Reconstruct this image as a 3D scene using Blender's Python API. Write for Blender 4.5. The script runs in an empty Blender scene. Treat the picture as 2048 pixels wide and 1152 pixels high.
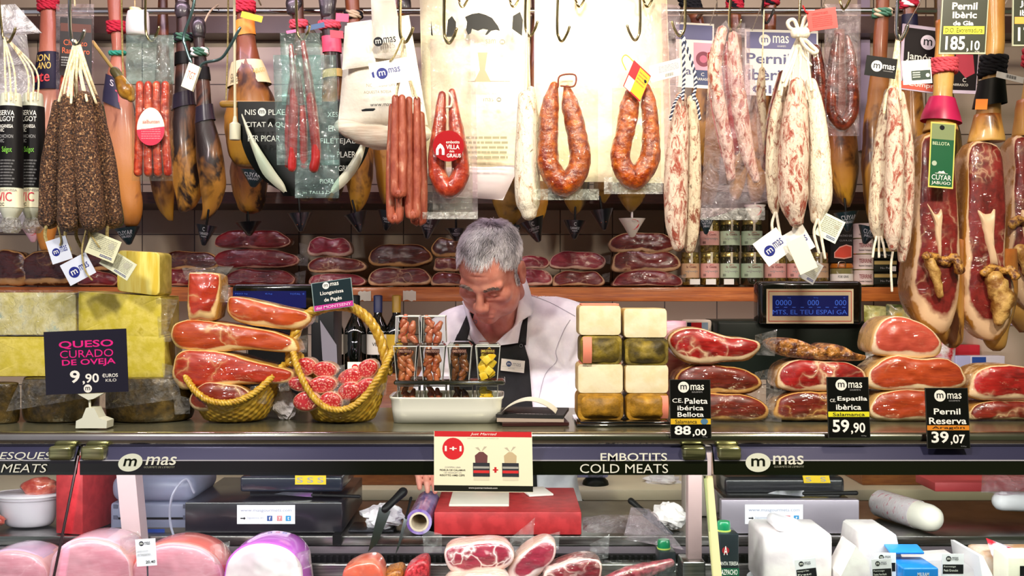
import bpy, bmesh, math, random
import numpy as np
from mathutils import Vector, Matrix, noise as mnoise
from mathutils.bvhtree import BVHTree
random.seed(7)
SC = bpy.context.scene
COL = SC.collection
# ---------------------------------------------------------------- camera, world, light, exposure
F = 2000.0            # focal length in pixels of the 2048 px wide frame
EYE = 1.50            # the camera looks level, from just below a grown person's eyes
cam = bpy.data.cameras.new('camera'); cam.sensor_width = 36; cam.lens = 36 * F / 2048
cam.clip_start = 0.05
camo = bpy.data.objects.new('camera', cam); COL.objects.link(camo)
camo.location = (0, 0, EYE); camo.rotation_euler = (math.pi / 2, 0, 0)
SC.camera = camo
SC.view_settings.view_transform = 'Standard'; SC.view_settings.look = 'None'
SC.view_settings.exposure = 0.0; SC.view_settings.gamma = 1
SC.view_settings.use_curve_mapping = False
SC.cycles.max_bounces = 6; SC.cycles.transparent_max_bounces = 24
SC.cycles.caustics_reflective = False; SC.cycles.caustics_refractive = False
W = bpy.data.worlds.new('world'); SC.world = W; W.use_nodes = True
_b = W.node_tree.nodes['Background']; _b.inputs[1].default_value = 0.12
# the dim market hall around the stall: paler aisle to one side, dark olive stalls opposite and to the other
_tc = W.node_tree.nodes.new('ShaderNodeTexCoord'); _sx = W.node_tree.nodes.new('ShaderNodeSeparateXYZ'); _mr = W.node_tree.nodes.new('ShaderNodeMapRange'); _rp = W.node_tree.nodes.new('ShaderNodeValToRGB'); _nz = W.node_tree.nodes.new('ShaderNodeTexNoise'); _ad = W.node_tree.nodes.new('ShaderNodeMath'); _ad.operation = 'MULTIPLY_ADD'
_nz.inputs['Scale'].default_value = 9; _ad.inputs[1].default_value = .25
_L = W.node_tree.links.new
_L(_tc.outputs['Generated'], _sx.inputs[0]); _L(_tc.outputs['Generated'], _nz.inputs[0]); _L(_sx.outputs[0], _ad.inputs[2]); _L(_nz.outputs[0], _ad.inputs[0]); _L(_ad.outputs[0], _mr.inputs[0]); _mr.inputs[1].default_value = -.8; _mr.inputs[2].default_value = .8
_e = _rp.color_ramp.elements
while len(_e) < 6: _e.new(.5)
for _q, (_p, _c) in zip(_e, ((0, (.9, .85, 1.0)), (.24, (3.6, 3.5, 3.9)), (.40, (2.4, 1.9, 2.6)), (.50, (.35, .3, .3)), (.64, (.5, .55, .25)), (1, (.8, .8, .5)))): _q.position = _p; _q.color = _c + (1,)
_L(_mr.outputs[0], _rp.inputs[0]); _L(_rp.outputs[0], _b.inputs[0])

def lamp(name, kind, loc, target, power, color, size=0.2, size_y=None, spot=60, blend=0.6):
    l = bpy.data.lights.new(name, kind); l.energy = power; l.color = color
    if kind == 'AREA':
        l.shape = 'RECTANGLE'; l.size = size; l.size_y = size_y or size
    else:
        l.shadow_soft_size = size
    if kind == 'SPOT':
        l.spot_size = math.radians(spot); l.spot_blend = blend
    o = bpy.data.objects.new(name, l); COL.objects.link(o); o.location = loc
    d = Vector(target) - Vector(loc)
    o.rotation_euler = d.to_track_quat('-Z', 'Y').to_euler()
    return o
WARM = (1.0, 0.86, 0.66)
lamp('market_lamp', 'AREA', (-1.15, 0.75, 2.65), (-0.9, 2.3, 1.45), 24, (1, .93, .88), .14)
lamp('market_lamp', 'AREA', (0.05, 0.75, 2.65), (0.0, 2.3, 1.45), 25, (1, .90, .78), .14)
lamp('market_lamp', 'AREA', (1.15, 0.75, 2.65), (0.95, 2.3, 1.45), 27, (1, .88, .72), .14)
lamp('stall_spot', 'SPOT', (0.16, 1.62, 2.52), (0.16, 2.5, 1.9), 22, WARM, .04, spot=62, blend=.9)
lamp('bag_spot', 'SPOT', (0.13, 2.17, 2.30), (0.08, 2.5, 2.0), 15, (1.0, .88, .66), .05, spot=120, blend=1)
lamp('stall_spot', 'SPOT', (0.9, 1.62, 2.5), (0.75, 2.4, 1.6), 15, WARM, .04, spot=75, blend=.9)
lamp('stall_spot', 'SPOT', (-0.8, 1.62, 2.5), (-0.8, 2.4, 1.6), 12, (1, .9, .8), .04, spot=75, blend=.9)
lamp('case_tube', 'AREA', (0.0, 2.06, 1.15), (0.0, 2.33, 0.9), 15, (1.0, .90, .97), 2.6, .03)
lamp('rear_tube', 'AREA', (-0.9, 2.75, 2.62), (-0.9, 3.25, 1.6), 9, (1, .74, .96), 1.2, .05)
lamp('rear_tube', 'AREA', (0.9, 2.75, 2.62), (0.9, 3.25, 1.6), 7, (1, .82, .92), 1.2, .05)
lamp('shelf_tube', 'AREA', (0.0, 3.2, 1.44), (0.0, 3.5, 0.95), 3, (1.0, .90, .86), 2.6, .03)
lamp('till_lamp', 'SPOT', (-0.1, 2.2, 2.6), (-0.05, 2.82, 1.5), 17, (.97, .93, 1.0), .06, spot=42, blend=.8)

# ---------------------------------------------------------------- pixel <-> place
def X(px, Y): return (px - 1024) / F * Y
def Z(py, Y): return EYE - (py - 576) / F * Y
def P(px, py, Y): return Vector((X(px, Y), Y, Z(py, Y)))

# ---------------------------------------------------------------- materials
MATS = {}
def srgb(h):
    if isinstance(h, str):
        v = [int(h[i:i + 2], 16) / 255 for i in (0, 2, 4)]
        return tuple(c / 12.92 if c <= .04045 else ((c + .055) / 1.055) ** 2.4 for c in v) + (1,)
    return tuple(h)[:3] + (1,)
class NB:
    """small node builder"""
    def __init__(s, name):
        s.m = bpy.data.materials.new(name); s.m.use_nodes = True
        s.t = s.m.node_tree; s.b = s.t.nodes['Principled BSDF']; s.out = s.t.nodes['Material Output']
        s._co = None
    def n(s, kind, **kw):
        x = s.t.nodes.new(kind)
        for k, v in kw.items():
            if k in x.inputs: x.inputs[k].default_value = v
            else: setattr(x, k, v)
        return x
    def l(s, a, b): s.t.links.new(a, b)
    def co(s, stretch=None, rnd=True):
        tc = s.n('ShaderNodeTexCoord'); v = tc.outputs['Object']
        if rnd:
            oi = s.n('ShaderNodeObjectInfo'); m = s.n('ShaderNodeMath', operation='MULTIPLY'); m.inputs[1].default_value = 37.0
            s.l(oi.outputs['Random'], m.inputs[0]); a = s.n('ShaderNodeVectorMath', operation='ADD')
            s.l(v, a.inputs[0]); s.l(m.outputs[0], a.inputs[1]); v = a.outputs[0]
        if stretch:
            mp = s.n('ShaderNodeMapping'); mp.inputs['Scale'].default_value = stretch; s.l(v, mp.inputs[0]); v = mp.outputs[0]
        return v
    def noise(s, scale, detail=3, rough=.55, dist=0, stretch=None):
        x = s.n('ShaderNodeTexNoise', Scale=scale, Detail=detail, Roughness=rough, Distortion=dist)
        s.l(s.co(stretch), x.inputs['Vector']); return x.outputs['Fac']
    def ramp(s, fac, stops, interp='LINEAR'):
        r = s.n('ShaderNodeValToRGB'); e = r.color_ramp; e.interpolation = interp
        while len(e.elements) < len(stops): e.elements.new(.5)
        for el, (p, c) in zip(e.elements, stops): el.position = p; el.color = srgb(c)
        s.l(fac, r.inputs[0]); return r.outputs[0]
    def mix(s, fac, a, b):
        x = s.n('ShaderNodeMix', data_type='RGBA')
        for sock, v in ((x.inputs[0], fac), (x.inputs[6], a), (x.inputs[7], b)):
            if isinstance(v, (int, float)): sock.default_value = v
            elif isinstance(v, (str, tuple)): sock.default_value = srgb(v)
            else: s.l(v, sock)
        return x.outputs[2]
    def math(s, op, a, b=0.0, clamp=False):
        x = s.n('ShaderNodeMath', operation=op); x.use_clamp = clamp
        for i, v in ((0, a), (1, b)):
            if isinstance(v, (int, float)): x.inputs[i].default_value = v
            else: s.l(v, x.inputs[i])
        return x.outputs[0]
    def bump(s, h, strength=.4, dist=.004, coat=False):
        x = s.n('ShaderNodeBump', Strength=strength, Distance=dist); s.l(h, x.inputs['Height'])
        s.l(x.outputs[0], s.b.inputs['Coat Normal' if coat else 'Normal'])
        return x.outputs[0]
    def base(s, c):
        if isinstance(c, (str, tuple)): s.b.inputs['Base Color'].default_value = srgb(c)
        else: s.l(c, s.b.inputs['Base Color'])
    def set(s, **kw):
        for k, v in kw.items():
            k = {'rough': 'Roughness', 'metal': 'Metallic', 'coat': 'Coat Weight', 'crough': 'Coat Roughness', 'spec': 'Specular IOR Level',
                 'sss': 'Subsurface Weight', 'alpha': 'Alpha', 'trans': 'Transmission Weight'}[k]
            s.b.inputs[k].default_value = v
        return s

def plain(c, rough=.5, **kw):
    key = ('plain', c, rough, tuple(sorted(kw.items())))
    if key not in MATS:
        b = NB('plain_%d' % len(MATS)); b.base(c)
        if isinstance(c, str) and max(srgb(c)[:3]) < .035 and 'coat' not in kw and 'metal' not in kw: rough = max(rough, .45); kw = dict(kw, spec=.22)
        b.set(rough=rough, **kw); MATS[key] = b.m
    return MATS[key]
def mottled(name, c1, c2, scale=40, lo=.4, hi=.6, rough=.5, bump=0, bscale=None, stretch=None, c3=None, detail=4, coat=0, dist=.003, crough=.1, **kw):
    if name in MATS: return MATS[name]
    b = NB(name); f = b.noise(scale, detail, stretch=stretch)
    stops = [(lo, c1), (hi, c2)] + ([(min(hi + .12, 1), c3)] if c3 else [])
    b.base(b.ramp(f, stops)); b.set(rough=rough, coat=coat, crough=crough, **kw)
    if bump:
        nn = b.bump(b.noise(bscale or scale, 4, stretch=stretch), bump, dist)
        if coat: b.l(nn, b.b.inputs['Coat Normal'])
    MATS[name] = b.m; return b.m
def film(name, tint='ffffff', clear=.8, haze=.08, wrinkle=.9, scale=35, rough=.08, stretch=None):
    """clear plastic sheet: mostly see-through, with sharp wrinkle highlights and a little milky haze"""
    if name in MATS: return MATS[name]
    b = NB(name); b.base(tint); b.set(rough=rough, spec=.9)
    h = b.noise(scale, 3, .6, 1.5, stretch)
    b.bump(h, wrinkle, .02)
    tr = b.n('ShaderNodeBsdfTransparent'); tr.inputs[0].default_value = srgb(tint)
    gl = b.n('ShaderNodeBsdfGlossy', Roughness=rough); gl.inputs[0].default_value = (1, 1, 1, 1)
    bm = b.n('ShaderNodeBump', Strength=wrinkle, Distance=.02); b.l(h, bm.inputs['Height']); b.l(bm.outputs[0], gl.inputs['Normal'])
    lw = b.n('ShaderNodeLayerWeight', Blend=.13); b.l(bm.outputs[0], lw.inputs['Normal'])
    fr = b.math('MULTIPLY_ADD', lw.outputs['Fresnel'], 1 - clear); fr.node.inputs[2].default_value = .02
    m1 = b.n('ShaderNodeMixShader'); b.l(fr, m1.inputs[0]); b.l(tr.outputs[0], m1.inputs[1]); b.l(gl.outputs[0], m1.inputs[2])
    hz = b.ramp(h, [(.35, (haze * .4,) * 3), (.7, (haze * 1.8,) * 3)])
    m2 = b.n('ShaderNodeMixShader'); b.l(hz, m2.inputs[0]); b.l(m1.outputs[0], m2.inputs[1]); b.l(b.b.outputs[0], m2.inputs[2])
    b.l(m2.outputs[0], b.out.inputs[0]); MATS[name] = b.m; return b.m
def thin_glass(name, tint='eef6f0', refl=.9):
    if name in MATS: return MATS[name]
    b = NB(name); tr = b.n('ShaderNodeBsdfTransparent'); tr.inputs[0].default_value = srgb(tint)
    gl = b.n('ShaderNodeBsdfGlossy', Roughness=.015)
    fr = b.n('ShaderNodeFresnel', IOR=1.45); f2 = b.math('MULTIPLY', fr.outputs[0], refl)
    m = b.n('ShaderNodeMixShader'); b.l(f2, m.inputs[0]); b.l(tr.outputs[0], m.inputs[1]); b.l(gl.outputs[0], m.inputs[2])
    b.l(m.outputs[0], b.out.inputs[0]); MATS[name] = b.m; return b.m
def meat(name, red='a8241e', deep='7c1412', fat='f0d8b4', rind='8a5a28', rim=.13, vein=.5, vscale=22, coat=.9, vst=(.45, 1, 1.2)):
    """sliced cured meat: rind at the rim attribute's 0, then fat, then red lean with pale seams"""
    if name in MATS: return MATS[name]
    b = NB(name); at = b.n('ShaderNodeAttribute'); at.attribute_name = 'rim'
    nz = b.noise(11, 4, .6); nn = b.math('SUBTRACT', nz, .5); r = b.math('MULTIPLY_ADD', nn, rim * 2.8); r.node.inputs[2].default_value = 0
    b.l(at.outputs['Fac'], r.node.inputs[2])
    lf = b.math('MULTIPLY_ADD', b.noise(70, 4, .6, .8, (vst[0] * .7, 1, vst[2] * 2)), .45); b.l(b.math('MULTIPLY', b.noise(11, 4, .6, .6, (1, 1, 1.6)), .55), lf.node.inputs[2])
    lean = b.ramp(lf, [(.36, deep), (.6, red)])
    v = b.n('ShaderNodeTexVoronoi', feature='DISTANCE_TO_EDGE', Scale=vscale)
    wv = b.n('ShaderNodeTexNoise', Scale=14.0, Detail=3.0); b.l(b.co(), wv.inputs['Vector'])
    va = b.n('ShaderNodeVectorMath', operation='MULTIPLY_ADD'); b.l(wv.outputs['Color'], va.inputs[0]); va.inputs[1].default_value = (.14, .14, .14)
    b.l(b.co(vst), va.inputs[2]); b.l(va.outputs[0], v.inputs['Vector'])
    vf = b.ramp(v.outputs['Distance'], [(.0, 'ffffff'), (.035, '909090'), (.1, '000000')])
    msk = b.ramp(b.noise(9, 2), [(.5, '000000'), (.62, 'ffffff')])
    fine = b.ramp(b.noise(90, 4, .7, .4, (.45, 1, 1.6)), [(.6, '000000'), (.75, 'ffffff')])
    f1 = b.math('MULTIPLY', b.math('MULTIPLY', vf, msk), vein * 1.6, True)
    f2 = b.math('MULTIPLY', fine, vein * .35)
    c = b.mix(b.math('ADD', f1, f2, True), lean, fat)
    fr = b.ramp(r, [(rim * .75, 'ffffff'), (rim * 1.25, '000000')])
    c = b.mix(fr, c, fat)
    rr = b.ramp(r, [(.0, 'ffffff'), (.03, '000000')])
    b.base(b.mix(rr, c, rind)); b.set(rough=.38, coat=coat, crough=.06, sss=0)
    b.bump(b.noise(26, 3, .6, 1.2, (.6, 1, 1.5)), .55, .012, coat=True)
    MATS[name] = b.m; return b.m
def ramp_mat(name, stops, attr='t', nscale=14, namp=.25, spots=None, rough=.42, coat=.25, bump=.35, bscale=30, stretch=(1, 1, .5)):
    """colour along an attribute (for a ham from hoof to tip) broken up by noise, with darker patches"""
    if name in MATS: return MATS[name]
    b = NB(name); at = b.n('ShaderNodeAttribute'); at.attribute_name = attr
    nz = b.math('MULTIPLY', b.math('SUBTRACT', b.noise(nscale, 4, .6, .5, stretch), .5), namp)
    c = b.ramp(b.math('ADD', at.outputs['Fac'], nz), stops)
    if spots:
        c = b.mix(b.ramp(b.noise(spots[1], 4, .62, .8, stretch), [(spots[2], '000000'), (spots[2] + .1, 'ffffff')]), c, spots[0])
    b.base(c); b.set(rough=rough, coat=coat, crough=.15)
    b.bump(b.noise(bscale, 5, .6, .3, stretch), bump, .006)
    MATS[name] = b.m; return b.m
def emissive(c, s):
    k = ('em', c, s)
    if k not in MATS:
        b = NB('glow'); b.base(c); b.b.inputs['Emission Color'].default_value = srgb(c); b.b.inputs['Emission Strength'].default_value = s; b.set(rough=.3)
        MATS[k] = b.m
    return MATS[k]

# ---------------------------------------------------------------- geometry: MD = list of (verts, faces, material, attr or None)
class MD(list):
    def __add__(s, o): return MD(list(s) + list(o))
def md(v, f, m, a=None): return MD([(np.asarray(v, float).reshape(-1, 3), f, m, a)])
def thing(name, label, cat, base, group=None):
    o = bpy.data.objects.new(name, None); COL.objects.link(o); o.empty_display_size = .03
    o.location = base; o['label'] = label; o['category'] = cat
    if group: o['group'] = group
    return o
def wloc(o):
    v = Vector((0, 0, 0))
    while o is not None: v += o.location; o = o.parent
    return v
def part(name, m, parent=None, smooth=True, label=None, kind=None):
    """link one mesh object made of the pieces of m (world coordinates) under parent"""
    vs, fs, mi, mats, ats = [], [], [], [], []; n = 0; sm = []
    has = any(x[3] is not None for x in m)
    for v, f, mat, a in m:
        if mat not in mats: mats.append(mat)
        k = mats.index(mat); vs.append(v); fs += [tuple(int(i) + n for i in q) for q in f]; mi += [k] * len(f); n += len(v)
        if has:
            if a is None: ats.append({'t': np.ones(len(v))})
            elif isinstance(a, dict): ats.append(a)
            else: ats.append({'rim': np.asarray(a)})
    vs = np.concatenate(vs)
    base = wloc(parent) if parent else Vector(((vs[:, 0].min() + vs[:, 0].max()) / 2, (vs[:, 1].min() + vs[:, 1].max()) / 2, vs[:, 2].min()))
    me = bpy.data.meshes.new(name); me.from_pydata((vs - np.array(base)).tolist(), [], fs)
    for x in mats: me.materials.append(x)
    me.polygons.foreach_set('material_index', mi)
    me.polygons.foreach_set('use_smooth', [bool(smooth)] * len(fs))
    if has:
        for key in {k for a in ats for k in a}:
            at = me.attributes.new(key, 'FLOAT', 'POINT')
            at.data.foreach_set('value', np.concatenate([np.asarray(a.get(key, np.ones(len(v[0])))) for a, v in zip(ats, m)]).astype('f'))
    me.update()
    if smooth and smooth != 'all':
        me.set_sharp_from_angle(angle=math.radians(45))
    o = bpy.data.objects.new(name, me); COL.objects.link(o)
    if parent: o.parent = parent
    else: o.location = base
    if label: o['label'] = label
    if kind: o['kind'] = kind
    return o
def solo(name, label, cat, m, group=None, smooth=True, kind=None):
    o = part(name, m, None, smooth); o['label'] = label; o['category'] = cat
    if group: o['group'] = group
    if kind: o['kind'] = kind
    return o
def struct(name, m, smooth=False):
    o = part(name, m, None, smooth); o['kind'] = 'structure'; return o
def fresh(name):   # Blender's own suffix keeps names unique
    return name

def box(x0, x1, y0, y1, z0, z1, m, bev=0.0, seg=2):
    if bev <= 0:
        v = [(x, y, z) for x in (x0, x1) for y in (y0, y1) for z in (z0, z1)]
        f = [(0, 1, 3, 2), (4, 6, 7, 5), (0, 4, 5, 1), (2, 3, 7, 6), (0, 2, 6, 4), (1, 5, 7, 3)]
        return md(v, f, m)
    bm = bmesh.new(); bmesh.ops.create_cube(bm, size=1)
    bmesh.ops.scale(bm, vec=(x1 - x0, y1 - y0, z1 - z0), verts=bm.verts)
    bmesh.ops.translate(bm, vec=((x0 + x1) / 2, (y0 + y1) / 2, (z0 + z1) / 2), verts=bm.verts)
    bmesh.ops.bevel(bm, geom=bm.edges[:], offset=min(bev, .49 * min(x1 - x0, y1 - y0, z1 - z0)), segments=seg, affect='EDGES', profile=.5)
    v = [tuple(q.co) for q in bm.verts]; bm.verts.index_update(); f = [tuple(q.index for q in p.verts) for p in bm.faces]; bm.free()
    return md(v, f, m)
def pbox(px0, px1, py0, py1, Y0, Y1, m, bev=0, seg=2):
    """box whose front face (at depth Y0) fills the given pixels"""
    return box(X(px0, Y0), X(px1, Y0), Y0, Y1, Z(py1, Y0), Z(py0, Y0), m, bev, seg)
def xform(m, mat4):
    a = np.array(mat4); return MD([(v @ a[:3, :3].T + a[:3, 3], f, t, at) for v, f, t, at in m])
def rot_about(m, c, axis, deg):
    c = Vector(c); return xform(m, Matrix.Translation(c) @ Matrix.Rotation(math.radians(deg), 4, axis) @ Matrix.Translation(-c))
def cr(pts, n):
    """Catmull-Rom through pts (any dimension), n samples"""
    p = np.asarray(pts, float); p = np.vstack([2 * p[0] - p[1], p, 2 * p[-1] - p[-2]]); k = len(p) - 3
    out = []
    for t in np.linspace(0, k, n):
        i = min(int(t), k - 1); u = t - i; a, b, c, d = p[i:i + 4]
        out.append(.5 * (2 * b + (c - a) * u + (2 * a - 5 * b + 4 * c - d) * u * u + (3 * b - a - 3 * c + d) * u ** 3))
    return np.array(out)
def crc(pts, n):
    """closed Catmull-Rom"""
    p = np.asarray(pts, float); k = len(p); out = []
    for t in np.linspace(0, k, n, endpoint=False):
        i = int(t); u = t - i; a, b, c, d = p[(i - 1) % k], p[i % k], p[(i + 1) % k], p[(i + 2) % k]
        out.append(.5 * (2 * b + (c - a) * u + (2 * a - 5 * b + 4 * c - d) * u * u + (3 * b - a - 3 * c + d) * u ** 3))
    return np.array(out)
def nz3(v, s, seed=0.0):
    return mnoise.noise(Vector((v[0] * s + seed, v[1] * s + seed * 1.7, v[2] * s - seed)))
def grid_faces(nr, nc, wrap=True):
    f = []
    for i in range(nr - 1):
        for j in range(nc if wrap else nc - 1):
            k = (j + 1) % nc
            f.append((i * nc + j, i * nc + k, (i + 1) * nc + k, (i + 1) * nc + j))
    return f
def tube(pts, rad, m, n=None, seg=10, noise=0, nscale=60, caps=True, seed=0, flat=1.0, blunt=True, tw=None):
    """round tube through 3-D pts; rad a number or one per point; attribute t runs along it"""
    pts = np.asarray([tuple(p) for p in pts], float); k = len(pts)
    r = np.full(k, rad, float) if np.isscalar(rad) else np.asarray(rad, float)
    n = n or max(2, (k - 1) * 5 + 1)
    q = cr(np.column_stack([pts, r]), n) if k > 2 else np.column_stack([np.linspace(a, b, n) for a, b in zip(np.append(pts[0], r[0]), np.append(pts[1], r[1]))])
    c = q[:, :3]; r = np.maximum(q[:, 3], 1e-4); t = np.linspace(0, 1, n)
    if blunt and caps:   # round off both ends
        ex = []; er = []; et = []
        d0 = c[0] - c[1]; d0 /= np.linalg.norm(d0) + 1e-9; d1 = c[-1] - c[-2]; d1 /= np.linalg.norm(d1) + 1e-9
        A = [(.98, .2), (.8, .6), (.5, .87)]
        c = np.vstack([[c[0] + d0 * r[0] * a for a, b in A], c, [c[-1] + d1 * r[-1] * a for a, b in A[::-1]]])
        r = np.concatenate([[r[0] * b for a, b in A], r, [r[-1] * b for a, b in A[::-1]]]); t = np.concatenate([[0] * 3, t, [1] * 3]); n += 6
    tan = np.gradient(c, axis=0); tan /= np.linalg.norm(tan, axis=1)[:, None] + 1e-9
    up = np.array((0, 1, 0.)) if abs(tan[0][1]) < .9 else np.array((1., 0, 0))
    v = []; at = []
    for i in range(n):
        a = np.cross(up, tan[i]); a /= np.linalg.norm(a) + 1e-9; b = np.cross(tan[i], a); up = b if tw is None else up
        up = b
        for j in range(seg):
            th = 2 * math.pi * j / seg; o = a * math.cos(th) + b * math.sin(th) * flat
            rr = r[i]
            if noise: rr *= 1 + noise * nz3(c[i] + o * r[i], nscale, seed)
            v.append(c[i] + o * rr); at.append(t[i])
    f = grid_faces(n, seg)
    if caps: f += [tuple(range(seg))[::-1], tuple((n - 1) * seg + j for j in range(seg))]
    return md(v, f, m, {'t': at})
def lathe(c, prof, m, seg=24, sx=1, sy=1, caps=True, a0=0):
    """profile [(radius, height)] turned about the vertical through c"""
    v = []; 
    for r, h in prof:
        for j in range(seg):
            th = a0 + 2 * math.pi * j / seg; v.append((c[0] + r * sx * math.cos(th), c[1] + r * sy * math.sin(th), c[2] + h))
    n = len(prof); f = grid_faces(n, seg)
    if caps: f += [tuple(range(seg))[::-1], tuple((n - 1) * seg + j for j in range(seg))]
    return md(v, f, m)
def prism(pts, Y0, Y1, m):
    """outline in pixels at Y0 pushed back to Y1 (same real size)"""
    a = [P(x, y, Y0) for x, y in pts]; k = len(a)
    v = [tuple(p) for p in a] + [(p.x, Y1, p.z) for p in a]
    f = [tuple(range(k)), tuple(range(2 * k - 1, k - 1, -1))] + [(i, i + k, (i + 1) % k + k, (i + 1) % k) for i in range(k)]
    return md(v, f, m)
def slab(out, Y, depth, m, bulge=.012, rings=9, n=44, back=None, noise=.0012, seed=0, smooth=True, taper=.94, rough=0):
    """a slab of meat standing on edge: outline in pixels, domed cut face to the front, attribute rim 0 at the skin"""
    o = np.array([tuple(P(x, y, Y)) for x, y in out]); o = crc(o, n) if smooth else o; n = len(o)
    if rough:
        cc = o.mean(0)
        for i in range(n): o[i] += (o[i] - cc) * rough * nz3(o[i], 40, seed + 3)
    c = o.mean(0); size = min(np.ptp(o[:, 0]), np.ptp(o[:, 2])) / 2
    v, a = [], []
    for (sc, y) in ((.55, depth), (taper * .93, depth * .97), (taper, depth * .85), (1.0, depth * .5), (1.0, .012), (.985, .004)):
        for p in o: v.append(c + (p - c) * sc + np.array((0, y, 0))); a.append(0)
    for k in range(1, rings):
        s = 1 - k / rings
        for p in o:
            q = c + (p - c) * (s * .975); d = np.linalg.norm((p - c)) * (1 - s * .975)
            q = q + np.array((0, -bulge * (1 - s ** 3) + noise * nz3(q, 55, seed) * 2, 0)); v.append(q); a.append(d / size * (1 + 1.4 * max(-.5, min(1, (q[2] - c[2]) / (np.ptp(o[:, 2]) / 2)))))
    nr = 6 + rings - 1; v.append(c + np.array((0, -bulge, 0))); a.append(1.0)
    f = grid_faces(nr, n); f.append(tuple(range(n))[::-1]); L = (nr - 1) * n
    f += [(L + j, L + (j + 1) % n, len(v) - 1) for j in range(n)]
    return md(v, f, m, {'rim': np.clip(a, 0, 1), 't': np.zeros(len(v))})
def sheet(corners, m, nu=14, nv=14, wav=0, ws=12, seed=0, thick=0, curl=None, rag=0):
    """thin sheet over 4 corners (TL, TR, BR, BL) with noise waves; thick closes it as a two-sided pouch"""
    TL, TR, BR, BL = [np.array(tuple(c)) for c in corners]
    nrm = np.cross(TR - TL, BL - TL); nrm /= np.linalg.norm(nrm) + 1e-9
    if nrm[1] > 0: nrm = -nrm
    def lay(off, sd):
        v = []
        for i in range(nv):
            t = i / (nv - 1)
            for j in range(nu):
                s = j / (nu - 1); p = (TL * (1 - s) + TR * s) * (1 - t) + (BL * (1 - s) + BR * s) * t
                e = (4 * s * (1 - s)) ** .5 * (4 * t * (1 - t)) ** .5
                d = off * e + wav * nz3(p, ws, sd) * (.35 + .65 * e)
                if curl: d += curl(s, t)
                q = p + nrm * d
                if rag: q = q + (BL - TL) * rag * nz3(p, ws * 1.5, sd + 9) * (1 if t in (0, 1) else 0)
                v.append(q)
        return v
    a = lay(thick, seed); f = grid_faces(nv, nu, False)
    if not thick: return md(a, f, m)
    b = lay(-thick, seed + 5); k = len(a)
    f2 = [tuple(i + k for i in q[::-1]) for q in f]
    return md(a + b, f + f2, m)
def psheet(px0, py0, px1, py1, Y, m, **kw):
    return sheet((P(px0, py0, Y), P(px1, py0, Y), P(px1, py1, Y), P(px0, py1, Y)), m, **kw)
def disc(c, r, m, n=20, rx=1, nrm='y'):
    v = [tuple(c)] + [(c[0] + r * rx * math.cos(2 * math.pi * i / n), c[1], c[2] + r * math.sin(2 * math.pi * i / n)) for i in range(n)]
    return md(v, [(0, i + 1, (i + 1) % n + 1) for i in range(n)], m)
def rope(pts, r, m, strands=3, turns=10, n=60):
    c = cr([tuple(p) for p in pts], n) if len(pts) > 2 else np.linspace(pts[0], pts[1], n)
    tan = np.gradient(c, axis=0); tan /= np.linalg.norm(tan, axis=1)[:, None] + 1e-9
    out = MD(); up = np.array((0, 1, 0.)); A = []
    for i in range(n):
        a = np.cross(up, tan[i]); a /= np.linalg.norm(a) + 1e-9; b = np.cross(tan[i], a); up = b; A.append((a, b))
    for s in range(strands):
        q = [c[i] + r * .55 * (A[i][0] * math.cos(6.283 * (s / strands + turns * i / n)) + A[i][1] * math.sin(6.283 * (s / strands + turns * i / n))) for i in range(n)]
        out += tube(q, r * .6, m[s % len(m)] if isinstance(m, (list, tuple)) else m, n=n, seg=6, blunt=False)
    return out
# ---------------------------------------------------------------- lettering
_TX = {}
def glyphs(s, bold=0.0, shear=0.0, space=1.0):
    k = (s, bold, shear, space)
    if k in _TX: return _TX[k]
    cu = bpy.data.curves.new('lettering', 'FONT'); cu.body = s; cu.size = 1; cu.offset = bold * .6; cu.shear = shear; cu.resolution_u = 3; cu.space_character = space
    o = bpy.data.objects.new('lettering', cu); COL.objects.link(o)
    dg = bpy.context.evaluated_depsgraph_get(); me = bpy.data.meshes.new_from_object(o.evaluated_get(dg))
    v = np.array([tuple(q.co) for q in me.vertices]) if len(me.vertices) else np.zeros((0, 3)); f = [tuple(p.vertices) for p in me.polygons]
    bpy.data.objects.remove(o); bpy.data.curves.remove(cu); bpy.data.meshes.remove(me)
    if len(v):
        mn, mx = v.min(0), v.max(0)
        if bold and mx[1] - mn[1] > 1.6:      # a glyph tail that spikes when emboldened
            _TX[k] = glyphs(s, 0.0, shear, space); return _TX[k]
        v = (v - mn) / np.maximum(mx - mn, 1e-6)
    _TX[k] = (v, f); return _TX[k]
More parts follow.
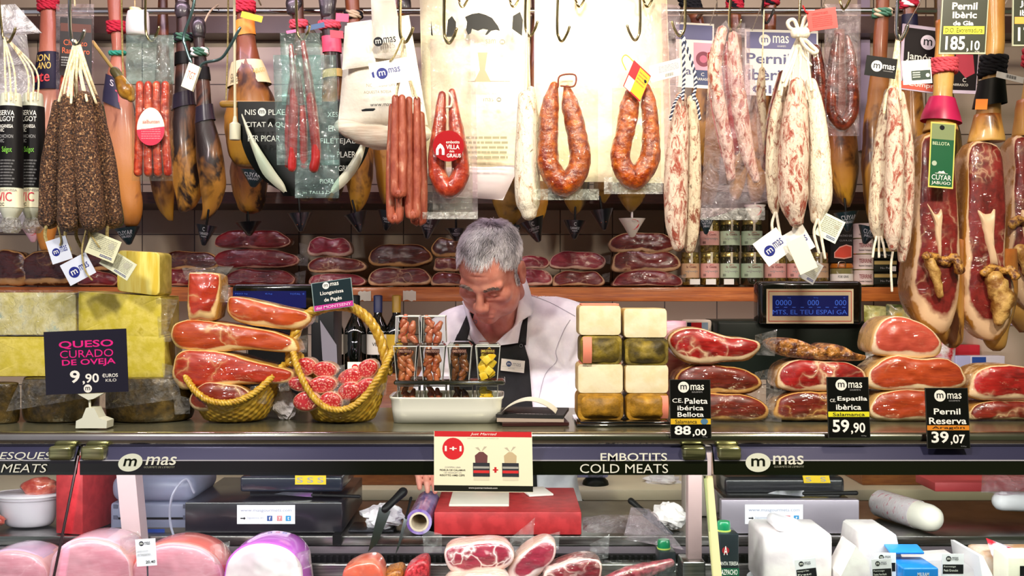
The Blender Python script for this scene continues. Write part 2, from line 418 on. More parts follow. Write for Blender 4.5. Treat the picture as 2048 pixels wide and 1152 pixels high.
class Frame:
    """a flat face: u runs along it 0..1, v down it 0..1, out is towards the viewer's side"""
    def __init__(s, TL, TR, BL):
        s.o = np.array(tuple(TL)); s.u = np.array(tuple(TR)) - s.o; s.v = np.array(tuple(BL)) - s.o
        n = np.cross(s.u, s.v); n /= np.linalg.norm(n); s.n = -n if n[1] > 0 else n
    def at(s, u, v, d=0): return s.o + s.u * u + s.v * v + s.n * d
    def text(s, t, u0, v0, u1, v1, m, bold=0.0, shear=0.0, d=.0006, space=1.0):
        g, f = glyphs(t, bold, shear, space)
        if not len(g): return MD()
        return md([s.at(u0 + (u1 - u0) * p[0], v1 + (v0 - v1) * p[1], d) for p in g], f, m)
    def rect(s, u0, v0, u1, v1, m, d=.0003):
        return md([s.at(u0, v0, d), s.at(u1, v0, d), s.at(u1, v1, d), s.at(u0, v1, d)], [(0, 1, 2, 3)], m)
    def poly(s, pts, m, d=.0003): return md([s.at(u, v, d) for u, v in pts], [tuple(range(len(pts)))], m)
    def disc(s, u, v, ru, m, d=.0004, n=24, sq=1.0):
        rv = ru * np.linalg.norm(s.u) / np.linalg.norm(s.v) * sq
        return s.poly([(u + ru * math.cos(6.2832 * i / n), v + rv * math.sin(6.2832 * i / n)) for i in range(n)], m, d)
    def logo(s, u, v, r, fg, bg, d=.0004):
        rv = r * np.linalg.norm(s.u) / np.linalg.norm(s.v)
        return s.disc(u, v, r, fg, d) + s.text('m', u - r * .58, v - rv * .4, u + r * .58, v + rv * .42, bg, .01, d=d + .0004)
    def board(s, m, t=.003):
        a = [s.at(0, 0), s.at(1, 0), s.at(1, 1), s.at(0, 1)]; b = [p - s.n * t for p in a]
        return md(a + b, [(0, 1, 2, 3), (7, 6, 5, 4), (0, 4, 5, 1), (1, 5, 6, 2), (2, 6, 7, 3), (3, 7, 4, 0)], m)
    def lines(s, u0, v0, u1, v1, n, m, seed=1, d=.0005, fill=.5):
        """rows of illegible small print as dashes"""
        rnd = random.Random(seed); o = MD(); h = (v1 - v0) / n
        for i in range(n):
            u = u0
            while u < u1 - .01:
                w = rnd.uniform(.04, .16) * (u1 - u0); o += s.rect(u, v0 + i * h, min(u + w, u1), v0 + (i + fill) * h, m, d); u += w + .02 * (u1 - u0)
        return o
def pframe(px0, py0, px1, py1, Y, tilt=0.0, lean=0.0):
    """upright face over a pixel box; tilt turns it in its own plane (degrees), lean pushes the top back (m)"""
    TL, TR, BL = P(px0, py0, Y), P(px1, py0, Y), P(px0, py1, Y)
    if tilt:
        c = (TR + BL) / 2; R = Matrix.Rotation(math.radians(tilt), 3, 'Y'); TL, TR, BL = [c + R @ (q - c) for q in (TL, TR, BL)]
    if lean: TL = TL + Vector((0, lean, 0)); TR = TR + Vector((0, lean, 0))
    return Frame(TL, TR, BL)
def qframe(tl, tr, bl, Y): return Frame(P(*tl, Y), P(*tr, Y), P(*bl, Y))
WHITE = plain('f4f2ea', .5); BLACK = plain('0a0b0a', .4); INK = plain('101218', .5); RED = plain('c8141c', .45); BLUE = plain('10207c', .5)
CREAM = plain('f2ecc8', .55); PINKT = plain('e01880', .5); YEL = plain('ece022', .5); ORANGE = plain('e07818', .5); GREYT = plain('9a9a9a', .5)
GREEN = plain('0c5a34', .4)
STEEL = mottled('steel', 'b4b2ae', '8e8c8a', 8, rough=.28, metal=1.0, stretch=(1, 1, 30))
CHROME = plain('d8d8d6', .12, metal=1.0)
BRASSY = plain('a89a70', .2, metal=1.0)
# ---------------------------------------------------------------- the setting: room shell
def tile_mat():
    b = NB('wall_tile'); tc = b.n('ShaderNodeTexCoord'); mp = b.n('ShaderNodeMapping'); mp.inputs['Location'].default_value = (X(598, 3.8), Z(469, 3.8), 0)
    sx = b.n('ShaderNodeSeparateXYZ'); cx = b.n('ShaderNodeCombineXYZ'); g = b.n('ShaderNodeNewGeometry'); b.l(g.outputs['Position'], sx.inputs[0])
    b.l(sx.outputs[0], cx.inputs[0]); b.l(sx.outputs[2], cx.inputs[1])
    mp.vector_type = 'TEXTURE'; b.l(cx.outputs[0], mp.inputs[0])
    br = b.n('ShaderNodeTexBrick', Scale=1.0); br.offset = 0; br.inputs['Mortar Size'].default_value = .0022
    br.inputs['Brick Width'].default_value = .1985; br.inputs['Row Height'].default_value = .19
    br.inputs['Color1'].default_value = srgb('bfae98'); br.inputs['Color2'].default_value = srgb('b6a48e'); br.inputs['Mortar'].default_value = srgb('4a3a30')
    b.l(mp.outputs[0], br.inputs[0]); b.l(br.outputs[0], b.b.inputs['Base Color']); b.set(rough=.32)
    b.bump(br.outputs['Fac'], -.3, .002); return b.m
TILE = tile_mat()
def wood(name, c1, c2, scale=6, stretch=(1, 8, 8)):
    return mottled(name, c1, c2, scale * 3, .35, .65, .45, .15, stretch=stretch, coat=.2)
WOOD = wood('shelf_wood', 'a4521c', 'cc7630', 6, (.6, 6, 14))
DARKWOOD = wood('dark_wood', '2e140c', '44200f')
CAB = wood('cabinet_wood', '84451e', 'a0602e')
struct('wall_back', box(-3, 3, 3.8, 3.95, 0, 3.0, TILE))
struct('floor', box(-3, 3, -1.5, 3.8, -.05, 0, mottled('floor_tile', '6a5e52', '80746a', 5, rough=.4)))
struct('ceiling', box(-3, 3, 1.35, 3.8, 2.85, 2.95, plain('b8a89a', .7)))
struct('trim_1', box(-3, 3, 3.68, 3.8, Z(66, 3.68), Z(32, 3.68), plain('4a342c', .35)))       # dark beam behind the rail
struct('trim_2', box(-3, 3, 3.5, 3.8, Z(407, 3.5), Z(384, 3.5), DARKWOOD))                     # dark ledge behind the hams
struct('trim_3', pbox(1722, 1740, -80, 300, 3.76, 3.8, plain('a494a8', .3)))

sh = thing('wall_shelf', 'long orange-brown wooden shelf on the tiled wall, carrying ham packs and jars', 'shelf', (0, 3.65, 1.453))
part('board', box(-2.4, 2.4, 3.5, 3.799, 1.453, 1.5035, WOOD, .004), sh)
for a in (716, 806): part('torn_sticker', psheet(a, 582, a + 26, 601, 3.497, plain('d8d0c0', .6), nu=7, nv=6, wav=.0015, ws=60, rag=.25, seed=a), sh, label='torn white sticker')
bc = thing('back_counter', 'low wooden back counter with cream tiled top along the rear wall', 'counter', (0, 3.55, 0))
part('body', box(-2.4, 2.4, 3.32, 3.795, 0, .80, CAB), bc)
part('worktop', box(-2.4, 2.4, 3.29, 3.795, .80, .837, plain('dccdb4', .3), .004), bc)
for k in range(8):
    x0 = -2.3 + k * .58
    d = part('drawer', box(x0, x0 + .55, 3.30, 3.325, .60, .785, CAB, .006), bc)
    part('handle', tube([(x0 + .2, 3.285, .69), (x0 + .35, 3.285, .69)], .006, STEEL, n=2, seg=8), d)
rs = thing('riser', 'low wooden step on the back counter, holding the wine bottles', 'riser', (-.56, 3.55, .837))
part('body', box(X(600, 3.4), X(880, 3.4), 3.36, 3.7, .837, Z(745, 3.44), CAB, .005), rs)

# ---------------------------------------------------------------- display case
TOPZ, EDGE = 1.211, 2.0
dc = thing('display_case', 'long chilled glass display case with black lettered band and steel top edge', 'display case', (0, 2.2, 0))
part('base', box(-1.6, 1.6, 1.9, 2.4, 0, .74, plain('3a3a38', .4)), dc)
part('deck', box(-1.6, 1.6, 1.9, 2.4, .74, .78, plain('c8c0c8', .35)), dc)
part('worktop', box(-1.6, 1.6, 2.014, 2.42, TOPZ - .014, TOPZ - .0006, mottled('top_steel', 'a4a284', '8a886c', 5, rough=.22, metal=.75, bump=.12, bscale=9)), dc)
def edge():
    pr = [(2.016, TOPZ - .014), (2.016, TOPZ), (2.004, TOPZ + .0005), (1.998, TOPZ - .004), (1.996, TOPZ - .012), (1.998, TOPZ - .022), (2.004, TOPZ - .028), (2.016, TOPZ - .028)]
    k = len(pr); v = [(x, y, z) for x in (-1.6, 1.6) for y, z in pr]
    return md(v, [(i, (i + 1) % k, (i + 1) % k + k, i + k) for i in range(k)] + [tuple(range(k))[::-1], tuple(range(k, 2 * k))], mottled('edge_steel', 'd0d0c4', 'aaaa9c', 3, rough=.16, metal=1.0, stretch=(1, 1, 1)))
part('edge_rail', edge(), dc)
BAND = plain('101408', .12, coat=.6); BANDTOP = plain('3c3c58', .22, metal=.35)
joints = [(-1.6, -.868), (-.858, .388), (.402, 1.6)]
for k, (a, c) in enumerate(joints):
    zt, zm, zb = Z(895, 1.99), Z(921, 1.985), Z(950, 1.985)
    s = part('label_band', md([(a, 2.004, zt), (c, 2.004, zt), (c, 1.985, zm), (a, 1.985, zm)], [(0, 1, 2, 3)], BANDTOP) +
             md([(a, 1.985, zm), (c, 1.985, zm), (c, 1.985, zb), (a, 1.985, zb), (a, 1.995, zb), (c, 1.995, zb), (a, 2.012, zt), (c, 2.012, zt)], [(0, 1, 2, 3), (3, 2, 5, 4), (4, 5, 7, 6)], BAND) +
             box(a, c, 1.9835, 1.986, zm - .0008, zm + .0012, plain('b8b8c0', .3)), dc, smooth=False)
    for side in ((c - .05,) if k == 0 else (a + .004, c - .05) if k == 1 else (a + .006,)):
        part('glass_clip', lathe((0, 0, 0), [], CHROME) if 0 else box(side, side + .046, 1.976, 2.008, Z(921, 1.98), Z(893, 1.98), mottled('clip_steel', 'c8c890', '5a6040', 30, rough=.2, metal=.8, stretch=(.1, .1, 2)), .006, 3), dc)
    GL = thin_glass('case_glass')
    part('front_glass', md([(a + .002, 1.998, 1.17), (c - .002, 1.998, 1.17), (c - .002, 1.86, .80), (a + .002, 1.86, .80), (a + .002, 2.004, 1.17), (c - .002, 2.004, 1.17), (c - .002, 1.866, .80), (a + .002, 1.866, .80)],
         [(0, 1, 2, 3), (7, 6, 5, 4)], GL), dc, smooth=False)
# joints of the panes
part('glass_seam', tube([(-.863, 1.99, 1.165), (-.882, 1.852, .80)], .0028, plain('5a4a50', .25, metal=.7), n=2, seg=8), dc)
part('glass_edge', md([(.382, 1.993, 1.125), (.400, 1.993, 1.125), (.404, 1.853, .80), (.386, 1.853, .80), (.382, 2.0, 1.125), (.400, 2.0, 1.125), (.404, 1.862, .80), (.386, 1.862, .80)],
     [(0, 1, 2, 3), (0, 4, 5, 1), (1, 5, 6, 2), (3, 7, 4, 0), (7, 6, 5, 4)], plain('f2efb8', .3)), dc, smooth=False, label='pale cream pane edge')
def post(p0, p1, w, mat):
    p0, p1 = Vector(p0), Vector(p1); h = w / 2
    v = [(p.x + dx, p.y + dy, p.z) for p in (p0, p1) for dx, dy in ((-h, -h), (h, -h), (h, h), (-h, h))]
    return md(v, [(0, 1, 5, 4), (1, 2, 6, 5), (2, 3, 7, 6), (3, 0, 4, 7), (0, 3, 2, 1), (4, 5, 6, 7)], mat)
PST = plain('b49a98', .35, metal=.4)
part('post', post((X(248, 2.372), 2.372, TOPZ - .014), (X(281, 2.372), 2.372, .78), .044, plain('c8b0b4', .4)), dc, smooth=False)
part('post', post((X(1388, 2.22), 2.22, TOPZ - .014), (X(1387, 2.22), 2.22, .78), .030, PST), dc, smooth=False)
part('post_foot', box(X(1362, 2.2), X(1408, 2.2), 2.18, 2.25, .78, Z(1119, 2.2), STEEL, .004), dc)
part('tube_light', box(-1.3, 1.3, 2.03, 2.06, 1.165, 1.190, plain('e8e8ea', .4), .005), dc)
RIB = plain('0c0c0e', .4)
part('vent_grille', box(-1.6, 1.6, 2.385, 2.4, Z(1136, 2.385), Z(1110, 2.385), plain('050505', .6)) + MD(sum((box(-1.1 + .0145 * i, -1.1 + .0145 * i + .006, 2.376, 2.386, Z(1134, 2.385), Z(1111, 2.385), RIB) for i in range(152)), MD())), dc, smooth=False)
part('rear_rail', box(-1.6, 1.6, 2.357, 2.374, .781, Z(1132, 2.34), STEEL, .004), dc)
# work ledge behind the case
LZ = .905
wl = thing('work_ledge', 'stainless steel work ledge behind the glass case, holding scales and cutting boards', 'counter', (0, 2.6, 0))
part('top', box(-1.6, 1.6, 2.40, 2.80, LZ - .024, LZ - .0006, STEEL, .003), wl)
part('apron_panel', box(-1.6, 1.6, 2.402, 2.43, LZ - .055, LZ - .026, plain('8c8088', .35, metal=.5)), wl)
part('support', box(-1.6, 1.6, 2.44, 2.74, 0, LZ - .03, plain('5a5654', .5)), wl)

# lettering on the band
def bandtext(items, X0, X1, Y=1.983):
    fr = Frame((X(X0, Y), Y, Z(893, Y)), (X(X1, Y), Y, Z(893, Y)), (X(X0, Y), Y, Z(950, Y))); m = MD()
    for t, a, b, c, d, bold, sh, kind in items:
        u = lambda q: (q - X0) / (X1 - X0)
        w = lambda q: (q - 893) / 57
        col = plain('eef0e0', .4) if kind != 's' else plain('9a9c88', .5)
        if kind == 'logo':
            n = 32; cx, cy, rx, ry = a, b, c, d
            m += fr.poly([(u(cx + rx * math.cos(6.2832 * i / n) + sh * ry * math.sin(6.2832 * i / n)), w(cy - ry * math.sin(6.2832 * i / n))) for i in range(n)], plain('e6ecd8', .4), .0006)
            m += fr.text('m', u(cx - rx * .55 - sh * 5), w(cy - ry * .45), u(cx + rx * .55), w(cy + ry * .38), plain('101408', .3), .02, sh * .8, .0012)
        else: m += fr.text(t, u(a), w(b), u(c), w(d), col, bold, sh, .0008)
    return m
for it in ([('ESQUES', -1, 904, 104, 921, .012, .25, ''), ('MEATS', 2, 928, 95, 945, -.005, .25, '')],
    [('', 261, 925, 24, 18, 0, .25, 'logo'), ('mas', 291, 913, 354, 930, .012, .25, ''), ("GOURMETS DE L'EMBOTIT", 288, 932, 350, 936, 0, .25, 's')],
    [('EMBOTITS', 1201, 906, 1334, 922, .012, 0, ''), ('COLD MEATS', 1160, 928, 1336, 946, -.005, 0, '')],
    [('', 1516, 925, 25, 19, 0, 0, 'logo'), ('mas', 1546, 911, 1607, 929, .012, 0, ''), ("GOURMETS DE L'EMBOTIT", 1548, 931, 1608, 935, 0, 0, 's')]): part('lettering', bandtext(it, -2, 1610), dc, smooth=False)
ng = thing('promo_poster', 'cream promotional card with red header and two gift jars, taped over the black band', 'poster', P(966, 982, 1.965))
pf = Frame(P(868, 862, 1.972), P(1064, 864, 1.972), P(868, 983, 1.950))
part('card', pf.board(plain('f2f0d0', .35), .0015), ng, smooth=False)
C2 = plain('c0b8a0', .5); DK = plain('2a2a2c', .4)
art = pf.rect(.005, 0, .995, .09, RED) + pf.rect(0, .895, 1, .99, plain('181a10', .4)) + pf.text('Just Married', .37, .022, .64, .075, WHITE, 0, .3) + pf.text('www.justmarriedweb.com', .35, .92, .64, .955, WHITE)
art += pf.text('JUST MARRIED BY THE SWEETLIFE', .34, .11, .66, .125, GREYT) + pf.disc(.195, .29, .11, plain('d42028', .4)) + pf.text('1+1', .11, .245, .28, .335, WHITE, .04, d=.001)
art += pf.text('COMPRA UNA', .11, .585, .27, .61, GREYT) + pf.text('FIDEUA DE CALAMAR', .06, .63, .32, .66, INK, .012) + pf.text('I ET REGALEM UN', .1, .675, .28, .70, GREYT) + pf.text('RISOTTO AMB CEPS', .06, .715, .31, .745, INK, .012)
for k, c in ((0, plain('6a3a3a', .5)), (1, plain('c8b48c', .5))):
    u = .40 + .295 * k
    art += pf.rect(u - .005, .52, u + .165, .75, plain('34363c', .3)) + pf.rect(u, .645, u + .16, .69, plain('d83030', .4), .0006) + pf.rect(u, .58, u + .16, .615, plain('a8a8a0', .4), .0006)
    art += pf.poly([(u + .02, .52), (u + .14, .52), (u + .145, .40), (u + .10, .34), (u + .06, .34), (u + .015, .40)], c) + pf.rect(u, .75, u + .16, .81, plain('e2dcc0', .4))
    art += pf.poly([(u + .08, .34), (u + .02, .27), (u + .05, .26)], C2) + pf.poly([(u + .08, .34), (u + .14, .25), (u + .11, .25)], C2)
art += pf.rect(.595, .625, .65, .645, RED) + pf.rect(.612, .59, .633, .68, RED, .0004)
part('print', art, ng, smooth=False)
# ---------------------------------------------------------------- the shopkeeper: one smooth surface grown from a distance field
class Field:
    def __init__(s, xs, ys, zs):
        s.ax = [np.asarray(a, np.float32) for a in (xs, ys, zs)]; s.d = np.full([len(a) for a in s.ax], .5, np.float32); s.R = None; s.o = None
    def frame(s, R=None, o=(0, 0, 0)): s.R = R; s.o = np.asarray(o, np.float32)
    def _pt(s, p): 
        p = np.asarray(p, float); return p if s.R is None else s.R @ p + s.o
    def _sub(s, c, r):
        sl = [slice(*np.searchsorted(a, (c[i] - r, c[i] + r))) for i, a in enumerate(s.ax)]
        g = [a[q] for a, q in zip(s.ax, sl)]
        if any(len(q) == 0 for q in g): return None, None
        P3 = np.stack(np.meshgrid(*g, indexing='ij'), -1)
        return tuple(sl), P3
    def put(s, sl, d, k, mode):
        a = s.d[sl]
        if mode == 'sub':
            h = np.clip(.5 - .5 * (a + d) / k, 0, 1); s.d[sl] = a * (1 - h) - d * h + k * h * (1 - h)
        else:
            h = np.clip(.5 + .5 * (a - d) / k, 0, 1); s.d[sl] = a * (1 - h) + d * h - k * h * (1 - h)
    def ell(s, c, r, k=.015, mode='add', rot=None):
        C = s._pt(c); r = np.asarray(r, np.float32); sl, P3 = s._sub(C, r.max() + .05 + k)
        if sl is None: return
        q = P3 - C.astype(np.float32); M = np.eye(3)
        if s.R is not None: M = s.R
        if rot is not None: M = M @ rot
        q = q @ M.astype(np.float32)
        l = np.linalg.norm(q / r, axis=-1); g = np.linalg.norm(q / (r * r), axis=-1) + 1e-9
        s.put(sl, (l * (l - 1) / g).astype(np.float32), k, mode)
    def cap(s, a, b, ra, rb=None, k=.015, mode='add'):
        rb = ra if rb is None else rb; A, B = s._pt(a), s._pt(b); C = (A + B) / 2; sl, P3 = s._sub(C, np.linalg.norm(B - A) / 2 + max(ra, rb) + .05 + k)
        if sl is None: return
        ab = (B - A).astype(np.float32); q = P3 - A.astype(np.float32); t = np.clip((q @ ab) / (ab @ ab), 0, 1)
        s.put(sl, np.linalg.norm(q - t[..., None] * ab, axis=-1) - (ra + (rb - ra) * t), k, mode)
    def chain(s, pts, rr, k=.015):
        for i in range(len(pts) - 1): s.cap(pts[i], pts[i + 1], rr[i], rr[i + 1], k)
def surface(d, ax):
    """surface nets on a rectilinear grid"""
    ins = d < 0; n = d.shape; cs = [slice(0, -1), slice(1, None)]
    cor = [(i, j, k) for i in (0, 1) for j in (0, 1) for k in (0, 1)]
    cnt = sum(ins[cs[i], cs[j], cs[k]].astype(np.int8) for i, j, k in cor)
    act = (cnt > 0) & (cnt < 8); idx = -np.ones(act.shape, np.int64); loc = np.argwhere(act); idx[act] = np.arange(len(loc))
    acc = np.zeros((len(loc), 3)); w = np.zeros(len(loc))
    def val(o): return d[loc[:, 0] + o[0], loc[:, 1] + o[1], loc[:, 2] + o[2]]
    def pos(o): return np.stack([ax[q][loc[:, q] + o[q]] for q in range(3)], -1)
    for a in cor:
        for q in range(3):
            if a[q] == 0:
                b = tuple(1 if i == q else a[i] for i in range(3)); va, vb = val(a), val(b); x = (va < 0) != (vb < 0)
                t = np.where(x, va / np.where(x, va - vb, 1), 0); acc += np.where(x[:, None], pos(a) * (1 - t)[:, None] + pos(b) * t[:, None], 0); w += x
    V = acc / w[:, None]; Fc = []
    for q in range(3):
        a = [slice(None)] * 3; b = [slice(None)] * 3; a[q] = slice(0, -1); b[q] = slice(1, None)
        A, B = ins[tuple(a)], ins[tuple(b)]; e = np.argwhere(A != B); u, v = (q + 1) % 3, (q + 2) % 3
        ok = (e[:, u] > 0) & (e[:, v] > 0) & (e[:, u] < n[u] - 1) & (e[:, v] < n[v] - 1); e = e[ok]
        if not len(e): continue
        flip = A[tuple(e.T)]
        def c(du, dv):
            f = e.copy(); f[:, u] -= du; f[:, v] -= dv; return idx[tuple(f.T)]
        Q = np.stack([c(1, 1), c(0, 1), c(0, 0), c(1, 0)], -1); Q[~flip] = Q[~flip][:, ::-1]; Fc.append(Q)
    return V, np.concatenate(Fc).tolist()
def axis(*seg):
    out = []
    for a, b, h in seg: out += list(np.arange(a, b - h * .3, h))
    out.append(seg[-1][1]); return out

MAN_Y = 2.78
HEAD = np.array(P(982, 538, MAN_Y))
_R = (Matrix.Rotation(math.radians(-17), 3, 'Z') @ Matrix.Rotation(math.radians(4), 3, 'Y') @ Matrix.Rotation(math.radians(38), 3, 'X'))
HR = np.array(_R); HS = 1.10
def hp(x, y, z): return HR @ (np.array((x, y, z)) * HS) + HEAD
def er(*r): return tuple(q * HS for q in r)
NECK0 = hp(0, .045, -.05); NECK1 = np.array((.004, 2.97, 1.41))
SHL, SHR = np.array((-.165, 2.95, 1.35)), np.array((.178, 2.985, 1.372))
ELL, ELR = np.array((-.245, 2.84, 1.07)), np.array((.232, 2.90, 1.06))
HAL, HAR = np.array((-.235, 2.67, 1.045)), np.array((.02, 2.69, 1.035))
def torso(f, g=0.0, k=.05):
    f.ell((.01, 2.985, 1.24), (.175 + g, .105 + g, .17 + g), k); f.ell((.01, 3.0, 1.05), (.165 + g, .125 + g, .20 + g), k)
    f.ell((.01, 3.0, .90), (.17 + g, .115 + g, .14 + g), k); f.cap(SHL, SHR, .062 + g, k=k); f.cap((-.05, 2.985, 1.415), SHL, .046 + g, .055 + g, k=k); f.cap((.055, 3.0, 1.435), SHR, .046 + g, .055 + g, k=k)
    f.cap(SHL, ELL, .054 + g * 1.5, .044 + g * 1.6, .03); f.cap(SHR, ELR, .054 + g * 1.5, .044 + g * 1.6, .03)
def hand(f, wrist, dirv, palm_n, side):
    """palm, four bent fingers of different length, thumb off the side of the palm"""
    d = np.asarray(dirv, float); d /= np.linalg.norm(d); n = np.asarray(palm_n, float); n -= d * (n @ d); n /= np.linalg.norm(n); s = np.cross(d, n) * side
    W = np.asarray(wrist, float)
    f.cap(W, W + d * .03, .024, .028, .01)
    for a in (-.024, -.008, .008, .024): f.cap(W + d * .02 + s * a * .7, W + d * .078 + s * a, .0135, .0115, .012)
    for a, L in ((-.027, .062), (-.009, .075), (.009, .080), (.027, .070)):
        b = W + d * .082 + s * a * 1.05; m1 = b + d * L * .42 + n * .006; m2 = m1 + d * L * .28 + n * L * .22; m3 = m2 + d * L * .12 + n * L * .24
        f.chain([b, m1, m2, m3], [.0098, .0088, .0078, .0066], .004)
    t0 = W + d * .022 + s * .024; t1 = t0 + d * .024 + s * .024 + n * .012; t2 = t1 + d * .026 + s * .006 + n * .012
    f.chain([t0, t1, t2], [.0135, .0105, .0085], .006)
def build_body():
    f = Field(axis((-.36, -.27, .008), (-.27, .09, .0033), (.09, .36, .008)), axis((2.46, 2.9, .0036), (2.9, 3.2, .01)),
              axis((0, .86, .02), (.86, 1.03, .004), (1.03, 1.34, .012), (1.34, 1.72, .0032)))
    torso(f)
    f.cap((-.085, 3.0, .86), (-.10, 3.0, .48), .082, .056, .04); f.cap((-.10, 3.0, .48), (-.10, 3.02, .09), .054, .038, .02)
    f.cap((.105, 3.0, .86), (.12, 3.0, .48), .082, .056, .04); f.cap((.12, 3.0, .48), (.12, 3.02, .09), .054, .038, .02)
    for x in (-.10, .12): f.cap((x, 3.03, .05), (x, 2.87, .035), .042, .032, .02)
    for e, h, sd in ((ELL, HAL, 1), (ELR, HAR, -1)):
        d = (h - e) / np.linalg.norm(h - e); w = h - d * .02; f.cap(e, w, .042, .027, .02); hand(f, w, d + np.array((.15 * sd, 0, -.05)), (0, .25, -1), sd)
    f.cap(NECK0, NECK1, .054, .058, .03); f.cap(NECK1, (.01, 3.0, 1.30), .06, .09, .04)
    f.cap(hp(0, -.02, -.075), np.array((-.012, 2.925, 1.36)), .034, .034, .03)        # throat
    f.frame(HR * 1.0, HEAD)
    S = HS
    E = lambda c, r, k=.014, mode='add': f.ell(np.array(c) * S, np.array(r) * S, k, mode)
    Cp = lambda a, b, ra, rb=None, k=.008, mode='add': f.cap(np.array(a) * S, np.array(b) * S, ra * S, (rb or ra) * S, k, mode)
    E((0, .012, .03), (.074, .096, .086)); E((0, -.02, .03), (.068, .078, .062)); E((0, -.030, -.03), (.067, .063, .085), .02)
    E((0, -.036, -.070), (.058, .052, .043), .02); E((0, -.076, -.096), (.024, .018, .018), .016)
    for x in (-1, 1):
        E((.048 * x, -.026, -.062), (.024, .042, .040), .02)                    # jowl
        E((.044 * x, -.066, -.026), (.023, .020, .020), .014)                    # cheek bone
        Cp((.012 * x, -.093, .010), (.046 * x, -.078, .012), .0105, .010, .010)  # brow
        E((.030 * x, -.098, -.009), (.018, .012, .0105), .008, 'sub')            # socket
        E((.030 * x, -.0815, -.010), (.0150, .0120, .0118), .003)                # lowered lid over the eye
        Cp((.016 * x, -.094, -.0145), (.043 * x, -.086, -.0150), .0018, k=.003, mode='sub')   # lid line
        Cp((.016 * x, -.091, -.024), (.042 * x, -.083, -.026), .0042, k=.005)    # bag under the eye
        Cp((.014 * x, -.101, -.040), (.013 * x, -.107, -.044), .0085, .0085, .006)   # nostril wing
        E((.0065 * x, -.112, -.0530), (.0042, .0045, .0030), .002, 'sub')
        Cp((.021 * x, -.100, -.044), (.036 * x, -.082, -.078), .0030, .0022, .006, 'sub')     # fold beside the mouth
        E((.077 * x, .014, -.010), (.0085, .021, .031), .006); E((.084 * x, .008, -.008), (.0060, .010, .016), .004, 'sub'); E((.077 * x, .010, -.038), (.007, .010, .009), .005)
    Cp((0, -.094, .004), (0, -.112, -.036), .0080, .0110, .010); E((0, -.1135, -.0395), (.0125, .0110, .0105), .006)
    Cp((-.021, -.086, -.0685), (.021, -.086, -.0685), .0058, k=.006); Cp((-.018, -.087, -.0800), (.018, -.087, -.0800), .0070, k=.006)
    Cp((-.025, -.0935, -.0745), (.025, -.0935, -.0745), .0022, k=.003, mode='sub'); Cp((-.017, -.098, -.0885), (.017, -.098, -.0885), .004, k=.006, mode='sub')
    for z, h in ((.045, .06), (.056, .05)): Cp((-.034, -.0935 + (z - .045) * .5, z), (.034, -.0935 + (z - .045) * .5, z), .0016, k=.004, mode='sub')   # lines on the brow
    return f
fb = build_body(); BV, BF = surface(fb.d, fb.ax)
def skin():
    b = NB('skin'); c = b.ramp(b.noise(30, 4), [(.35, 'cc7c6a'), (.65, 'de9a86')])
    sp = b.ramp(b.noise(110, 3), [(.60, '000000'), (.75, '3c3c3c')]); c = b.mix(sp, c, 'b0604c'); b.base(c)
    b.set(rough=.42, sss=.12); b.b.inputs['Subsurface Radius'].default_value = (.02, .008, .004); b.bump(b.noise(240, 3), .12, .001); return b.m
SKIN = skin()
man = thing('person', 'grey haired person in white coat and black apron, head bowed, behind the counter', 'person', (0.01, 3.0, 0))
part('body', md(BV, BF, SKIN), man, smooth='all')
tree_b = BVHTree.FromPolygons([Vector(v) for v in BV], BF)

# white coat
def build_coat():
    f = Field(axis((-.42, .42, .0065)), axis((2.6, 3.2, .0065)), axis((.74, 1.54, .0065)))
    torso(f, .016)
    f.ell((.01, 3.0, .84), (.20, .15, .12), .05)
    f.cap(ELL, HAL + (ELL - HAL) * .35, .062, .047, .03); f.cap(ELR, HAR + (ELR - HAR) * .3, .062, .047, .03)
    f.cap(NECK1 + np.array((0, .015, -.03)), NECK1 + np.array((0, .01, .015)), .082, .080, .03)
    g = np.stack(np.meshgrid(*f.ax, indexing='ij'), -1)
    x, y, z = g[..., 0], g[..., 1], g[..., 2]
    w = np.zeros_like(x)       # cloth folds that fan out from armpit and waist
    for px, pz, fr, am in ((.16, 1.26, 9, .006), (-.15, 1.26, 9, .006), (.2, 1.0, 7, .006)):
        an = np.arctan2(z - pz, x - px); rr = np.hypot(x - px, z - pz); w += am * np.sin(an * fr + 2 * np.sin(rr * 18)) * np.exp(-(rr / .17) ** 2) * np.clip(rr / .05, 0, 1)
    w += .0025 * np.sin(x * 70 + z * 24 + 2 * np.sin(z * 17)) * np.sin(z * 21 + x * 9)
    f.d = f.d - w.astype(np.float32); return f
fc = build_coat(); CV, CF = surface(fc.d, fc.ax)
def proj(p): return 1024 + F * p[0] / p[1], 576 - F * (p[2] - EYE) / p[1]
def inpoly(x, y, poly):
    r = False; j = len(poly) - 1
    for i in range(len(poly)):
        (xi, yi), (xj, yj) = poly[i], poly[j]
        if (yi > y) != (yj > y) and x < (xj - xi) * (y - yi) / (yj - yi) + xi: r = not r
        j = i
    return r
VNECK = [(926, 560), (938, 632), (956, 664), (984, 694), (1016, 672), (1042, 630), (1050, 560), (1000, 540)]
keep = []
for q in CF:
    c = CV[list(q)].mean(0)
    if (c[1] < 2.965 and c[2] > 1.28 and inpoly(*proj(c), VNECK)): continue
    if np.linalg.norm(c - (NECK1 + np.array((0, .01, .05)))) < .055 or (c[2] > 1.475): continue
    keep.append(q)
CLOTH = mottled('coat_cloth', 'ecebf2', 'f6f5fa', 30, rough=.75, bump=.12, bscale=500)
coat = part('coat', md(CV, keep, CLOTH), man, smooth='all')
tree_c = BVHTree.FromPolygons([Vector(v) for v in CV], CF)
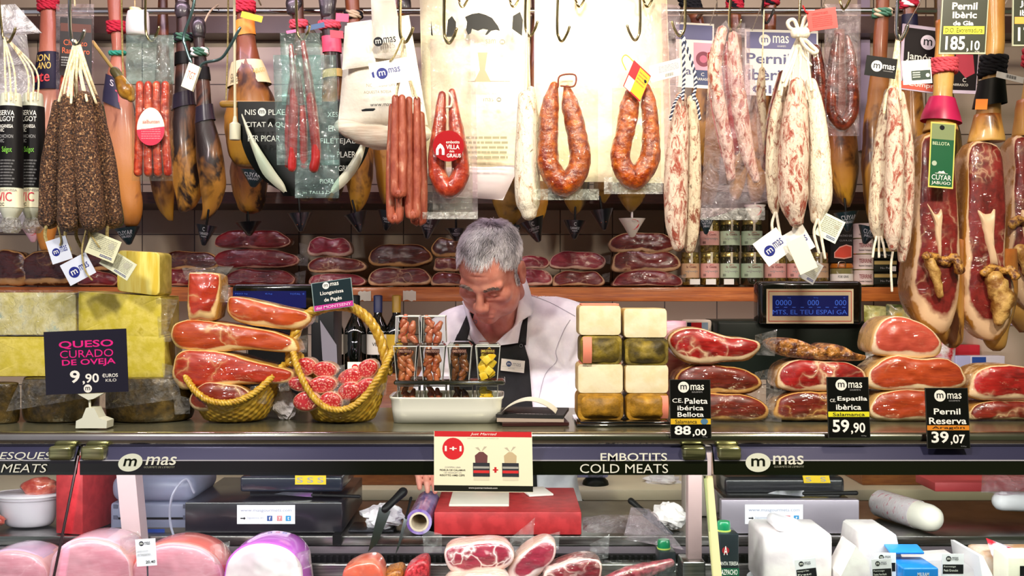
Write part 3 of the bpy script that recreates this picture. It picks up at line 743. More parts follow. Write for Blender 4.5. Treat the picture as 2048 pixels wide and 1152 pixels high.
def drape(poly, off, mat, step=4.0, thick=.003, trees=None, edge=None):
    """cloth piece lying on the coat: outline in pixels filled with a fine grid and dropped onto the surface"""
    pts = np.array(poly, float); x0, y0 = pts.min(0); x1, y1 = pts.max(0); bm = bmesh.new()
    dense = []
    for i in range(len(pts)):
        a, b = pts[i], pts[(i + 1) % len(pts)]; k = max(1, int(np.linalg.norm(b - a) / step))
        dense += [a + (b - a) * t / k for t in range(k)]
    vs = [bm.verts.new((p[0], p[1], 0)) for p in dense]; bm.faces.new(vs)
    for ax_, lo, hi in ((0, x0, x1), (1, y0, y1)):
        n = int((hi - lo) / (step * 2))
        for i in range(1, n + 1):
            co = [0, 0, 0]; co[ax_] = lo + (hi - lo) * i / (n + 1); no = [0, 0, 0]; no[ax_] = 1
            bmesh.ops.bisect_plane(bm, geom=bm.verts[:] + bm.edges[:] + bm.faces[:], plane_co=co, plane_no=no)
    bm.verts.index_update(); out = []
    last = 2.86
    for v in bm.verts:
        d = P(v.co.x, v.co.y, 1.0) - Vector((0, 0, EYE)); hit = None
        for tr in (trees or [tree_c]):
            h = tr.ray_cast(Vector((0, 0, EYE)), d.normalized())
            if h[0] is not None and h[0].y > 2.74 and (hit is None or h[0].y < hit.y): hit = h[0]
        y = hit.y if hit is not None else last
        last = y; out.append((Vector((0, 0, EYE)) + d * y) - Vector((0, off, 0)))
    f = [tuple(q.index for q in p.verts) for p in bm.faces]; bm.free(); k = len(out)
    edges = {}
    for q in f:
        for i in range(len(q)):
            e = (q[i], q[(i + 1) % len(q)]); edges[e] = 1
    rim = [(a, b) for a, b in edges if (b, a) not in edges]
    back = [p + Vector((0, thick, 0)) for p in out]
    return md([tuple(p) for p in out + back], f + [tuple(i + k for i in q[::-1]) for q in f] + [(b, a, a + k, b + k) for a, b in rim], mat)
APR = mottled('apron_cloth', '08090a', '0e1012', 60, rough=.8, bump=.1, bscale=400)
part('apron', drape([(915, 668), (960, 690), (1046, 680), (1058, 720), (1064, 800), (1072, 880), (1075, 1010), (900, 1010), (900, 800), (902, 700)], .010, APR), man, smooth='all')
part('apron_strap', drape([(937, 622), (948, 628), (932, 690), (912, 676), (920, 660)], .012, APR), man, smooth='all')
part('apron_strap', drape([(1040, 632), (1056, 628), (1052, 690), (1036, 690)], .012, APR), man, smooth='all')
def strip(inner, outer, mat, thick=.0045, n=24):
    A = cr([tuple(P(*q)) for q in inner], n); B = cr([tuple(P(*q)) for q in outer], n); v = []; m = 6
    for k in range(2):
        for i in range(n):
            for j in range(m):
                t = j / (m - 1); p = A[i] * (1 - t) + B[i] * t; p = p - np.array((0, .010 * math.sin(math.pi * t) - thick * k, 0)); v.append(p)
    f = grid_faces(n, m, False); k = n * m
    rim = [(i * m, (i + 1) * m) for i in range(n - 1)] + [((i + 1) * m + m - 1, i * m + m - 1) for i in range(n - 1)]
    return md(v, f + [tuple(i + k for i in q[::-1]) for q in f] + [(a, b, b + k, a + k) for a, b in rim], mat)
part('collar_flap', strip([(1038, 556, 2.93), (1043, 580, 2.90), (1036, 612, 2.86), (1028, 650, 2.862), (1008, 670, 2.862), (986, 692, 2.866)],
                          [(1052, 556, 2.955), (1062, 588, 2.93), (1066, 626, 2.885), (1046, 640, 2.862), (1036, 686, 2.862)], CLOTH), man, smooth='all')
part('collar_flap', strip([(934, 600, 2.92), (940, 626, 2.875), (950, 650, 2.866), (964, 670, 2.862), (982, 692, 2.866)],
                          [(924, 602, 2.93), (932, 630, 2.885), (938, 652, 2.865), (938, 668, 2.862), (950, 688, 2.862)], CLOTH), man, smooth='all')
ST = plain('b0aeb8', .8)
for pts in ([(1140, 640), (1128, 660), (1112, 700), (1113, 722), (1090, 750), (1076, 805)], [(1060, 590), (1100, 605), (1150, 632)]):
    q = [];
    for x, y in cr(pts, 30):
        d = P(x, y, 1.0) - Vector((0, 0, EYE)); h = tree_c.ray_cast(Vector((0, 0, EYE)), d.normalized())
        if h[0] is not None: q.append(h[0] - Vector((0, .001, 0)))
    if len(q) > 4: part('seam', tube(q, .0011, ST, n=len(q), seg=5), man)
for x, y in ((951, 643), (1028, 650), (1042, 691)):
    d = P(x, y, 1.0) - Vector((0, 0, EYE)); h = tree_c.ray_cast(Vector((0, 0, EYE)), d.normalized()); c = h[0] if h[0] is not None else Vector((0, 0, EYE)) + d * 2.88
    part('snap_button', tube([c + Vector((.0042 * math.cos(a), -.013, .0042 * math.sin(a))) for a in np.linspace(0, 6.2832, 13)], .0013, plain('9a9aa0', .3, metal=.8), n=25, seg=6, caps=False), man)
bf = qframe((1003, 717), (1050, 722), (1001, 741), 2.845)
bdg = part('name_badge', bf.board(plain('f4f2e8', .3), .003), man, smooth=False)
part('lettering', bf.logo(.33, .38, .115, plain('1a3a6a', .4), WHITE) + bf.text('mas', .5, .25, .84, .52, GREYT) + bf.text('JOSE', .3, .70, .6, .80, GREYT) + bf.rect(.04, .62, .95, .635, GREYT), bdg, smooth=False)
part('trousers', lathe((-.10, 3.0, .06), [(.062, 0), (.07, .3), (.075, .45), (.098, .8)], APR, 20) + lathe((.12, 3.0, .06), [(.062, 0), (.07, .3), (.075, .45), (.098, .8)], APR, 20), man)
for x in (-.10, .12): part('shoe', box(x - .052, x + .052, 2.80, 3.09, 0, .085, plain('121212', .4), .03, 4), man)

# hair: a short grey cap of thousands of tapered strands over a dark scalp layer
def hair_ok(l):
    x, y, z = l; ax_ = abs(x)
    if ax_ > .058 and -.012 < y < .042 and -.05 < z < .022: return False
    front = .067 + .022 * min(1, (ax_ / .055) ** 2) if ax_ < .05 else .089 - (ax_ - .05) * 1.4     # hairline height on the brow, receding over the temples
    if y < -.055: return z > front + (y + .1) * .1
    if y < -.022: return z > .025 + (-.022 - y) * .9
    if y < .004: return z > -.030
    if y < .035: return z > .012 if ax_ > .05 else z > 0
    return z > -.075
iR = np.linalg.inv(HR); L = ((BV - HEAD) @ iR.T) / HS
hidx = [i for i in range(len(BV)) if -.1 < L[i][2] < .13 and abs(L[i][0]) < .0775 and np.linalg.norm(L[i]) < .14 and hair_ok(L[i])]
hset = set(hidx); HF = [q for q in BF if all(i in hset for i in q)]
mapi = {}; HV = []; 
nrm = np.zeros_like(BV)
for q in HF:
    a, b, c = BV[q[0]], BV[q[1]], BV[q[2]]; n_ = np.cross(b - a, c - a)
    for i in q: nrm[i] += n_
used = sorted({i for q in HF for i in q})
for i in used: mapi[i] = len(HV); nn = nrm[i] / (np.linalg.norm(nrm[i]) + 1e-12); nrm[i] = nn; HV.append(BV[i] + nn * .004)
HAIR_D = mottled('hair_under', '6a6668', 'b4b0b4', 90, rough=.8, bump=.8, bscale=220)
hb = NB('hair_strand'); ha = hb.n('ShaderNodeAttribute'); ha.attribute_name = 'tone'
hb.base(hb.ramp(ha.outputs['Fac'], [(0, '6a666a'), (.25, 'b0acb2'), (.6, 'e0dce2'), (1, 'fcfafc')])); hb.set(rough=.5, spec=.4)
hair = part('hair', md(HV, [tuple(mapi[i] for i in q) for q in HF], HAIR_D), man, smooth='all')
def strands(n, lmin, lmax):
    rnd = random.Random(3); v = []; f = []; tone = []
    crown = np.array((0.0, .055, .095))
    for _ in range(n):
        i = used[rnd.randrange(len(used))]; p = BV[i] + nrm[i] * .002; l = L[i]
        d = l - crown; d = d / (np.linalg.norm(d) + 1e-6); d = np.array((d[0], d[1] - .25, d[2] * (1 if l[2] < .06 else .3)))
        if l[1] > .0 and l[2] < .03: d = np.array((0, .3, -1))
        w = HR @ d; nn = nrm[i]; w = w - nn * (w @ nn); w = w / (np.linalg.norm(w) + 1e-6)
        cl = nz3(l, 55, 2.0); sw = np.cross(nn, w)
        w = w + sw * (cl * .9 + rnd.uniform(-.25, .25)); top = max(0, min(1, (l[2] - .03) / .05))
        Ln = rnd.uniform(lmin, lmax) * (.55 + .6 * top); lift = .32 + .38 * top * (1 if l[1] < .06 else .5) + .2 * cl
        tn = max(0, min(1, .55 + .55 * nz3(l, 30, 5.0) + rnd.uniform(-.35, .3) - (.25 if (l[1] < -.02 and l[2] > .085) else 0)))
        r = rnd.uniform(.0005, .0009); k = len(v)
        for s in range(4):
            t = s / 3; c = p + (w * t + nn * lift * (t - .5 * t * t)) * Ln; rr = r * (1 - .8 * t)
            for a in range(3):
                th = 2.094 * a; v.append(c + rr * (sw * math.cos(th) + nn * math.sin(th))); tone.append(tn)
        for s in range(3):
            for a in range(3):
                b_ = (a + 1) % 3; f.append((k + s * 3 + a, k + s * 3 + b_, k + s * 3 + 3 + b_, k + s * 3 + 3 + a))
    return md(v, f, hb.m, {'tone': np.array(tone)})
part('strands', strands(13000, .012, .026), hair, smooth='all', kind='stuff')
def brow():
    rnd = random.Random(5); out = [MD(), MD()]
    for k, s in ((0, -1), (1, 1)):
        for _ in range(130):
            u = rnd.random(); x = s * (.013 + .034 * u); base = hp(x, -.12, .010 + .006 * math.sin(u * 2.6) + rnd.uniform(-.0035, .0035)); d = hp(x, 0, .01) - base
            h = tree_b.ray_cast(Vector(base), Vector(d).normalized())
            if h[0] is None: continue
            p = np.array(h[0]); e = p + HR @ np.array((s * .008, -.0035 - rnd.random() * .002, .002 - .005 * u))
            out[k] += tube([p, (p + e) / 2 + HR @ np.array((0, -.001, .0006)), e], [.0006, .0005, .0002], plain(rnd.choice(('6a5a54', '94867e', '4c3c38')), .6), n=3, seg=3, blunt=False)
    return out
for b_ in brow(): part('eyebrow', b_, man)
# ---------------------------------------------------------------- hams
def loft(st, Y, m, dr=.8, n=40, seg=22, noise=.05, nscale=14, seed=0, yoff=None):
    """body of changing width: stations (px left, px right, py) in pixels at depth Y"""
    q = cr([(X((a + b) / 2, Y), Z(c, Y), X(b, Y) - X(a, Y)) for a, b, c in st], n); v, at = [], []
    for i, (x, z, w) in enumerate(q):
        t = i / (n - 1); h = max(w / 2, .002)
        for j in range(seg):
            th = 6.2832 * j / seg; p = np.array((x + h * math.cos(th), Y + h * dr * math.sin(th), z))
            if noise: d = 1 + noise * (nz3(p, nscale, seed) + .5 * nz3(p, nscale * 2.7, seed + 4)) + (noise * 2.2 * nz3((0, 0, z), 7, seed + 9) * math.cos(th * 2 + seed) + noise * .7 * math.sin(th * 3 + seed * 2 + z * 9)) * min(1, t * 2.2); p = np.array((x + (p[0] - x) * d + (noise * .5 * h * nz3((seed, 0, z), 11, 3) if .15 < t < .97 else 0), Y + (p[1] - Y) * d, z + .1 * h * nz3(p, nscale, seed + 2)))
            v.append(p); at.append(t)
    return md(v, grid_faces(n, seg) + [tuple(range(seg))[::-1], tuple((n - 1) * seg + j for j in range(seg))], m, {'t': np.array(at)})
def prof(st, Y, py):
    """centre x and half width of a lofted body at a pixel row"""
    s = cr([((a + b) / 2, (b - a) / 2, c) for a, b, c in st], 80); i = int(np.argmin(abs(s[:, 2] - py))); return s[i, 0], s[i, 1]
def band(st, Y, py0, py1, m, dr=.8, grow=.004, tilt=0, n=4, flare=0):
    v = []; seg = 28
    for i in range(n):
        py = py0 + (py1 - py0) * i / (n - 1); c, h = prof(st, Y, py); R = h * Y / F + grow + flare * i / (n - 1)
        for j in range(seg):
            th = 6.2832 * j / seg; x = R * math.cos(th); v.append((X(c, Y) + x, Y + R * dr * math.sin(th), Z(py, Y) + x * tilt))
    return md(v, grid_faces(n, seg), m)
def wraptext(t, st, Y, py0, py1, m, u0=-.8, u1=.8, dr=.8, grow=.0055, tilt=0, bold=.01, flare=0):
    g, f = glyphs(t, bold); v = []
    for p in g:
        py = py1 + (py0 - py1) * p[1]; c, h = prof(st, Y, py); R = h * Y / F + grow + flare; th = u0 + (u1 - u0) * p[0]
        v.append((X(c, Y) + R * math.sin(th), Y - R * dr * math.cos(th), Z(py, Y) + R * math.sin(th) * tilt))
    return md(v, f, m) if len(v) else MD()
SERR = ramp_mat('ham_skin_pink', [(0, '8c4c34'), (.2, 'a86048'), (.5, 'c88a66'), (.7, 'cc8840'), (.85, 'c07c2c'), (1, '6a3c14')], spots=('7a3c24', 9, .56))
IBER = ramp_mat('ham_skin_dark', [(0, '241814'), (.2, '4a2a1c'), (.42, '6c4024'), (.58, 'a06c2c'), (.75, 'cc9434'), (.92, 'b07a28'), (1, '7a5424')], spots=('22140c', 9, .46), namp=.4)
GOLD = ramp_mat('ham_skin_gold', [(0, '6a3a20'), (.3, '7c4220'), (.55, 'a8722c'), (.8, 'b48420'), (1, '6a4612')], spots=('40200c', 8, .50), namp=.35)
OLIVE = ramp_mat('ham_skin_olive', [(0, '3a2a14'), (.4, '6a4a1c'), (.8, '8a6a24'), (1, '5a4218')], spots=('2a1e0e', 9, .55), namp=.4)
HOOF = mottled('hoof', '141214', '3a3436', 40, rough=.35, coat=.3, bump=.3)
REDROPE = plain('b01830', .8); BLKROPE = plain('16161a', .8); GRNROPE = plain('3a6a50', .8); TANROPE = plain('b8a888', .85); PINKROPE = plain('d04a58', .8)
def ring_rope(st, Y, py, mats, r=.008, loops=3, dr=.8, gap=None):
    m = MD(); gap = gap or r * 1.5
    for k in range(loops):
        c, h = prof(st, Y, py + (k - (loops - 1) / 2) * gap * F / Y); R = h * Y / F + r * .4; z = Z(py, Y) - (k - (loops - 1) / 2) * gap
        m += rope([(X(c, Y) + R * math.cos(a), Y + R * dr * math.sin(a), z + .003 * math.sin(a + k)) for a in np.linspace(0, 6.2832, 17)], r, mats, turns=int(R * 6.28 / r / 5), n=40)
    return m
RAILZ, RAILY = 2.40, 3.25
def ham(label, st, Y, mat, dr=.8, hoof=None, ropes=(), bands=(), texts=(), hang=True, seed=0, group=None, noise=.085):
    """bands: (py0, py1, material, tilt); ropes: (py, materials, loops)"""
    x0 = X((st[0][0] + st[0][1]) / 2, Y)
    t = thing('cured_ham', label, 'ham', (x0, Y, Z(st[0][2], Y)), group)
    part('body', loft(st, Y, mat, dr, seed=seed, noise=noise), t, smooth='all')
    if hoof:
        a, b, c, d = hoof
        hf = part('hoof', loft([(a + (b - a) * .2, b - (b - a) * .2, c), (a, b, c + (d - c) * .3), (a, b, c + (d - c) * .7), (a + (b - a) * .1, b - (b - a) * .1, d)], Y, HOOF, .9, n=10, noise=.1, nscale=40), t, smooth='all')
    for py, mats, lp in ropes: part('rope', ring_rope(st, Y, py, mats, loops=lp, dr=dr), t, smooth='all')
    bs = []
    for py0, py1, mt, ti in bands: bs.append(part('paper_band', band(st, Y, py0, py1, mt, dr, tilt=ti), t, smooth='all'))
    for bi, s, py0, py1, mt, u0, u1, ti in texts: part('lettering', wraptext(s, st, Y, py0, py1, mt, u0, u1, dr, tilt=ti), bs[bi], smooth=False)
    if hang:   # cord from the shank up to the rail
        z = Z(st[0][2], Y)
        if z < RAILZ + .05: part('cord', tube([(x0, Y, z - .02), (x0, (Y + RAILY) / 2, (z + RAILZ) / 2 + .02), (x0, RAILY, RAILZ + .02)], .003, TANROPE, seg=6), t)
    return t
rl = thing('ham_rail', 'long chromed rail along the back of the stall, hams hang from it', 'rail', (0, RAILY, RAILZ))
part('bar', tube([(-2.3, RAILY, RAILZ), (2.3, RAILY, RAILZ)], .011, CHROME, n=2, seg=14), rl)
for x in (-2.0, -.7, .62, 2.0): part('bracket', tube([(x, RAILY, RAILZ), (x, 3.69, RAILZ)], .008, STEEL, n=2, seg=8), rl)
NAVY = plain('1a1a2e', .35); PURP = plain('2a2430', .25, coat=.5)
YT = plain('e8c860', .5); PK = plain('e0506a', .4)
def h2(L, sh, wide, py0, py1, py2, py3, c2=None, tip=.35):
    """usual outline: thin shank at L px, swelling to wide, then a rounded tip"""
    c2 = c2 if c2 is not None else L
    return [(L - sh, L + sh, py0), (L - sh * .9, L + sh * .9, (py0 + py1) / 2), (L - sh * 1.15, L + sh * 1.15, py1), ((L + c2) / 2 - wide * .8, (L + c2) / 2 + wide * .8, py1 + (py2 - py1) * .35), (c2 - wide, c2 + wide, py2), (c2 - wide * .8, c2 + wide * .8, py2 + (py3 - py2) * .55), (c2 - wide * tip, c2 + wide * tip, py3 - 6), (c2 - wide * .12, c2 + wide * .12, py3)]
# back row, one after the other along the rail
s = h2(96, 16, 34, -40, 110, 330, 500, 92)
ham('pink-skinned cured ham with navy paper band and red rope, between white sausages and pepper sausages', s, 3.2, SERR, ropes=((10, REDROPE, 3),), bands=((106, 182, NAVY, .08),),
    texts=((0, 'ION', 112, 126, YT, -.7, .5, .08), (0, 'ANO', 128, 142, YT, -.5, .6, .08), (0, 'arte', 150, 168, plain('e04848', .4), -.9, .5, .1)), seed=1)
s = [(214, 246, -50), (216, 244, 20), (222, 246, 70), (224, 246, 110), (214, 256, 165), (208, 272, 230), (212, 276, 300), (226, 280, 370), (240, 282, 420), (248, 276, 448), (256, 268, 455)]
ham('pink-orange cured ham with grey paper band and red braided rope, behind the whisk-like brush', s, 3.2, SERR, ropes=((54, REDROPE, 3), (106, plain('2a9a7a', .6), 1)), bands=((158, 218, plain('38384e', .35), -.45),),
    texts=((0, 'Ta', 182, 205, PK, .1, .8, -.45), (0, 'S', 165, 178, WHITE, -.3, 0, -.45)), seed=2)
s = [(318, 334, -40), (312, 340, 120), (304, 350, 240), (298, 352, 330), (306, 350, 380), (318, 346, 415), (334, 346, 438), (340, 346, 442)]
ham('yellow-tipped ham mostly hidden behind the clear pack of red sausages', s, 3.4, GOLD, seed=3)
s = [(350, 378, -10), (353, 380, 60), (352, 382, 120), (350, 384, 175), (344, 392, 230), (340, 402, 290), (344, 406, 350), (352, 404, 385), (356, 392, 412), (358, 372, 424)]
ham('dark-shanked ham with black hoof, behind the cream plastic grip', s, 3.12, IBER, hoof=(350, 380, 0, 38), ropes=((75, (GRNROPE, BLKROPE), 2),), bands=((105, 130, BLACK, .1), (186, 216, PURP, .25)), seed=4)
s = [(386, 408, 60), (388, 410, 100), (392, 418, 150), (394, 422, 200), (392, 430, 250), (392, 446, 310), (398, 450, 360), (404, 444, 395), (404, 430, 425), (400, 412, 441)]
ham('slim dark ham with grey split hoof and green-white cord, beside the banner', s, 3.05, IBER, hoof=(383, 412, 36, 76), ropes=((104, (GRNROPE, WHITE), 2),), bands=((134, 160, BLACK, 0), (212, 244, PURP, .25)), seed=5)
s = [(476, 502, -40), (474, 506, 40), (472, 512, 90), (462, 528, 140), (456, 546, 190), (450, 552, 240), (454, 548, 290), (470, 540, 325), (486, 524, 335)]
h6 = ham('broad ham with orange cap and cream paper label, beside the black banner', s, 3.05, GOLD, ropes=((14, REDROPE, 3),), bands=((40, 72, plain('e09030', .4), .15), (124, 172, plain('ece2a8', .45), .12)),
    texts=((1, 'JABUGO', 150, 162, YT, .35, 1.1, .35), (1, 'CUYAR', 150, 160, INK, -.8, -.2, .1), (1, 'JABUGO', 162, 170, INK, -.8, -.2, .1)), seed=6)
s = [(490, 520, 180), (478, 530, 260), (462, 536, 340), (466, 534, 390), (478, 524, 418), (492, 508, 427)]
ham('dark ham with golden rounded tip hanging behind the broad ham beside the banner', s, 3.4, IBER, seed=7)
s = [(575, 605, -60), (580, 606, 0), (586, 610, 60), (580, 618, 150), (570, 640, 260), (580, 640, 350), (592, 632, 392), (604, 618, 402)]
h8 = ham('dark-hoofed ham tied with red rope, behind the clear pack of thin red sausages', s, 3.15, IBER, hoof=(572, 604, -8, 30), ropes=((48, PINKROPE, 2),), seed=8)
s = [(640, 668, -60), (642, 672, 30), (646, 680, 80), (648, 682, 140), (644, 688, 200), (632, 700, 300), (646, 690, 370), (656, 676, 402)]
h9 = ham('dark brown shank with pink foil collar and narrow yellow paper ring, rising above the banner', s, 3.15, IBER, hoof=(638, 672, -40, 36), ropes=((50, PINKROPE, 2),), bands=((74, 106, PK, 0), (140, 156, plain('dcc06c', .5), .1)), seed=9)
s = [(688, 716, -60), (690, 718, 0), (694, 722, 60), (690, 730, 180), (682, 746, 300), (692, 746, 350), (700, 738, 395), (706, 724, 418), (710, 716, 424)]
ham('golden ham with dark patches, its tip showing between banner edge and red-brown sausages', s, 3.2, GOLD, ropes=((30, (TANROPE, BLKROPE), 2),), seed=10)
s = [(782, 806, -60), (776, 806, 40), (766, 806, 160), (746, 800, 280), (750, 792, 340), (758, 784, 385), (766, 776, 408)]
ham('yellow ham hanging directly behind the long red-brown sausages', s, 3.3, GOLD, hoof=(792, 822, -10, 30), bands=((36, 68, ORANGE, .1),), seed=11)
for lab, c, w, p2, p3, ma, sd in (('olive-yellow ham tip below the large white bags, above the grey haired person', 1018, 36, 380, 452, OLIVE, 12), ('small brown ham tip under the white sausage', 1076, 22, 380, 448, GOLD, 13),
    ('round amber ham tip below the loop sausage nearest the bag corner', 1150, 28, 370, 428, OLIVE, 14), ('greenish ham tip above the white drip cup', 1262, 30, 370, 424, OLIVE, 15), ('dark ham tip half hidden left of the greenish one', 1208, 20, 360, 406, OLIVE, 16)):
    ham(lab, h2(c, 14, w, -40, 120, p2, p3), 3.3, ma, seed=sd)
s = [(1360, 1392, -60), (1362, 1394, 0), (1382, 1408, 40), (1386, 1412, 90), (1384, 1420, 180), (1376, 1440, 290), (1384, 1436, 370), (1396, 1424, 410)]
ham('ham with thick black rope on its shank, behind the white picture poster', s, 3.35, GOLD, ropes=((10, BLKROPE, 4),), seed=17)
s = [(1456, 1482, -60), (1458, 1482, 40), (1456, 1486, 120), (1446, 1500, 260), (1452, 1490, 360), (1464, 1478, 400)]
ham('ham with red and black rope behind the bagged pale sausages', s, 3.35, GOLD, ropes=((8, (REDROPE, BLKROPE), 4),), seed=18)
s = [(1530, 1556, -60), (1530, 1552, 40), (1520, 1552, 120), (1492, 1544, 260), (1494, 1534, 360), (1502, 1520, 404)]
ham('ham with red and black rope behind the purple-headed poster', s, 3.35, GOLD, ropes=((0, (REDROPE, BLKROPE), 3),), seed=19)
s = [(1668, 1690, 60), (1664, 1694, 160), (1656, 1712, 270), (1654, 1718, 330), (1662, 1714, 370), (1676, 1706, 400), (1690, 1700, 414)]
ham('mottled yellow ham with dark patch, below the vacuum packed dark sausage', s, 3.1, GOLD, seed=20)
s = [(1752, 1782, -60), (1752, 1778, 10), (1748, 1776, 70), (1744, 1774, 130), (1736, 1782, 190), (1726, 1788, 260), (1722, 1786, 340), (1728, 1780, 400), (1738, 1768, 440), (1748, 1760, 452)]
ham('tall amber ham with bare brown shank and grey-green rope, behind three white sausages', s, 3.0, GOLD, ropes=((26, (GRNROPE, TANROPE), 2),), seed=21)
s = [(1804, 1830, -40), (1806, 1832, 20), (1804, 1836, 90), (1800, 1846, 200), (1800, 1852, 300), (1808, 1846, 370), (1818, 1834, 410)]
ham('golden ham behind the black Jamón poster', s, 3.2, GOLD, ropes=((4, (REDROPE, WHITE), 3),), bands=((30, 60, NAVY, 0),), seed=22)
s = [(1868, 1894, -40), (1868, 1896, 40), (1866, 1900, 150), (1870, 1920, 260), (1880, 1930, 330), (1890, 1924, 370), (1902, 1914, 396)]
ham('dark amber ham between the two cut hams, far behind the green label', s, 3.25, OLIVE, seed=23)
for h, tl, tr, bl, col in ((h6, (484, 22), (526, 33), (481, 34), 'e8c818'), (h9, (612, 52), (648, 44), (614, 62), '3a5a78'), (h9, (672, 26), (698, 28), (671, 42), 'e04868'), (h8, (572, 62), (592, 58), (574, 68), 'e86890'), (h9, (660, 60), (686, 62), (661, 75), 'd83a48')):
    part('paper_tag', qframe(tl, tr, bl, 3.0).board(plain(col, .45), .001), h, smooth=False)
# ---- three cut hams hanging at the front
FY = 2.28
CUT = meat('ham_cut_red', red='842420', deep='46120f', fat='e2c09a', rind='a8742c', rim=.17, vein=.3, vscale=16, vst=(1.3, 1, .35))
SKINY = ramp_mat('ham_tip_skin', [(0, 'a05a24'), (.3, 'c08a3c'), (.7, 'c89c50'), (1, '9a6a2c')], spots=('4a2410', 11, .57), namp=.4)
BONE = mottled('bone', '8a5a20', 'd0a860', 45, .4, .6, rough=.5, bump=.8, coat=.3, dist=.006)
RUST = mottled('bone_edge', '5a2a10', 'c89440', 80, .4, .6, rough=.5, bump=1.0, coat=.4, dist=.008)
def cut_ham(label, sh, flare, out, tip, seam, bone, Y, extra, seed):
    t = thing('cut_ham', label, 'ham', (X((sh[0][0] + sh[0][1]) / 2, Y), Y, Z(sh[0][2], Y)))
    part('shank', loft(sh, Y, SKINY, .85, n=24, seed=seed), t, smooth='all')
    fl = MD(); a, b = flare; fl = loft([(sh[-1][0], sh[-1][1], a), (sh[-1][0] - 6, sh[-1][1] + 4, (a + b) / 2), (sh[-1][0] - 12, sh[-1][1] + 8, b), (sh[-1][0] - 8, sh[-1][1] + 4, b + 2)], Y - .004, SKINY, .85, n=12, seed=seed)
    part('skin_collar', fl, t, smooth='all')
    part('cut_face', slab(out, Y - .03, .10, CUT, .010, n=56, seed=seed), t, smooth='all')
    part('tip', loft(tip, Y + .02, SKINY, .75, n=26, seed=seed + 1, noise=.04), t, smooth='all')
    part('fat_seam', slab(seam, Y - .0435, .01, plain('e0c09c', .4, coat=.5), .003, n=30, rings=4, rough=.25, seed=seed), t, smooth='all')
    part('hip_bone', tube([P(x, y, Y - .05) for x, y in bone[0]], [q * Y / F for q in bone[1]], BONE, seg=12, noise=.35, nscale=70), t, smooth='all')
    part('bone_rim', tube([P(x, y, Y - .05 + .01 * math.sin(i)) for i, (x, y) in enumerate(bone[2])], [9 * Y / F] * len(bone[2]), RUST, seg=9, noise=.6, nscale=90), t, smooth='all')
    part('cord', tube([(X((sh[0][0] + sh[0][1]) / 2, Y), Y, Z(sh[0][2], Y) - .02), (X((sh[0][0] + sh[0][1]) / 2, Y), Y - .03, 2.34)], .004, TANROPE, n=2, seg=6), t)
    return t
A_sh = [(1872, 1906, 40), (1872, 1908, 90), (1868, 1908, 140), (1866, 1904, 190), (1858, 1906, 230)]
hA = cut_ham('cut ham with pink rope, magenta collar and long green hanging label', A_sh, (232, 262),
    [(1850, 268), (1842, 340), (1836, 430), (1826, 540), (1822, 590), (1840, 640), (1872, 668), (1900, 660), (1918, 600), (1922, 520), (1918, 420), (1912, 330), (1904, 272)],
    [(1826, 1926, 480), (1824, 1926, 560), (1838, 1926, 620), (1862, 1926, 660), (1884, 1924, 685), (1898, 1912, 696)],
    [(1858, 410), (1868, 440), (1872, 470), (1878, 510), (1884, 520), (1884, 470), (1888, 430), (1884, 412), (1874, 428)],
    ([(1852, 512), (1868, 540), (1880, 590)], [8, 10, 7], [(1852, 512), (1870, 516), (1890, 524), (1908, 516), (1920, 540)]), FY, None, 31)
part('rope', ring_rope(A_sh, FY, 132, PINKROPE, r=.006, loops=4, dr=.9), hA, smooth='all')
part('paper_collar', band(A_sh, FY, 196, 244, plain('c42458', .35), .9, .006, -.12, 5, .012), hA, smooth='all')
lf = qframe((1862, 243), (1912, 247), (1856, 374), 2.2)
lb = part('hanging_label', lf.board(plain('d8d46a', .4), .0015), hA, smooth=False)
part('lettering', lf.rect(.05, .025, .95, .975, GREEN, .0004) + lf.rect(.05, .025, .95, .26, plain('8a9a6a', .4), .0006) + lf.disc(.45, .08, .1, INK, .0008) + lf.text('BELLOTA', .1, .30, .78, .35, plain('d8e8c0', .4), .01, d=.001)
     + lf.text('CUYAR', .12, .80, .9, .88, WHITE, .012, d=.001) + lf.text('JABUGO', .12, .90, .88, .96, WHITE, .01, d=.001) + lf.rect(.25, .775, .75, .782, WHITE, .001) + lf.poly([(.35, .77), (.42, .745), (.5, .75), (.58, .735), (.66, .77)], WHITE, .001)
     + lf.disc(.2, .63, .1, plain('b0c0a8', .5), .001), lb, smooth=False)
B_sh = [(1968, 2008, -60), (1972, 2008, 20), (1972, 2008, 90), (1966, 2002, 150), (1956, 2002, 215), (1950, 2000, 250)]
hB = cut_ham('cut ham with black rope and wide black label, second from the wall of price boards', B_sh, (230, 282),
    [(1944, 286), (1936, 380), (1930, 480), (1928, 570), (1934, 630), (1962, 672), (2000, 680), (2024, 640), (2030, 570), (2012, 540), (2014, 430), (2010, 350), (1998, 290)],
    [(1930, 2030, 500), (1930, 2032, 570), (1938, 2026, 620), (1956, 2016, 655), (1972, 2010, 690), (1986, 2000, 702)],
    [(1960, 424), (1974, 430), (1992, 416), (1990, 460), (1992, 510), (2000, 540), (1986, 536), (1974, 490), (1966, 450)],
    ([(1990, 560), (2004, 600), (1998, 640)], [18, 22, 12], [(1968, 545), (1984, 536), (2004, 542), (2022, 540), (2030, 552)]), FY + .03, None, 35)
part('rope', ring_rope(B_sh, FY + .03, 132, BLKROPE, r=.008, loops=4, dr=.9), hB, smooth='all')
part('black_label', band(B_sh, FY + .03, 158, 212, BLACK, .9, .008, .15, 4, .004), hB, smooth='all')
tf = qframe((1994, 142), (2048, 155), (1992, 154), 2.2)
pl = part('barcode_tag', tf.board(plain('d8d4cc', .4), .001), hB, smooth=False)
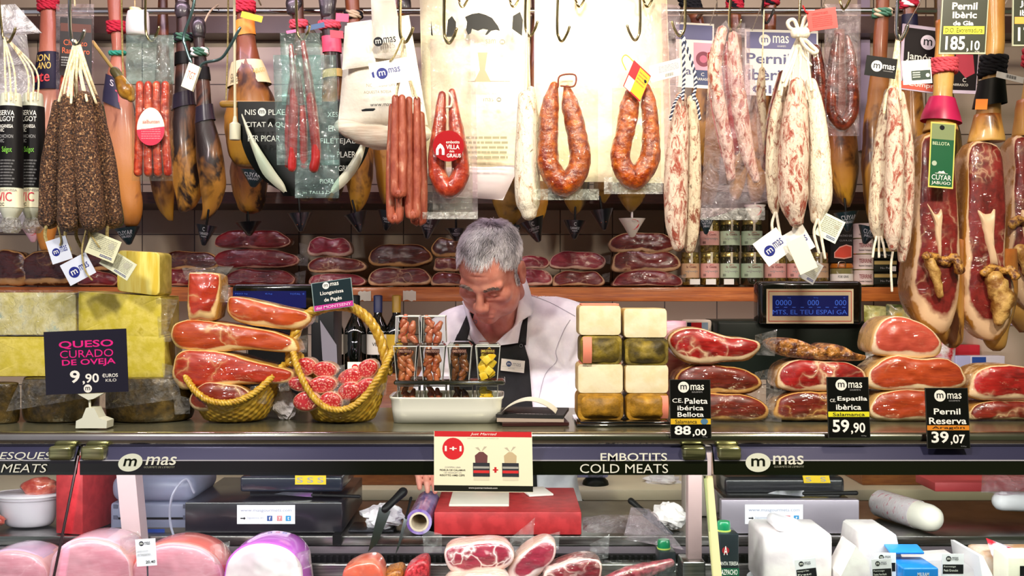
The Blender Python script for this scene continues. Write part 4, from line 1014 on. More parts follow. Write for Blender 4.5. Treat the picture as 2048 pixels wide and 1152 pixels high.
part('barcode', MD(sum((tf.rect(.35 + .03 * i, .15, .35 + .03 * i + (.018 if i % 3 else .01), .7, INK) for i in range(13)), MD())), pl, smooth=False)
part('orange_sticker', qframe((1952, 198), (1976, 198), (1950, 219), 2.215).board(ORANGE, .001), hB, smooth=False)
C_sh = [(2062, 2100, -60), (2060, 2100, 60), (2050, 2104, 160), (2036, 2110, 250)]
hC = cut_ham('bright red cut ham at the photo edge with pale yellow rind', C_sh, (200, 270),
    [(2036, 270), (2030, 340), (2022, 420), (2016, 480), (2020, 560), (2060, 620), (2110, 600), (2120, 450), (2110, 300)],
    [(2014, 2120, 470), (2008, 2120, 530), (2008, 2110, 590), (2014, 2090, 630), (2040, 2070, 665)],
    [(2044, 420), (2060, 430), (2070, 470), (2052, 480)], ([(2040, 500), (2060, 540)], [12, 14], [(2024, 450), (2040, 440), (2060, 446)]), FY + .2, None, 39)
part('rope', ring_rope(C_sh, FY + .2, 112, plain('a01828', .8), r=.009, loops=3, dr=.9), hC, smooth='all')
# bar the front hams, price boards and sausage hooks hang from (just above the picture)
fr_ = thing('hook_rail', 'steel rail above the counter that all the hooks hang from', 'rail', (0, 2.15, 2.34))
for y in (2.06, 2.26): part('bar', tube([(-1.7, y, 2.34), (1.7, y, 2.34)], .009, CHROME, n=2, seg=12), fr_)
for x in (-1.5, -.5, .5, 1.5): part('bracket', tube([(x, 2.06, 2.34), (x, 2.26, 2.34)], .008, STEEL, n=2, seg=8) , fr_); part('drop_rod', tube([(x, 2.16, 2.34), (x, 2.16, 2.85)], .007, STEEL, n=2, seg=8), fr_)

# ---- cone shaped drip cups pushed into the ham tips
DCUP = plain('0c1016', .3, coat=.4); WCUP = plain('ecE8e0', .35, coat=.3)
def cup(label, cx, cy, w, h, Y, dark=True, txt=None, stem=26, tilt=0, col=None, tcol=None):
    k = w / 2 * Y / F; H = h * Y / F; top = P(cx, cy - h / 2, Y)
    t = thing('drip_cup', label, 'drip cup', (top.x, Y, top.z - H))
    m = lathe((top.x, Y, top.z - H), [(k * .06, 0), (k * .2, H * .05), (k * .6, H * .55), (k * .97, H * .97), (k, H), (k * .95, H), (k * .55, H * .55), (k * .1, H * .12)], col or (DCUP if dark else WCUP), 26, 1, .75)
    st = tube([(top.x, Y, top.z - H * .85), (top.x, Y, top.z + stem * Y / F)], .0035, BLACK if dark else plain('d8d4d0', .4), n=2, seg=8)
    q = (top.x, Y, top.z - H / 2)
    body = part('cone', rot_about(m, q, 'Y', tilt), t, smooth=True); part('spike', rot_about(st, q, 'Y', tilt), t)
    if txt:
        def cone(s, v0, v1, mt, u0=-.75, u1=.75, bold=.012):
            g, f = glyphs(s, bold); v = []
            for p in g:
                vv = v1 + (v0 - v1) * p[1]; R = k * (1 - vv * .9) * 1.03 + .0005; th = u0 + (u1 - u0) * p[0]; v.append((top.x + R * math.sin(th), Y - R * .75 * math.cos(th) - .0006, top.z - H * vv))
            return md(v, f, mt)
        mm = MD()
        for s, v0, v1, u0, u1, c in txt: mm += cone(s, v0, v1, c, u0, u1)
        part('lettering', rot_about(mm, q, 'Y', tilt), body, smooth=False)
    return t
TX = plain('c8ccd4', .5); TO = plain('c86a3a', .5)
CA = [('C', .12, .3, -.12, .12, TX), ('CARRASCO', .36, .48, -.6, .6, TX), ('Guijuelo', .52, .6, -.45, .45, TX), ('_', .68, .7, -.6, .6, TO)]
CU = [('CUYAR', .18, .42, -.8, .8, TX), ('JABUGO', .46, .62, -.75, .75, TX)]
MO = [('MONTE', .1, .24, -.6, .6, plain('e8e0e0', .5)), ('NEVADO', .42, .56, -.55, .55, plain('e8e0e0', .5))]
CT = plain('0e2a30', .35, coat=.4)
CW = 'black drip cup '
for lab, cx, cy, w, h, Y, kw in (
    (CW + 'with small white lettering under the slim ham beside the banner', 410, 471, 44, 42, 3.0, dict(txt=CA, tilt=8, stem=30)),
    (CW + 'above the topmost dark ham pack, left of the banner middle', 498, 458, 52, 28, 3.38, dict(stem=34, txt=[('_', .7, .72, -.5, .5, TO)], tilt=-4)),
    (CW + 'tilted, centred under the black banner', 601, 445, 50, 38, 3.1, dict(txt=[('_', .6, .63, -.5, .5, TO)], tilt=-4, stem=34)),
    (CW + 'between banner corner and red-brown sausages', 716, 446, 48, 40, 3.15, dict(txt=[('_', .6, .63, -.5, .5, TO)], tilt=-14)),
    (CW + 'mostly hidden behind the red-brown sausages', 775, 442, 46, 40, 3.3, dict(stem=42, txt=CA, tilt=10)),
    (CW + 'just below the tip of the long red-brown sausages', 856, 456, 50, 44, 3.1, dict(txt=CA, tilt=6)),
    (CW + 'nearest to the side of the grey head', 912, 470, 46, 26, 3.15, dict(txt=CA)),
    (CW + 'below the white sausage, tilted', 1070, 462, 54, 48, 3.05, dict(txt=CA, tilt=-20)),
    (CW + 'hanging straight under the round amber ham tip', 1149, 460, 48, 38, 3.2, dict(txt=CA, tilt=2)),
    (CW + 'tilted, under the dark ham tip between loop sausages', 1206, 440, 48, 42, 3.25, dict(txt=[('_', .6, .63, -.5, .5, TO)], tilt=-8)),
    ('teal drip cup half hidden behind the grey hair', 1030, 462, 30, 24, 3.3, dict(stem=30, txt=CU, col=CT)),
    ('dark teal drip cup with white lettering, above the yellow cheese piece', 256, 473, 52, 34, 3.2, dict(stem=30, txt=CU, col=CT, tilt=-8)),
    ('dark teal drip cup with white lettering beside the banner edge', 508, 358, 58, 34, 2.98, dict(txt=CU, col=CT, tilt=6)),
    ('dark drip cup with white lettering behind the pair of speckled sausages', 1412, 452, 36, 34, 3.35, dict(stem=44, txt=CU, col=CT)),
    ('dark drip cup with white lettering next to the pale paper tags', 1694, 444, 50, 40, 3.0, dict(txt=CU, col=CT, tilt=-6)),
    ('dark drip cup with white lettering against the white cylindrical tins', 1734, 472, 46, 34, 3.0, dict(txt=CU, col=CT, tilt=18)),
    ('dark drip cup with white lettering beside the first cut ham', 1827, 412, 36, 30, 3.2, dict(stem=30, txt=CU, col=CT)),
    ('pink-white drip cup with red oval, under the white wrapped sausages', 66, 468, 50, 34, 3.2, dict(stem=70, dark=False, txt=MO, col=plain('e8b8c8', .35))),
    ('white drip cup with red oval badge, above the stacked dark ham slabs', 1264, 456, 54, 38, 3.3, dict(stem=40, dark=False, txt=MO)),
    ('white drip cup with red oval under the bagged pale sausages', 1510, 428, 44, 36, 3.35, dict(stem=36, dark=False, txt=MO))):
    c = cup(lab, cx, cy, w, h, Y, **kw)
    if kw.get('dark') is False:
        r = plain('d03038', .4); k = w / 2 * Y / F; H = h * Y / F; top = P(cx + 2, cy - h / 2, Y)
        part('red_oval', md([(top.x + k * .55 * math.cos(a) * .9, Y - k * .75 * .62 - .004 * math.cos(a), top.z - H * .34 + H * .30 * math.sin(a)) for a in np.linspace(0, 6.2832, 24, endpoint=False)] , [tuple(range(24))], r) if 0 else
             md([(top.x + k * (.72) * math.sin(th) * (1 - .55 * v), Y - .75 * k * (1 - .88 * v) * 1.025 * math.cos(th) - .0002, top.z - H * v) for v, th in [(.34 + .26 * math.sin(a), .75 * math.cos(a)) for a in np.linspace(0, 6.2832, 24, endpoint=False)]], [tuple(range(24))], r), c, smooth=False)
# ---------------------------------------------------------------- things hanging on the front hooks
HY = 2.12
def moldy(name, pale, red, dark, lo=.47):
    if name in MATS: return MATS[name]
    b = NB(name); c = b.ramp(b.noise(60, 6, .75, 1.0, (1.2, 1, .5)), [(lo - .10, red), (lo + .02, pale)])
    c = b.mix(b.ramp(b.noise(120, 4, .7, .5, (1, 1, .7)), [(.60, '000000'), (.72, 'ffffff')]), c, dark)
    b.base(c); b.set(rough=.75, coat=.08, crough=.3); b.bump(b.noise(80, 4, .6, .6, (1, 1, .5)), .7, .006); MATS[name] = b.m; return b.m
FUET = moldy('white_bloom_casing', 'dccdb0', '84442e', '5a4630', .485)
FUETP = moldy('pinkish_bloom_casing', 'dfcab4', '9a4632', '70301f', .51)
FUETW = moldy('chalk_bloom_casing', 'efe6ce', 'a87850', '6a5a44', .44)
CHOR = mottled('chorizo_skin', '802a04', 'c45c08', 70, .38, .62, .3, .9, 95, c3='dc8428', coat=.9, dist=.005, crough=.06)
CHORR = mottled('red_chorizo_skin', '8e2416', 'c2482a', 60, .38, .62, .32, .6, 90, c3='dc8a60', coat=.7, crough=.1)
CHORD = mottled('dark_chorizo_skin', '3e140c', '7a2c14', 60, .4, .64, .3, .6, 60, c3='a4522a', coat=1, crough=.08)
LONG = mottled('lean_casing', '8a3622', 'ac5a40', 60, .36, .6, .55, .8, 90, c3='d0a084', stretch=(1, 1, .4), coat=.12)
STICK = mottled('red_stick_skin', '8e1a18', 'be3030', 50, .36, .66, .3, .5, 110, c3='d4645a', stretch=(1, 1, .4), coat=.9, crough=.1)
PEPPER = mottled('cracked_pepper_crust', '22120a', '6e4628', 260, .38, .58, .6, 1.0, 300, c3='d0a878', coat=.15, dist=.006, detail=2)
HERB = mottled('herb_crust', '141808', '4a5220', 240, .4, .6, .7, 1.0, 260, c3='9aa060', dist=.006, detail=2)
STR = mottled('string', 'd8c69c', 'efe2c0', 200, rough=.85); STRW = mottled('white_string', 'e6dcc4', 'f6f0dc', 200, rough=.85)
STRD = mottled('dull_string', '8a7a48', 'b0a06c', 200, rough=.85)
FILM = film('clear_pouch', 'f8fbf6', .88, .012, .5, 30, .06)
FILMT = film('tinted_pouch', 'dff0ee', .72, .07, .6, 22, .08)
FILMG = film('crinkled_pouch', 'f6eef2', .74, .09, .8, 26, .08)
SEAL = film('sealed_edge', 'f4f4ec', .6, .24, .4, 60, .2)
def hook(label, px, py, Y, top=-140, mat=None, lean=0, back=1, r=.0028):
    """bent steel meat hook: from the bar down to the point it carries at px, py"""
    z0 = 2.352; p = P(px, py, Y); x0 = p.x + lean
    q = [(x0, 2.06 + .012, z0 - .012), (x0, 2.06 + .012, z0), (x0, 2.06, z0 + .004), (x0, 2.06 - .012, z0 - .004), (x0, 2.05, z0 - .06), (x0 * .5 + p.x * .5, (Y + 2.05) / 2, (z0 + p.z) / 2), (p.x - .004 * back, Y - .004, p.z + .03), (p.x, Y, p.z), (p.x + .008 * back, Y + .004, p.z - .005), (p.x + .018 * back, Y + .004, p.z + .012), (p.x + .022 * back, Y + .004, p.z + .024)]
    return solo('meat_hook', label, 'hook', tube(q, r, mat or BRASSY, n=60, seg=8), 'meat hooks on the bar')
def path(pts, Y, rr):
    return [P(x, y, Y + (dy if len(q) > 2 else 0)) for q in pts for x, y, dy in [(q[0], q[1], q[2] if len(q) > 2 else 0)]], [r * Y / F for r in rr]
def saus(label, pts, rr, mat, Y=HY, name='sausage', cat='sausage', group=None, noise=.07, ns=45, seed=0, strings=(), seg=16, extra=None, pre=None):
    """one sausage through pixel points (x, y[, depth offset]) with pixel radii; strings: lists of points"""
    p, r = path(pts, Y, rr); cz = min(p, key=lambda q: q.z)
    t = thing(name, label, cat, (p[0].x, Y, min(q.z for q in p)), group)
    part('casing', tube(p, r, mat, seg=seg, noise=noise, nscale=ns, seed=seed), t, smooth='all')
    for st, sr, sm in strings: part('string', tube([P(a[0], a[1], Y + (a[2] if len(a) > 2 else -.012)) for a in st], sr * Y / F, sm, seg=6), t)
    return t
def pouch(parent, x0, y0, x1, y1, Y, mat=FILM, th=.018, wav=.004, seed=0, skew=0, name='pouch', n=26):
    TL, TR, BR, BL = P(x0, y0, Y), P(x1, y0, Y), P(x1 + skew, y1, Y), P(x0 + skew, y1, Y)
    return part(name, sheet((TL, TR, BR, BL), mat, n, n, wav, 30, seed, th), parent, smooth='all')
def strip_seal(parent, x0, y0, x1, y1, Y, seed=0):
    return part('sealed_edge', psheet(x0, y0, x1, y1, Y, SEAL, nu=20, nv=5, wav=.002, ws=50, seed=seed), parent, smooth='all')

# a) white wrapped sausages, two, in a bag at the picture edge
PAPER = plain('d8dcc8', .35, coat=.4); LBK = plain('0c0a0c', .5)
for i, (cx, lab) in enumerate(((22, 'white wrapped sausage with black label, at the photo edge'), (66, 'white wrapped sausage with black label, next to the pepper sausages'))):
    Yw = 2.12 + .05 * i
    st = [(cx - 13, cx + 13, 186), (cx - 20, cx + 20, 200), (cx - 22, cx + 22, 300), (cx - 22, cx + 22, 400), (cx - 20, cx + 22, 420), (cx - 13, cx + 10, 440)]
    t = thing('wrapped_sausage', lab, 'sausage', P(cx, 440, Yw), 'white wrapped sausages')
    part('casing', loft(st, Yw, PAPER, .95, n=30, noise=.02), t, smooth='all')
    lb = part('black_label', band(st, Yw, 214, 376, LBK, .95, .001, n=10), t, smooth='all')
    tx = MD()
    for s, a, b, c, u0, u1 in (('RESERVA', 224, 234, WHITE, -1.0, .7), ('SALGOT', 236, 246, WHITE, -1.0, .7), ('LLONGANISSA', 252, 259, WHITE, -.95, .6), ('DE VIC', 260, 267, WHITE, -.95, -.1), ('SALCHICHON', 272, 279, GREYT, -.95, .6), ('DE VIC', 281, 288, GREYT, -.95, -.1), ('Salgot', 296, 310, plain('78c040', .5), -.3, .5)):
        tx += wraptext(s, st, Yw, a, b, c, u0, u1, .95, .0022)
    for k in range(9): tx += wraptext('mmmm mmm mmmmm mm', st, Yw, 322 + 6 * k, 325 + 6 * k, GREYT, -.9, .7 - .1 * (k % 3), .95, .0022, bold=0)
    part('lettering', tx, lb, smooth=False)
    lb2 = part('origin_label', band(st, Yw, 378, 416, plain('f0eccc', .4), .95, .001, n=4), t, smooth='all')
    part('lettering', wraptext('VIC', st, Yw, 386, 404, plain('d02848', .4), -.7, .5, .95, .0022, bold=0) + wraptext('LLONGANISSA', st, Yw, 379, 384, GREYT, -.9, .9, .95, .0022) + wraptext('LCC', st, Yw, 407, 413, INK, -.8, -.1, .95, .0022), lb2, smooth=False)
    part('bag_end', lathe(P(cx, 466, Yw), [(.014, 0), (.022, .012), (.017, .03), (.010, .036)], film('bag_end', 'f4f4f0', .4, .3, 1, 60), 14), t, smooth=False)
    for k in range(3): part('string', tube([P(6 + cx * .1, 75, Yw - .01), P(cx - 12 + 9 * k, 140, Yw - .02), P(cx - 10 + 10 * k, 200, Yw - .024)], .002, STR, seg=6), t)
pb = thing('plastic_bag', 'thin white plastic bag puffed out above the white wrapped sausages', 'bag', P(30, 460, 2.2))
part('film', sheet((P(-40, 20, 2.24), P(48, 20, 2.24), P(96, 450, 2.24), P(-40, 470, 2.24)), film('milky_bag', 'f4f2f6', .5, .30, .8, 14, .2), 18, 40, .008, 14, 3, .03), pb, smooth='all')
part('top_folds', sheet((P(-40, 12, 2.13), P(30, 8, 2.13), P(84, 66, 2.15), P(-40, 76, 2.15)), film('milky_folds', 'f8f6fa', .2, .55, 1, 22, .25), 20, 14, .016, 20, 8, .014), pb, smooth='all')
hook('steel hook at the photo edge carrying the white wrapped sausages', 8, 78, 2.11, lean=-.01)

# b) pepper crusted sausages tied together
pp = [(118, 98, 20, .0, 210, 438, PEPPER, 'outer pepper-crusted sausage on the side of the white wrapped ones'), (136, 138, 22, -.045, 200, 442, PEPPER, 'pepper-crusted sausage at the bunch front, second from the white wrapped ones'),
      (168, 186, 24, -.05, 196, 440, PEPPER, 'thickest pepper-crusted sausage in the middle of the bunch'), (186, 222, 22, 0, 200, 436, PEPPER, 'pepper-crusted sausage slanting out towards the ham with the grey band'), (198, 232, 16, .04, 215, 440, HERB, 'green herb-crusted sausage behind the pepper-crusted bunch'), (150, 160, 21, .04, 215, 436, PEPPER, 'pepper-crusted sausage hidden at the back of the bunch')]
for i, (a, b, r, dy, y0, y1, m, lab) in enumerate(pp):
    dx = (a + b) / 2
    saus(lab, [(a, y0, dy), ((a + b) / 2 + (4 if i % 2 else -4), (y0 + y1) / 2, dy), (b, y1, dy)], [r * .62, r, r * 1.02, ][:3], m, 2.1, 'pepper_sausage', noise=.05, ns=50, seed=i, group='pepper-crusted sausages',
         strings=[([(a, y0 - 8, dy - .01), ((a + 150) / 2, 140, -.01), (150, 82, -.006)], 3.0, STR), ([(a + 6, y0 + 6, dy - .022), ((a + 156) / 2, 145, -.016), (158, 86, -.004)], 2.6, STR)] + ([([(b - 4, y1 + 6), (b - 8, y1 + 34), (b + 2, y1 + 58)], 3.4, STRD)] if m is PEPPER else []))
hook('bright steel hook holding the pepper-crusted sausages', 146, 84, 2.09, lean=.002, mat=CHROME, r=.0042)
def tag(label, c, ang, w, h, Y, items, m=None, cat='tag', group=None, sw=None, name='paper_tag'):
    """small card hanging at an angle; items(frame) gives its print"""
    fr = pframe(c[0] - w / 2, c[1] - h / 2, c[0] + w / 2, c[1] + h / 2, Y, ang)
    t = thing(name, label, cat, P(c[0], c[1] + h / 2, Y), group)
    part('card', fr.board(m or WHITE, .001), t, smooth=False)
    pr = items(fr)
    if pr: part('print', pr, t, smooth=False)
    if sw: part('string', tube([P(x, y, Y - .004) for x, y in sw], .0018, STR if m is None else STRD, seg=6), t)
    return t
MASW = lambda fr: fr.logo(.34, .55, .19, BLUE, WHITE) + fr.text('mas', .56, .38, .9, .62, BLUE)
SMALLP = lambda fr: fr.lines(.08, .1, .9, .78, 9, plain('a8a890', .5), 3) + fr.disc(.75, .35, .1, plain('b8b8a8', .5)) + fr.lines(.5, .82, .92, .94, 2, BLUE, 5)
tag('pale blue card with round blue m, upper one under the pepper sausages', (118, 500), -18, 42, 48, 2.08, MASW, plain('d4dcec', .4), sw=[(116, 452), (122, 480), (120, 490)])
tag('pale blue card with blue round m and word, lowest under the pepper sausages', (156, 538), -28, 58, 46, 2.07, MASW, plain('d4dcec', .4), sw=[(172, 460), (164, 500), (170, 540), (184, 560)])
tag('cream card of small grey print hanging over the yellow cheese', (206, 494), 22, 62, 46, 2.06, SMALLP, plain('dcdcb8', .4), sw=[(178, 440), (182, 468), (198, 494)])
tag('longer cream printed card overlapping behind the first one beside the yellow cheese', (236, 528), 32, 66, 38, 2.075, SMALLP, plain('d8dcc0', .4))
# Chorizo label bag behind the pepper sausages
cb = thing('chorizo_pouch', 'clear pouch with black and orange printed label, behind the pepper-crusted sausages', 'pouch', P(152, 215, 2.3))
pouch(cb, 112, 8, 188, 230, 2.3, FILMG, .014, seed=4)
part('cord', tube([P(150, 12, 2.3), (P(150, 12, 2.3).x, 2.268, 2.34)], .002, STR, n=2, seg=6), cb)
lf = qframe((120, 34), (184, 38), (119, 150), 2.272)
lb = part('label', lf.board(plain('1c1210', .35, coat=.5), .001), cb, smooth=False)
OR = plain('c85a2c', .4)
part('lettering', lf.text('Chorizo', .12, .38, .86, .48, OR, .01) + lf.text('Rammero', .08, .52, .94, .62, OR, .02) + lf.rect(.02, .10, .98, .24, plain('5a2a1c', .5)) + lf.lines(.05, .68, .6, .86, 4, GREYT, 2), lb, smooth=False)
part('sausage_inside', tube([P(140, 160, 2.3), P(138, 215, 2.3)], .022, CHORR, n=8, noise=.06), cb, smooth='all')

# c) clear pack of short red sausages with oval label
c_ = thing('sausage_pack', 'clear vacuum pack of speckled red sausages with white and red oval label', 'sausage pack', P(305, 365, HY))
for k, x in enumerate((279, 296, 313, 330)):
    part('sausage', tube([P(x + 1, 170, HY), P(x, 250, HY), P(x + 3 * (k - 1), 345, HY)], [.0088, .0094, .009], CHORR, n=22, noise=.08, nscale=70, seed=k), c_, smooth='all')
pouch(c_, 252, 70, 348, 168, HY, FILMT, .009, .003, 2); pouch(c_, 264, 160, 346, 362, HY, FILM, .013, .002, 3)
lf = pframe(274, 215, 329, 291, HY - .018)
n = 36; ov = [(.5 + .5 * math.cos(a) * (1 - .12 * math.sin(-a)), .5 + .5 * math.sin(a)) for a in np.linspace(0, 6.2832, n, endpoint=False)]
lb = part('oval_label', lf.poly(ov, plain('ece6cc', .4), .0) + lf.poly([(u, v) for u, v in ov if v >= .5], plain('d01c40', .4), .0004), c_, smooth=False)
part('lettering', lf.text('salbunten', .2, .32, .82, .42, plain('c04050', .5), 0, .2, .0008) + lf.lines(.16, .56, .86, .86, 5, plain('e06878', .5), 4, .0009), lb, smooth=False)
hook('hook through the clear pack of red sausages with oval label', 296, 76, HY - .006, lean=.012)

# d) pouch of thin red sticks
c_ = thing('sausage_pack', 'tall bluish clear pouch of long thin red sausages in front of the black banner', 'sausage pack', P(610, 395, HY))
for k, q in enumerate((([(582, 92), (588, 180), (584, 335)], 9), ([(606, 84), (620, 180), (632, 300), (628, 336)], 10), ([(598, 150, .01), (606, 240, .01), (608, 330, .01)], 8), ([(590, 110, .012), (578, 220, .012), (576, 330, .012)], 7))):
    p, r = path(q[0], HY, [q[1] * .5] + [q[1]] * (len(q[0]) - 1)); part('sausage', tube(p, r, STICK, n=30, noise=.06, nscale=80, seed=k), c_, smooth='all')
pouch(c_, 560, 66, 640, 210, HY, FILMT, .014, .006, 5, skew=4); pouch(c_, 546, 110, 672, 330, HY, FILMT, .016, .008, 6, skew=8); pouch(c_, 590, 320, 678, 396, HY + .004, FILMT, .008, .006, 7)
hook('hook through the bluish pouch of thin red sausages', 598, 74, HY - .006, lean=-.004)

# e) long red-brown looped sausages
def loop(label, xa, xb, y0, y1, r, Y, mat, seed, dx=0, grp=None, noise=.06, strings=(), name='looped_sausage', slim=.8):
    m = (xa + xb) / 2
    return saus(label, [(xa + dx, y0), (xa, (y0 + y1) / 2), (xa + 1, y1 - (xb - xa) * .55), (m, y1 - r * .9), (xb - 1, y1 - (xb - xa) * .55), (xb, (y0 + y1) / 2), (xb - dx, y0)], [r * slim, r, r, r, r, r, r * slim], mat, Y, name, group=grp, noise=noise, seed=seed, strings=strings)
g = 'long red-brown looped sausages'
loop('frontmost looped red-brown sausage of the bunch before the white bag', 789, 806, 196, 392, 9, 2.08, LONG, 1, 2, g, strings=[([(792, 190), (800, 130), (806, 76)], 1.8, STR)])
loop('looped red-brown sausage hanging lowest towards the banner', 781, 800, 214, 442, 9, 2.11, LONG, 2, 4, g, strings=[([(790, 205), (803, 140), (806, 76)], 1.8, STR)])
loop('looped red-brown sausage beside the pouch with red badge', 818, 834, 200, 434, 9, 2.10, LONG, 3, 0, g, strings=[([(826, 192), (812, 130), (807, 76)], 1.8, STR), ([(834, 196), (816, 140), (808, 80)], 1.8, STR)])
loop('rearmost looped red-brown sausage with curled tip near the grey hair', 828, 846, 230, 446, 9, 2.125, LONG, 4, 4, g, strings=[([(838, 222), (814, 130), (807, 76)], 1.8, STR)])
hook('tall hook carrying the red-brown looped sausages', 804, 78, 2.07, mat=BRASSY, r=.0034)
# f) pouch with badge
c_ = thing('sausage_pack', 'clear pouch of looped red sausage with round red badge lettered in white', 'sausage pack', P(900, 440, HY))
p, r = path([(884, 190), (880, 240), (875, 300), (876, 350), (898, 378), (920, 350), (918, 300), (910, 240), (904, 184)], HY, [8, 13, 17, 18, 20, 18, 17, 13, 7]); part('sausage', tube(p, r, CHORR, n=50, noise=.09, nscale=60), c_, smooth='all')
part('knot', tube([P(898, 186, HY - .01), P(904, 196, HY - .014), P(902, 212, HY - .014), P(894, 214, HY - .012)], .0026, STRW, seg=6), c_)
pouch(c_, 843, 70, 940, 430, HY, FILM, .02, .004, 8, skew=6, n=34); pouch(c_, 860, 78, 950, 436, HY + .03, FILMG, .008, .004, 9, skew=6)
strip_seal(c_, 845, 424, 955, 438, HY - .006)
lf = pframe(863, 260, 928, 324, HY - .036); lb = part('badge', lf.disc(.52, .5, .48, plain('a8141c', .25, coat=.8), 0) + lf.disc(.52, .5, .48, plain('a8141c', .25), -.001), c_, smooth=False)
part('lettering', lf.text('embotits', .45, .33, .86, .42, WHITE, .005) + lf.text('VILLA', .45, .46, .86, .60, WHITE, .02) + lf.text('dels', .55, .63, .7, .70, WHITE) + lf.text('GRAUS', .47, .74, .9, .86, WHITE, .02)
     + lf.poly([(.14, .78), (.14, .6), (.2, .48), (.27, .42), (.34, .48), (.4, .6), (.4, .78)], WHITE, .0006) + lf.poly([(.22, .78), (.22, .62), (.27, .55), (.32, .62), (.32, .78)], plain('a8141c', .3), .0009), lb, smooth=False)
hook('hook on the pouch with the round red badge', 892, 80, HY - .004, r=.0034)
# g) white fuet, h) i) glossy chorizo loops in film
saus('thick white bloomy sausage with ragged tip, between pouch and glossy loop sausage', [(1052, 196), (1056, 250), (1054, 340), (1056, 400), (1058, 425)], [16, 23, 25, 25, 16], FUETW, 2.13, 'white_sausage', noise=.06, seed=11, strings=[([(1052, 190), (1053, 130), (1054, 60)], 1.6, STRW)])
saus('thinner white sausage leaning behind the thick bloomy one', [(1062, 180, .045), (1070, 260, .045), (1072, 340, .045)], [8, 11, 12], FUETW, 2.13, 'white_sausage', noise=.06, seed=12, strings=[([(1060, 176, .03), (1056, 60, .0)], 1.4, STRW)])
hook('hook above the thick white bloomy sausage', 1054, 66, 2.12)
def chorizo_loop(label, cx, xs, Y, seed, hk):
    t = thing('looped_chorizo', label, 'sausage', P(cx, xs[0][1], Y), 'glossy looped chorizos')
    p, r = path(xs, Y, [q[2] for q in xs] if 0 else [q[3] for q in xs])
    part('casing', tube(p, r, CHOR, n=70, seg=22, noise=.10, nscale=75, seed=seed), t, smooth='all')
    return t
t = chorizo_loop('large glossy orange-brown loop sausage in film under the brightest light', 1128, [(1108, 172, 0, 9), (1100, 212, 0, 18), (1097, 270, 0, 20), (1098, 330, 0, 22), (1128, 370, 0, 24), (1159, 330, 0, 22), (1154, 270, 0, 20), (1141, 212, 0, 18), (1134, 178, 0, 8)], 2.1, 1, None)
part('string', tube([P(1116, 174, 2.085), P(1120, 152, 2.085), P(1150, 150, 2.085), P(1148, 172, 2.085), P(1122, 172, 2.085)], .0018, plain('7a2c14', .6), seg=6), t)
part('film', psheet(1072, 166, 1196, 400, 2.1, FILM, nu=26, nv=30, wav=.004, ws=26, seed=2, thick=.032), t, smooth='all'); strip_seal(t, 1066, 378, 1198, 400, 2.1, 3)
part('inner_card', psheet(1104, 114, 1146, 172, 2.105, plain('e8dcb8', .4), nu=4, nv=4), t)
hook('slender hook over the brightly lit loop sausage', 1118, 76, 2.09)
t = chorizo_loop('second glossy orange-brown loop sausage with red and yellow diamond label', 1268, [(1258, 188, 0, 10), (1259, 212, 0, 20), (1251, 260, 0, 19), (1241, 320, 0, 20), (1268, 358, 0, 23), (1298, 320, 0, 21), (1301, 260, 0, 17), (1297, 210, 0, 16), (1292, 176, 0, 9)], 2.1, 5, None)
part('film', psheet(1224, 176, 1322, 384, 2.1, FILM, nu=26, nv=30, wav=.004, ws=26, seed=6, thick=.03), t, smooth='all'); strip_seal(t, 1208, 354, 1326, 388, 2.1, 8)
lf = qframe((1268, 120), (1302, 152), (1246, 172), 2.07)
lb = part('diamond_label', lf.board(plain('b81822', .35), .001), t, smooth=False)
part('lettering', lf.rect(.40, .05, .98, .95, plain('f0c414', .4)) + lf.rect(.05, .55, .40, .98, WHITE, .0005) + lf.lines(.45, .15, .9, .6, 4, plain('a87810', .5), 2, .0006) + lf.disc(.86, .3, .07, INK, .0007), lb, smooth=False)
wf = qframe((1298, 132), (1360, 116), (1300, 166), 2.085); wl_ = part('printed_tag', wf.board(plain('f2e8dc', .4), .001), t, smooth=False)
part('print', wf.lines(.3, .2, .95, .6, 5, GREYT, 5) + MD(sum((wf.rect(.5 + .03 * k, .7, .515 + .03 * k, .9, INK) for k in range(9)), MD())), wl_, smooth=False)
part('string', tube([P(1268, 124, 2.08), P(1252, 110, 2.08), P(1244, 120, 2.08), P(1252, 140, 2.08)], .0012, plain('d8c838', .5), seg=6), t)
hook('slender hook over the loop sausage with diamond label', 1276, 74, 2.09, back=-1)
# j) speckled pair
BWS = (plain('28304a', .8), plain('e8e4e0', .8))
for lab, pts, rr, sd in (('fat red-speckled white sausage tied with black and white cord', [(1362, 196), (1358, 260), (1352, 350), (1352, 440), (1356, 490)], [12, 20, 24, 22, 13], 3), ('slimmer pale sausage leaning against the red-speckled one', [(1384, 200, .035), (1386, 280, .035), (1386, 380, .035), (1384, 450, .035), (1380, 496, .035)], [10, 15, 17, 16, 11], 4)):
    t = saus(lab, pts, rr, FUETP if sd == 3 else FUET, 2.1, 'speckled_sausage', noise=.06, seed=sd)
    part('cord', rope([P(pts[0][0] + 3, 200, 2.07), P(pts[0][0] + 6, 150, 2.08), P(1366, 72, 2.09)], .0035, BWS, 2, 12), t, smooth='all')
    part('cord', rope([P(pts[0][0] + (-22 if sd == 3 else 16), 240, 2.075), P(pts[0][0] + (-12 if sd == 3 else 10), 205, 2.07), P(pts[0][0], 188, 2.075)], .003, BWS, 2, 8), t, smooth='all')
hook('hook carrying the pair of cord-tied speckled sausages', 1366, 66, 2.09, back=-1)
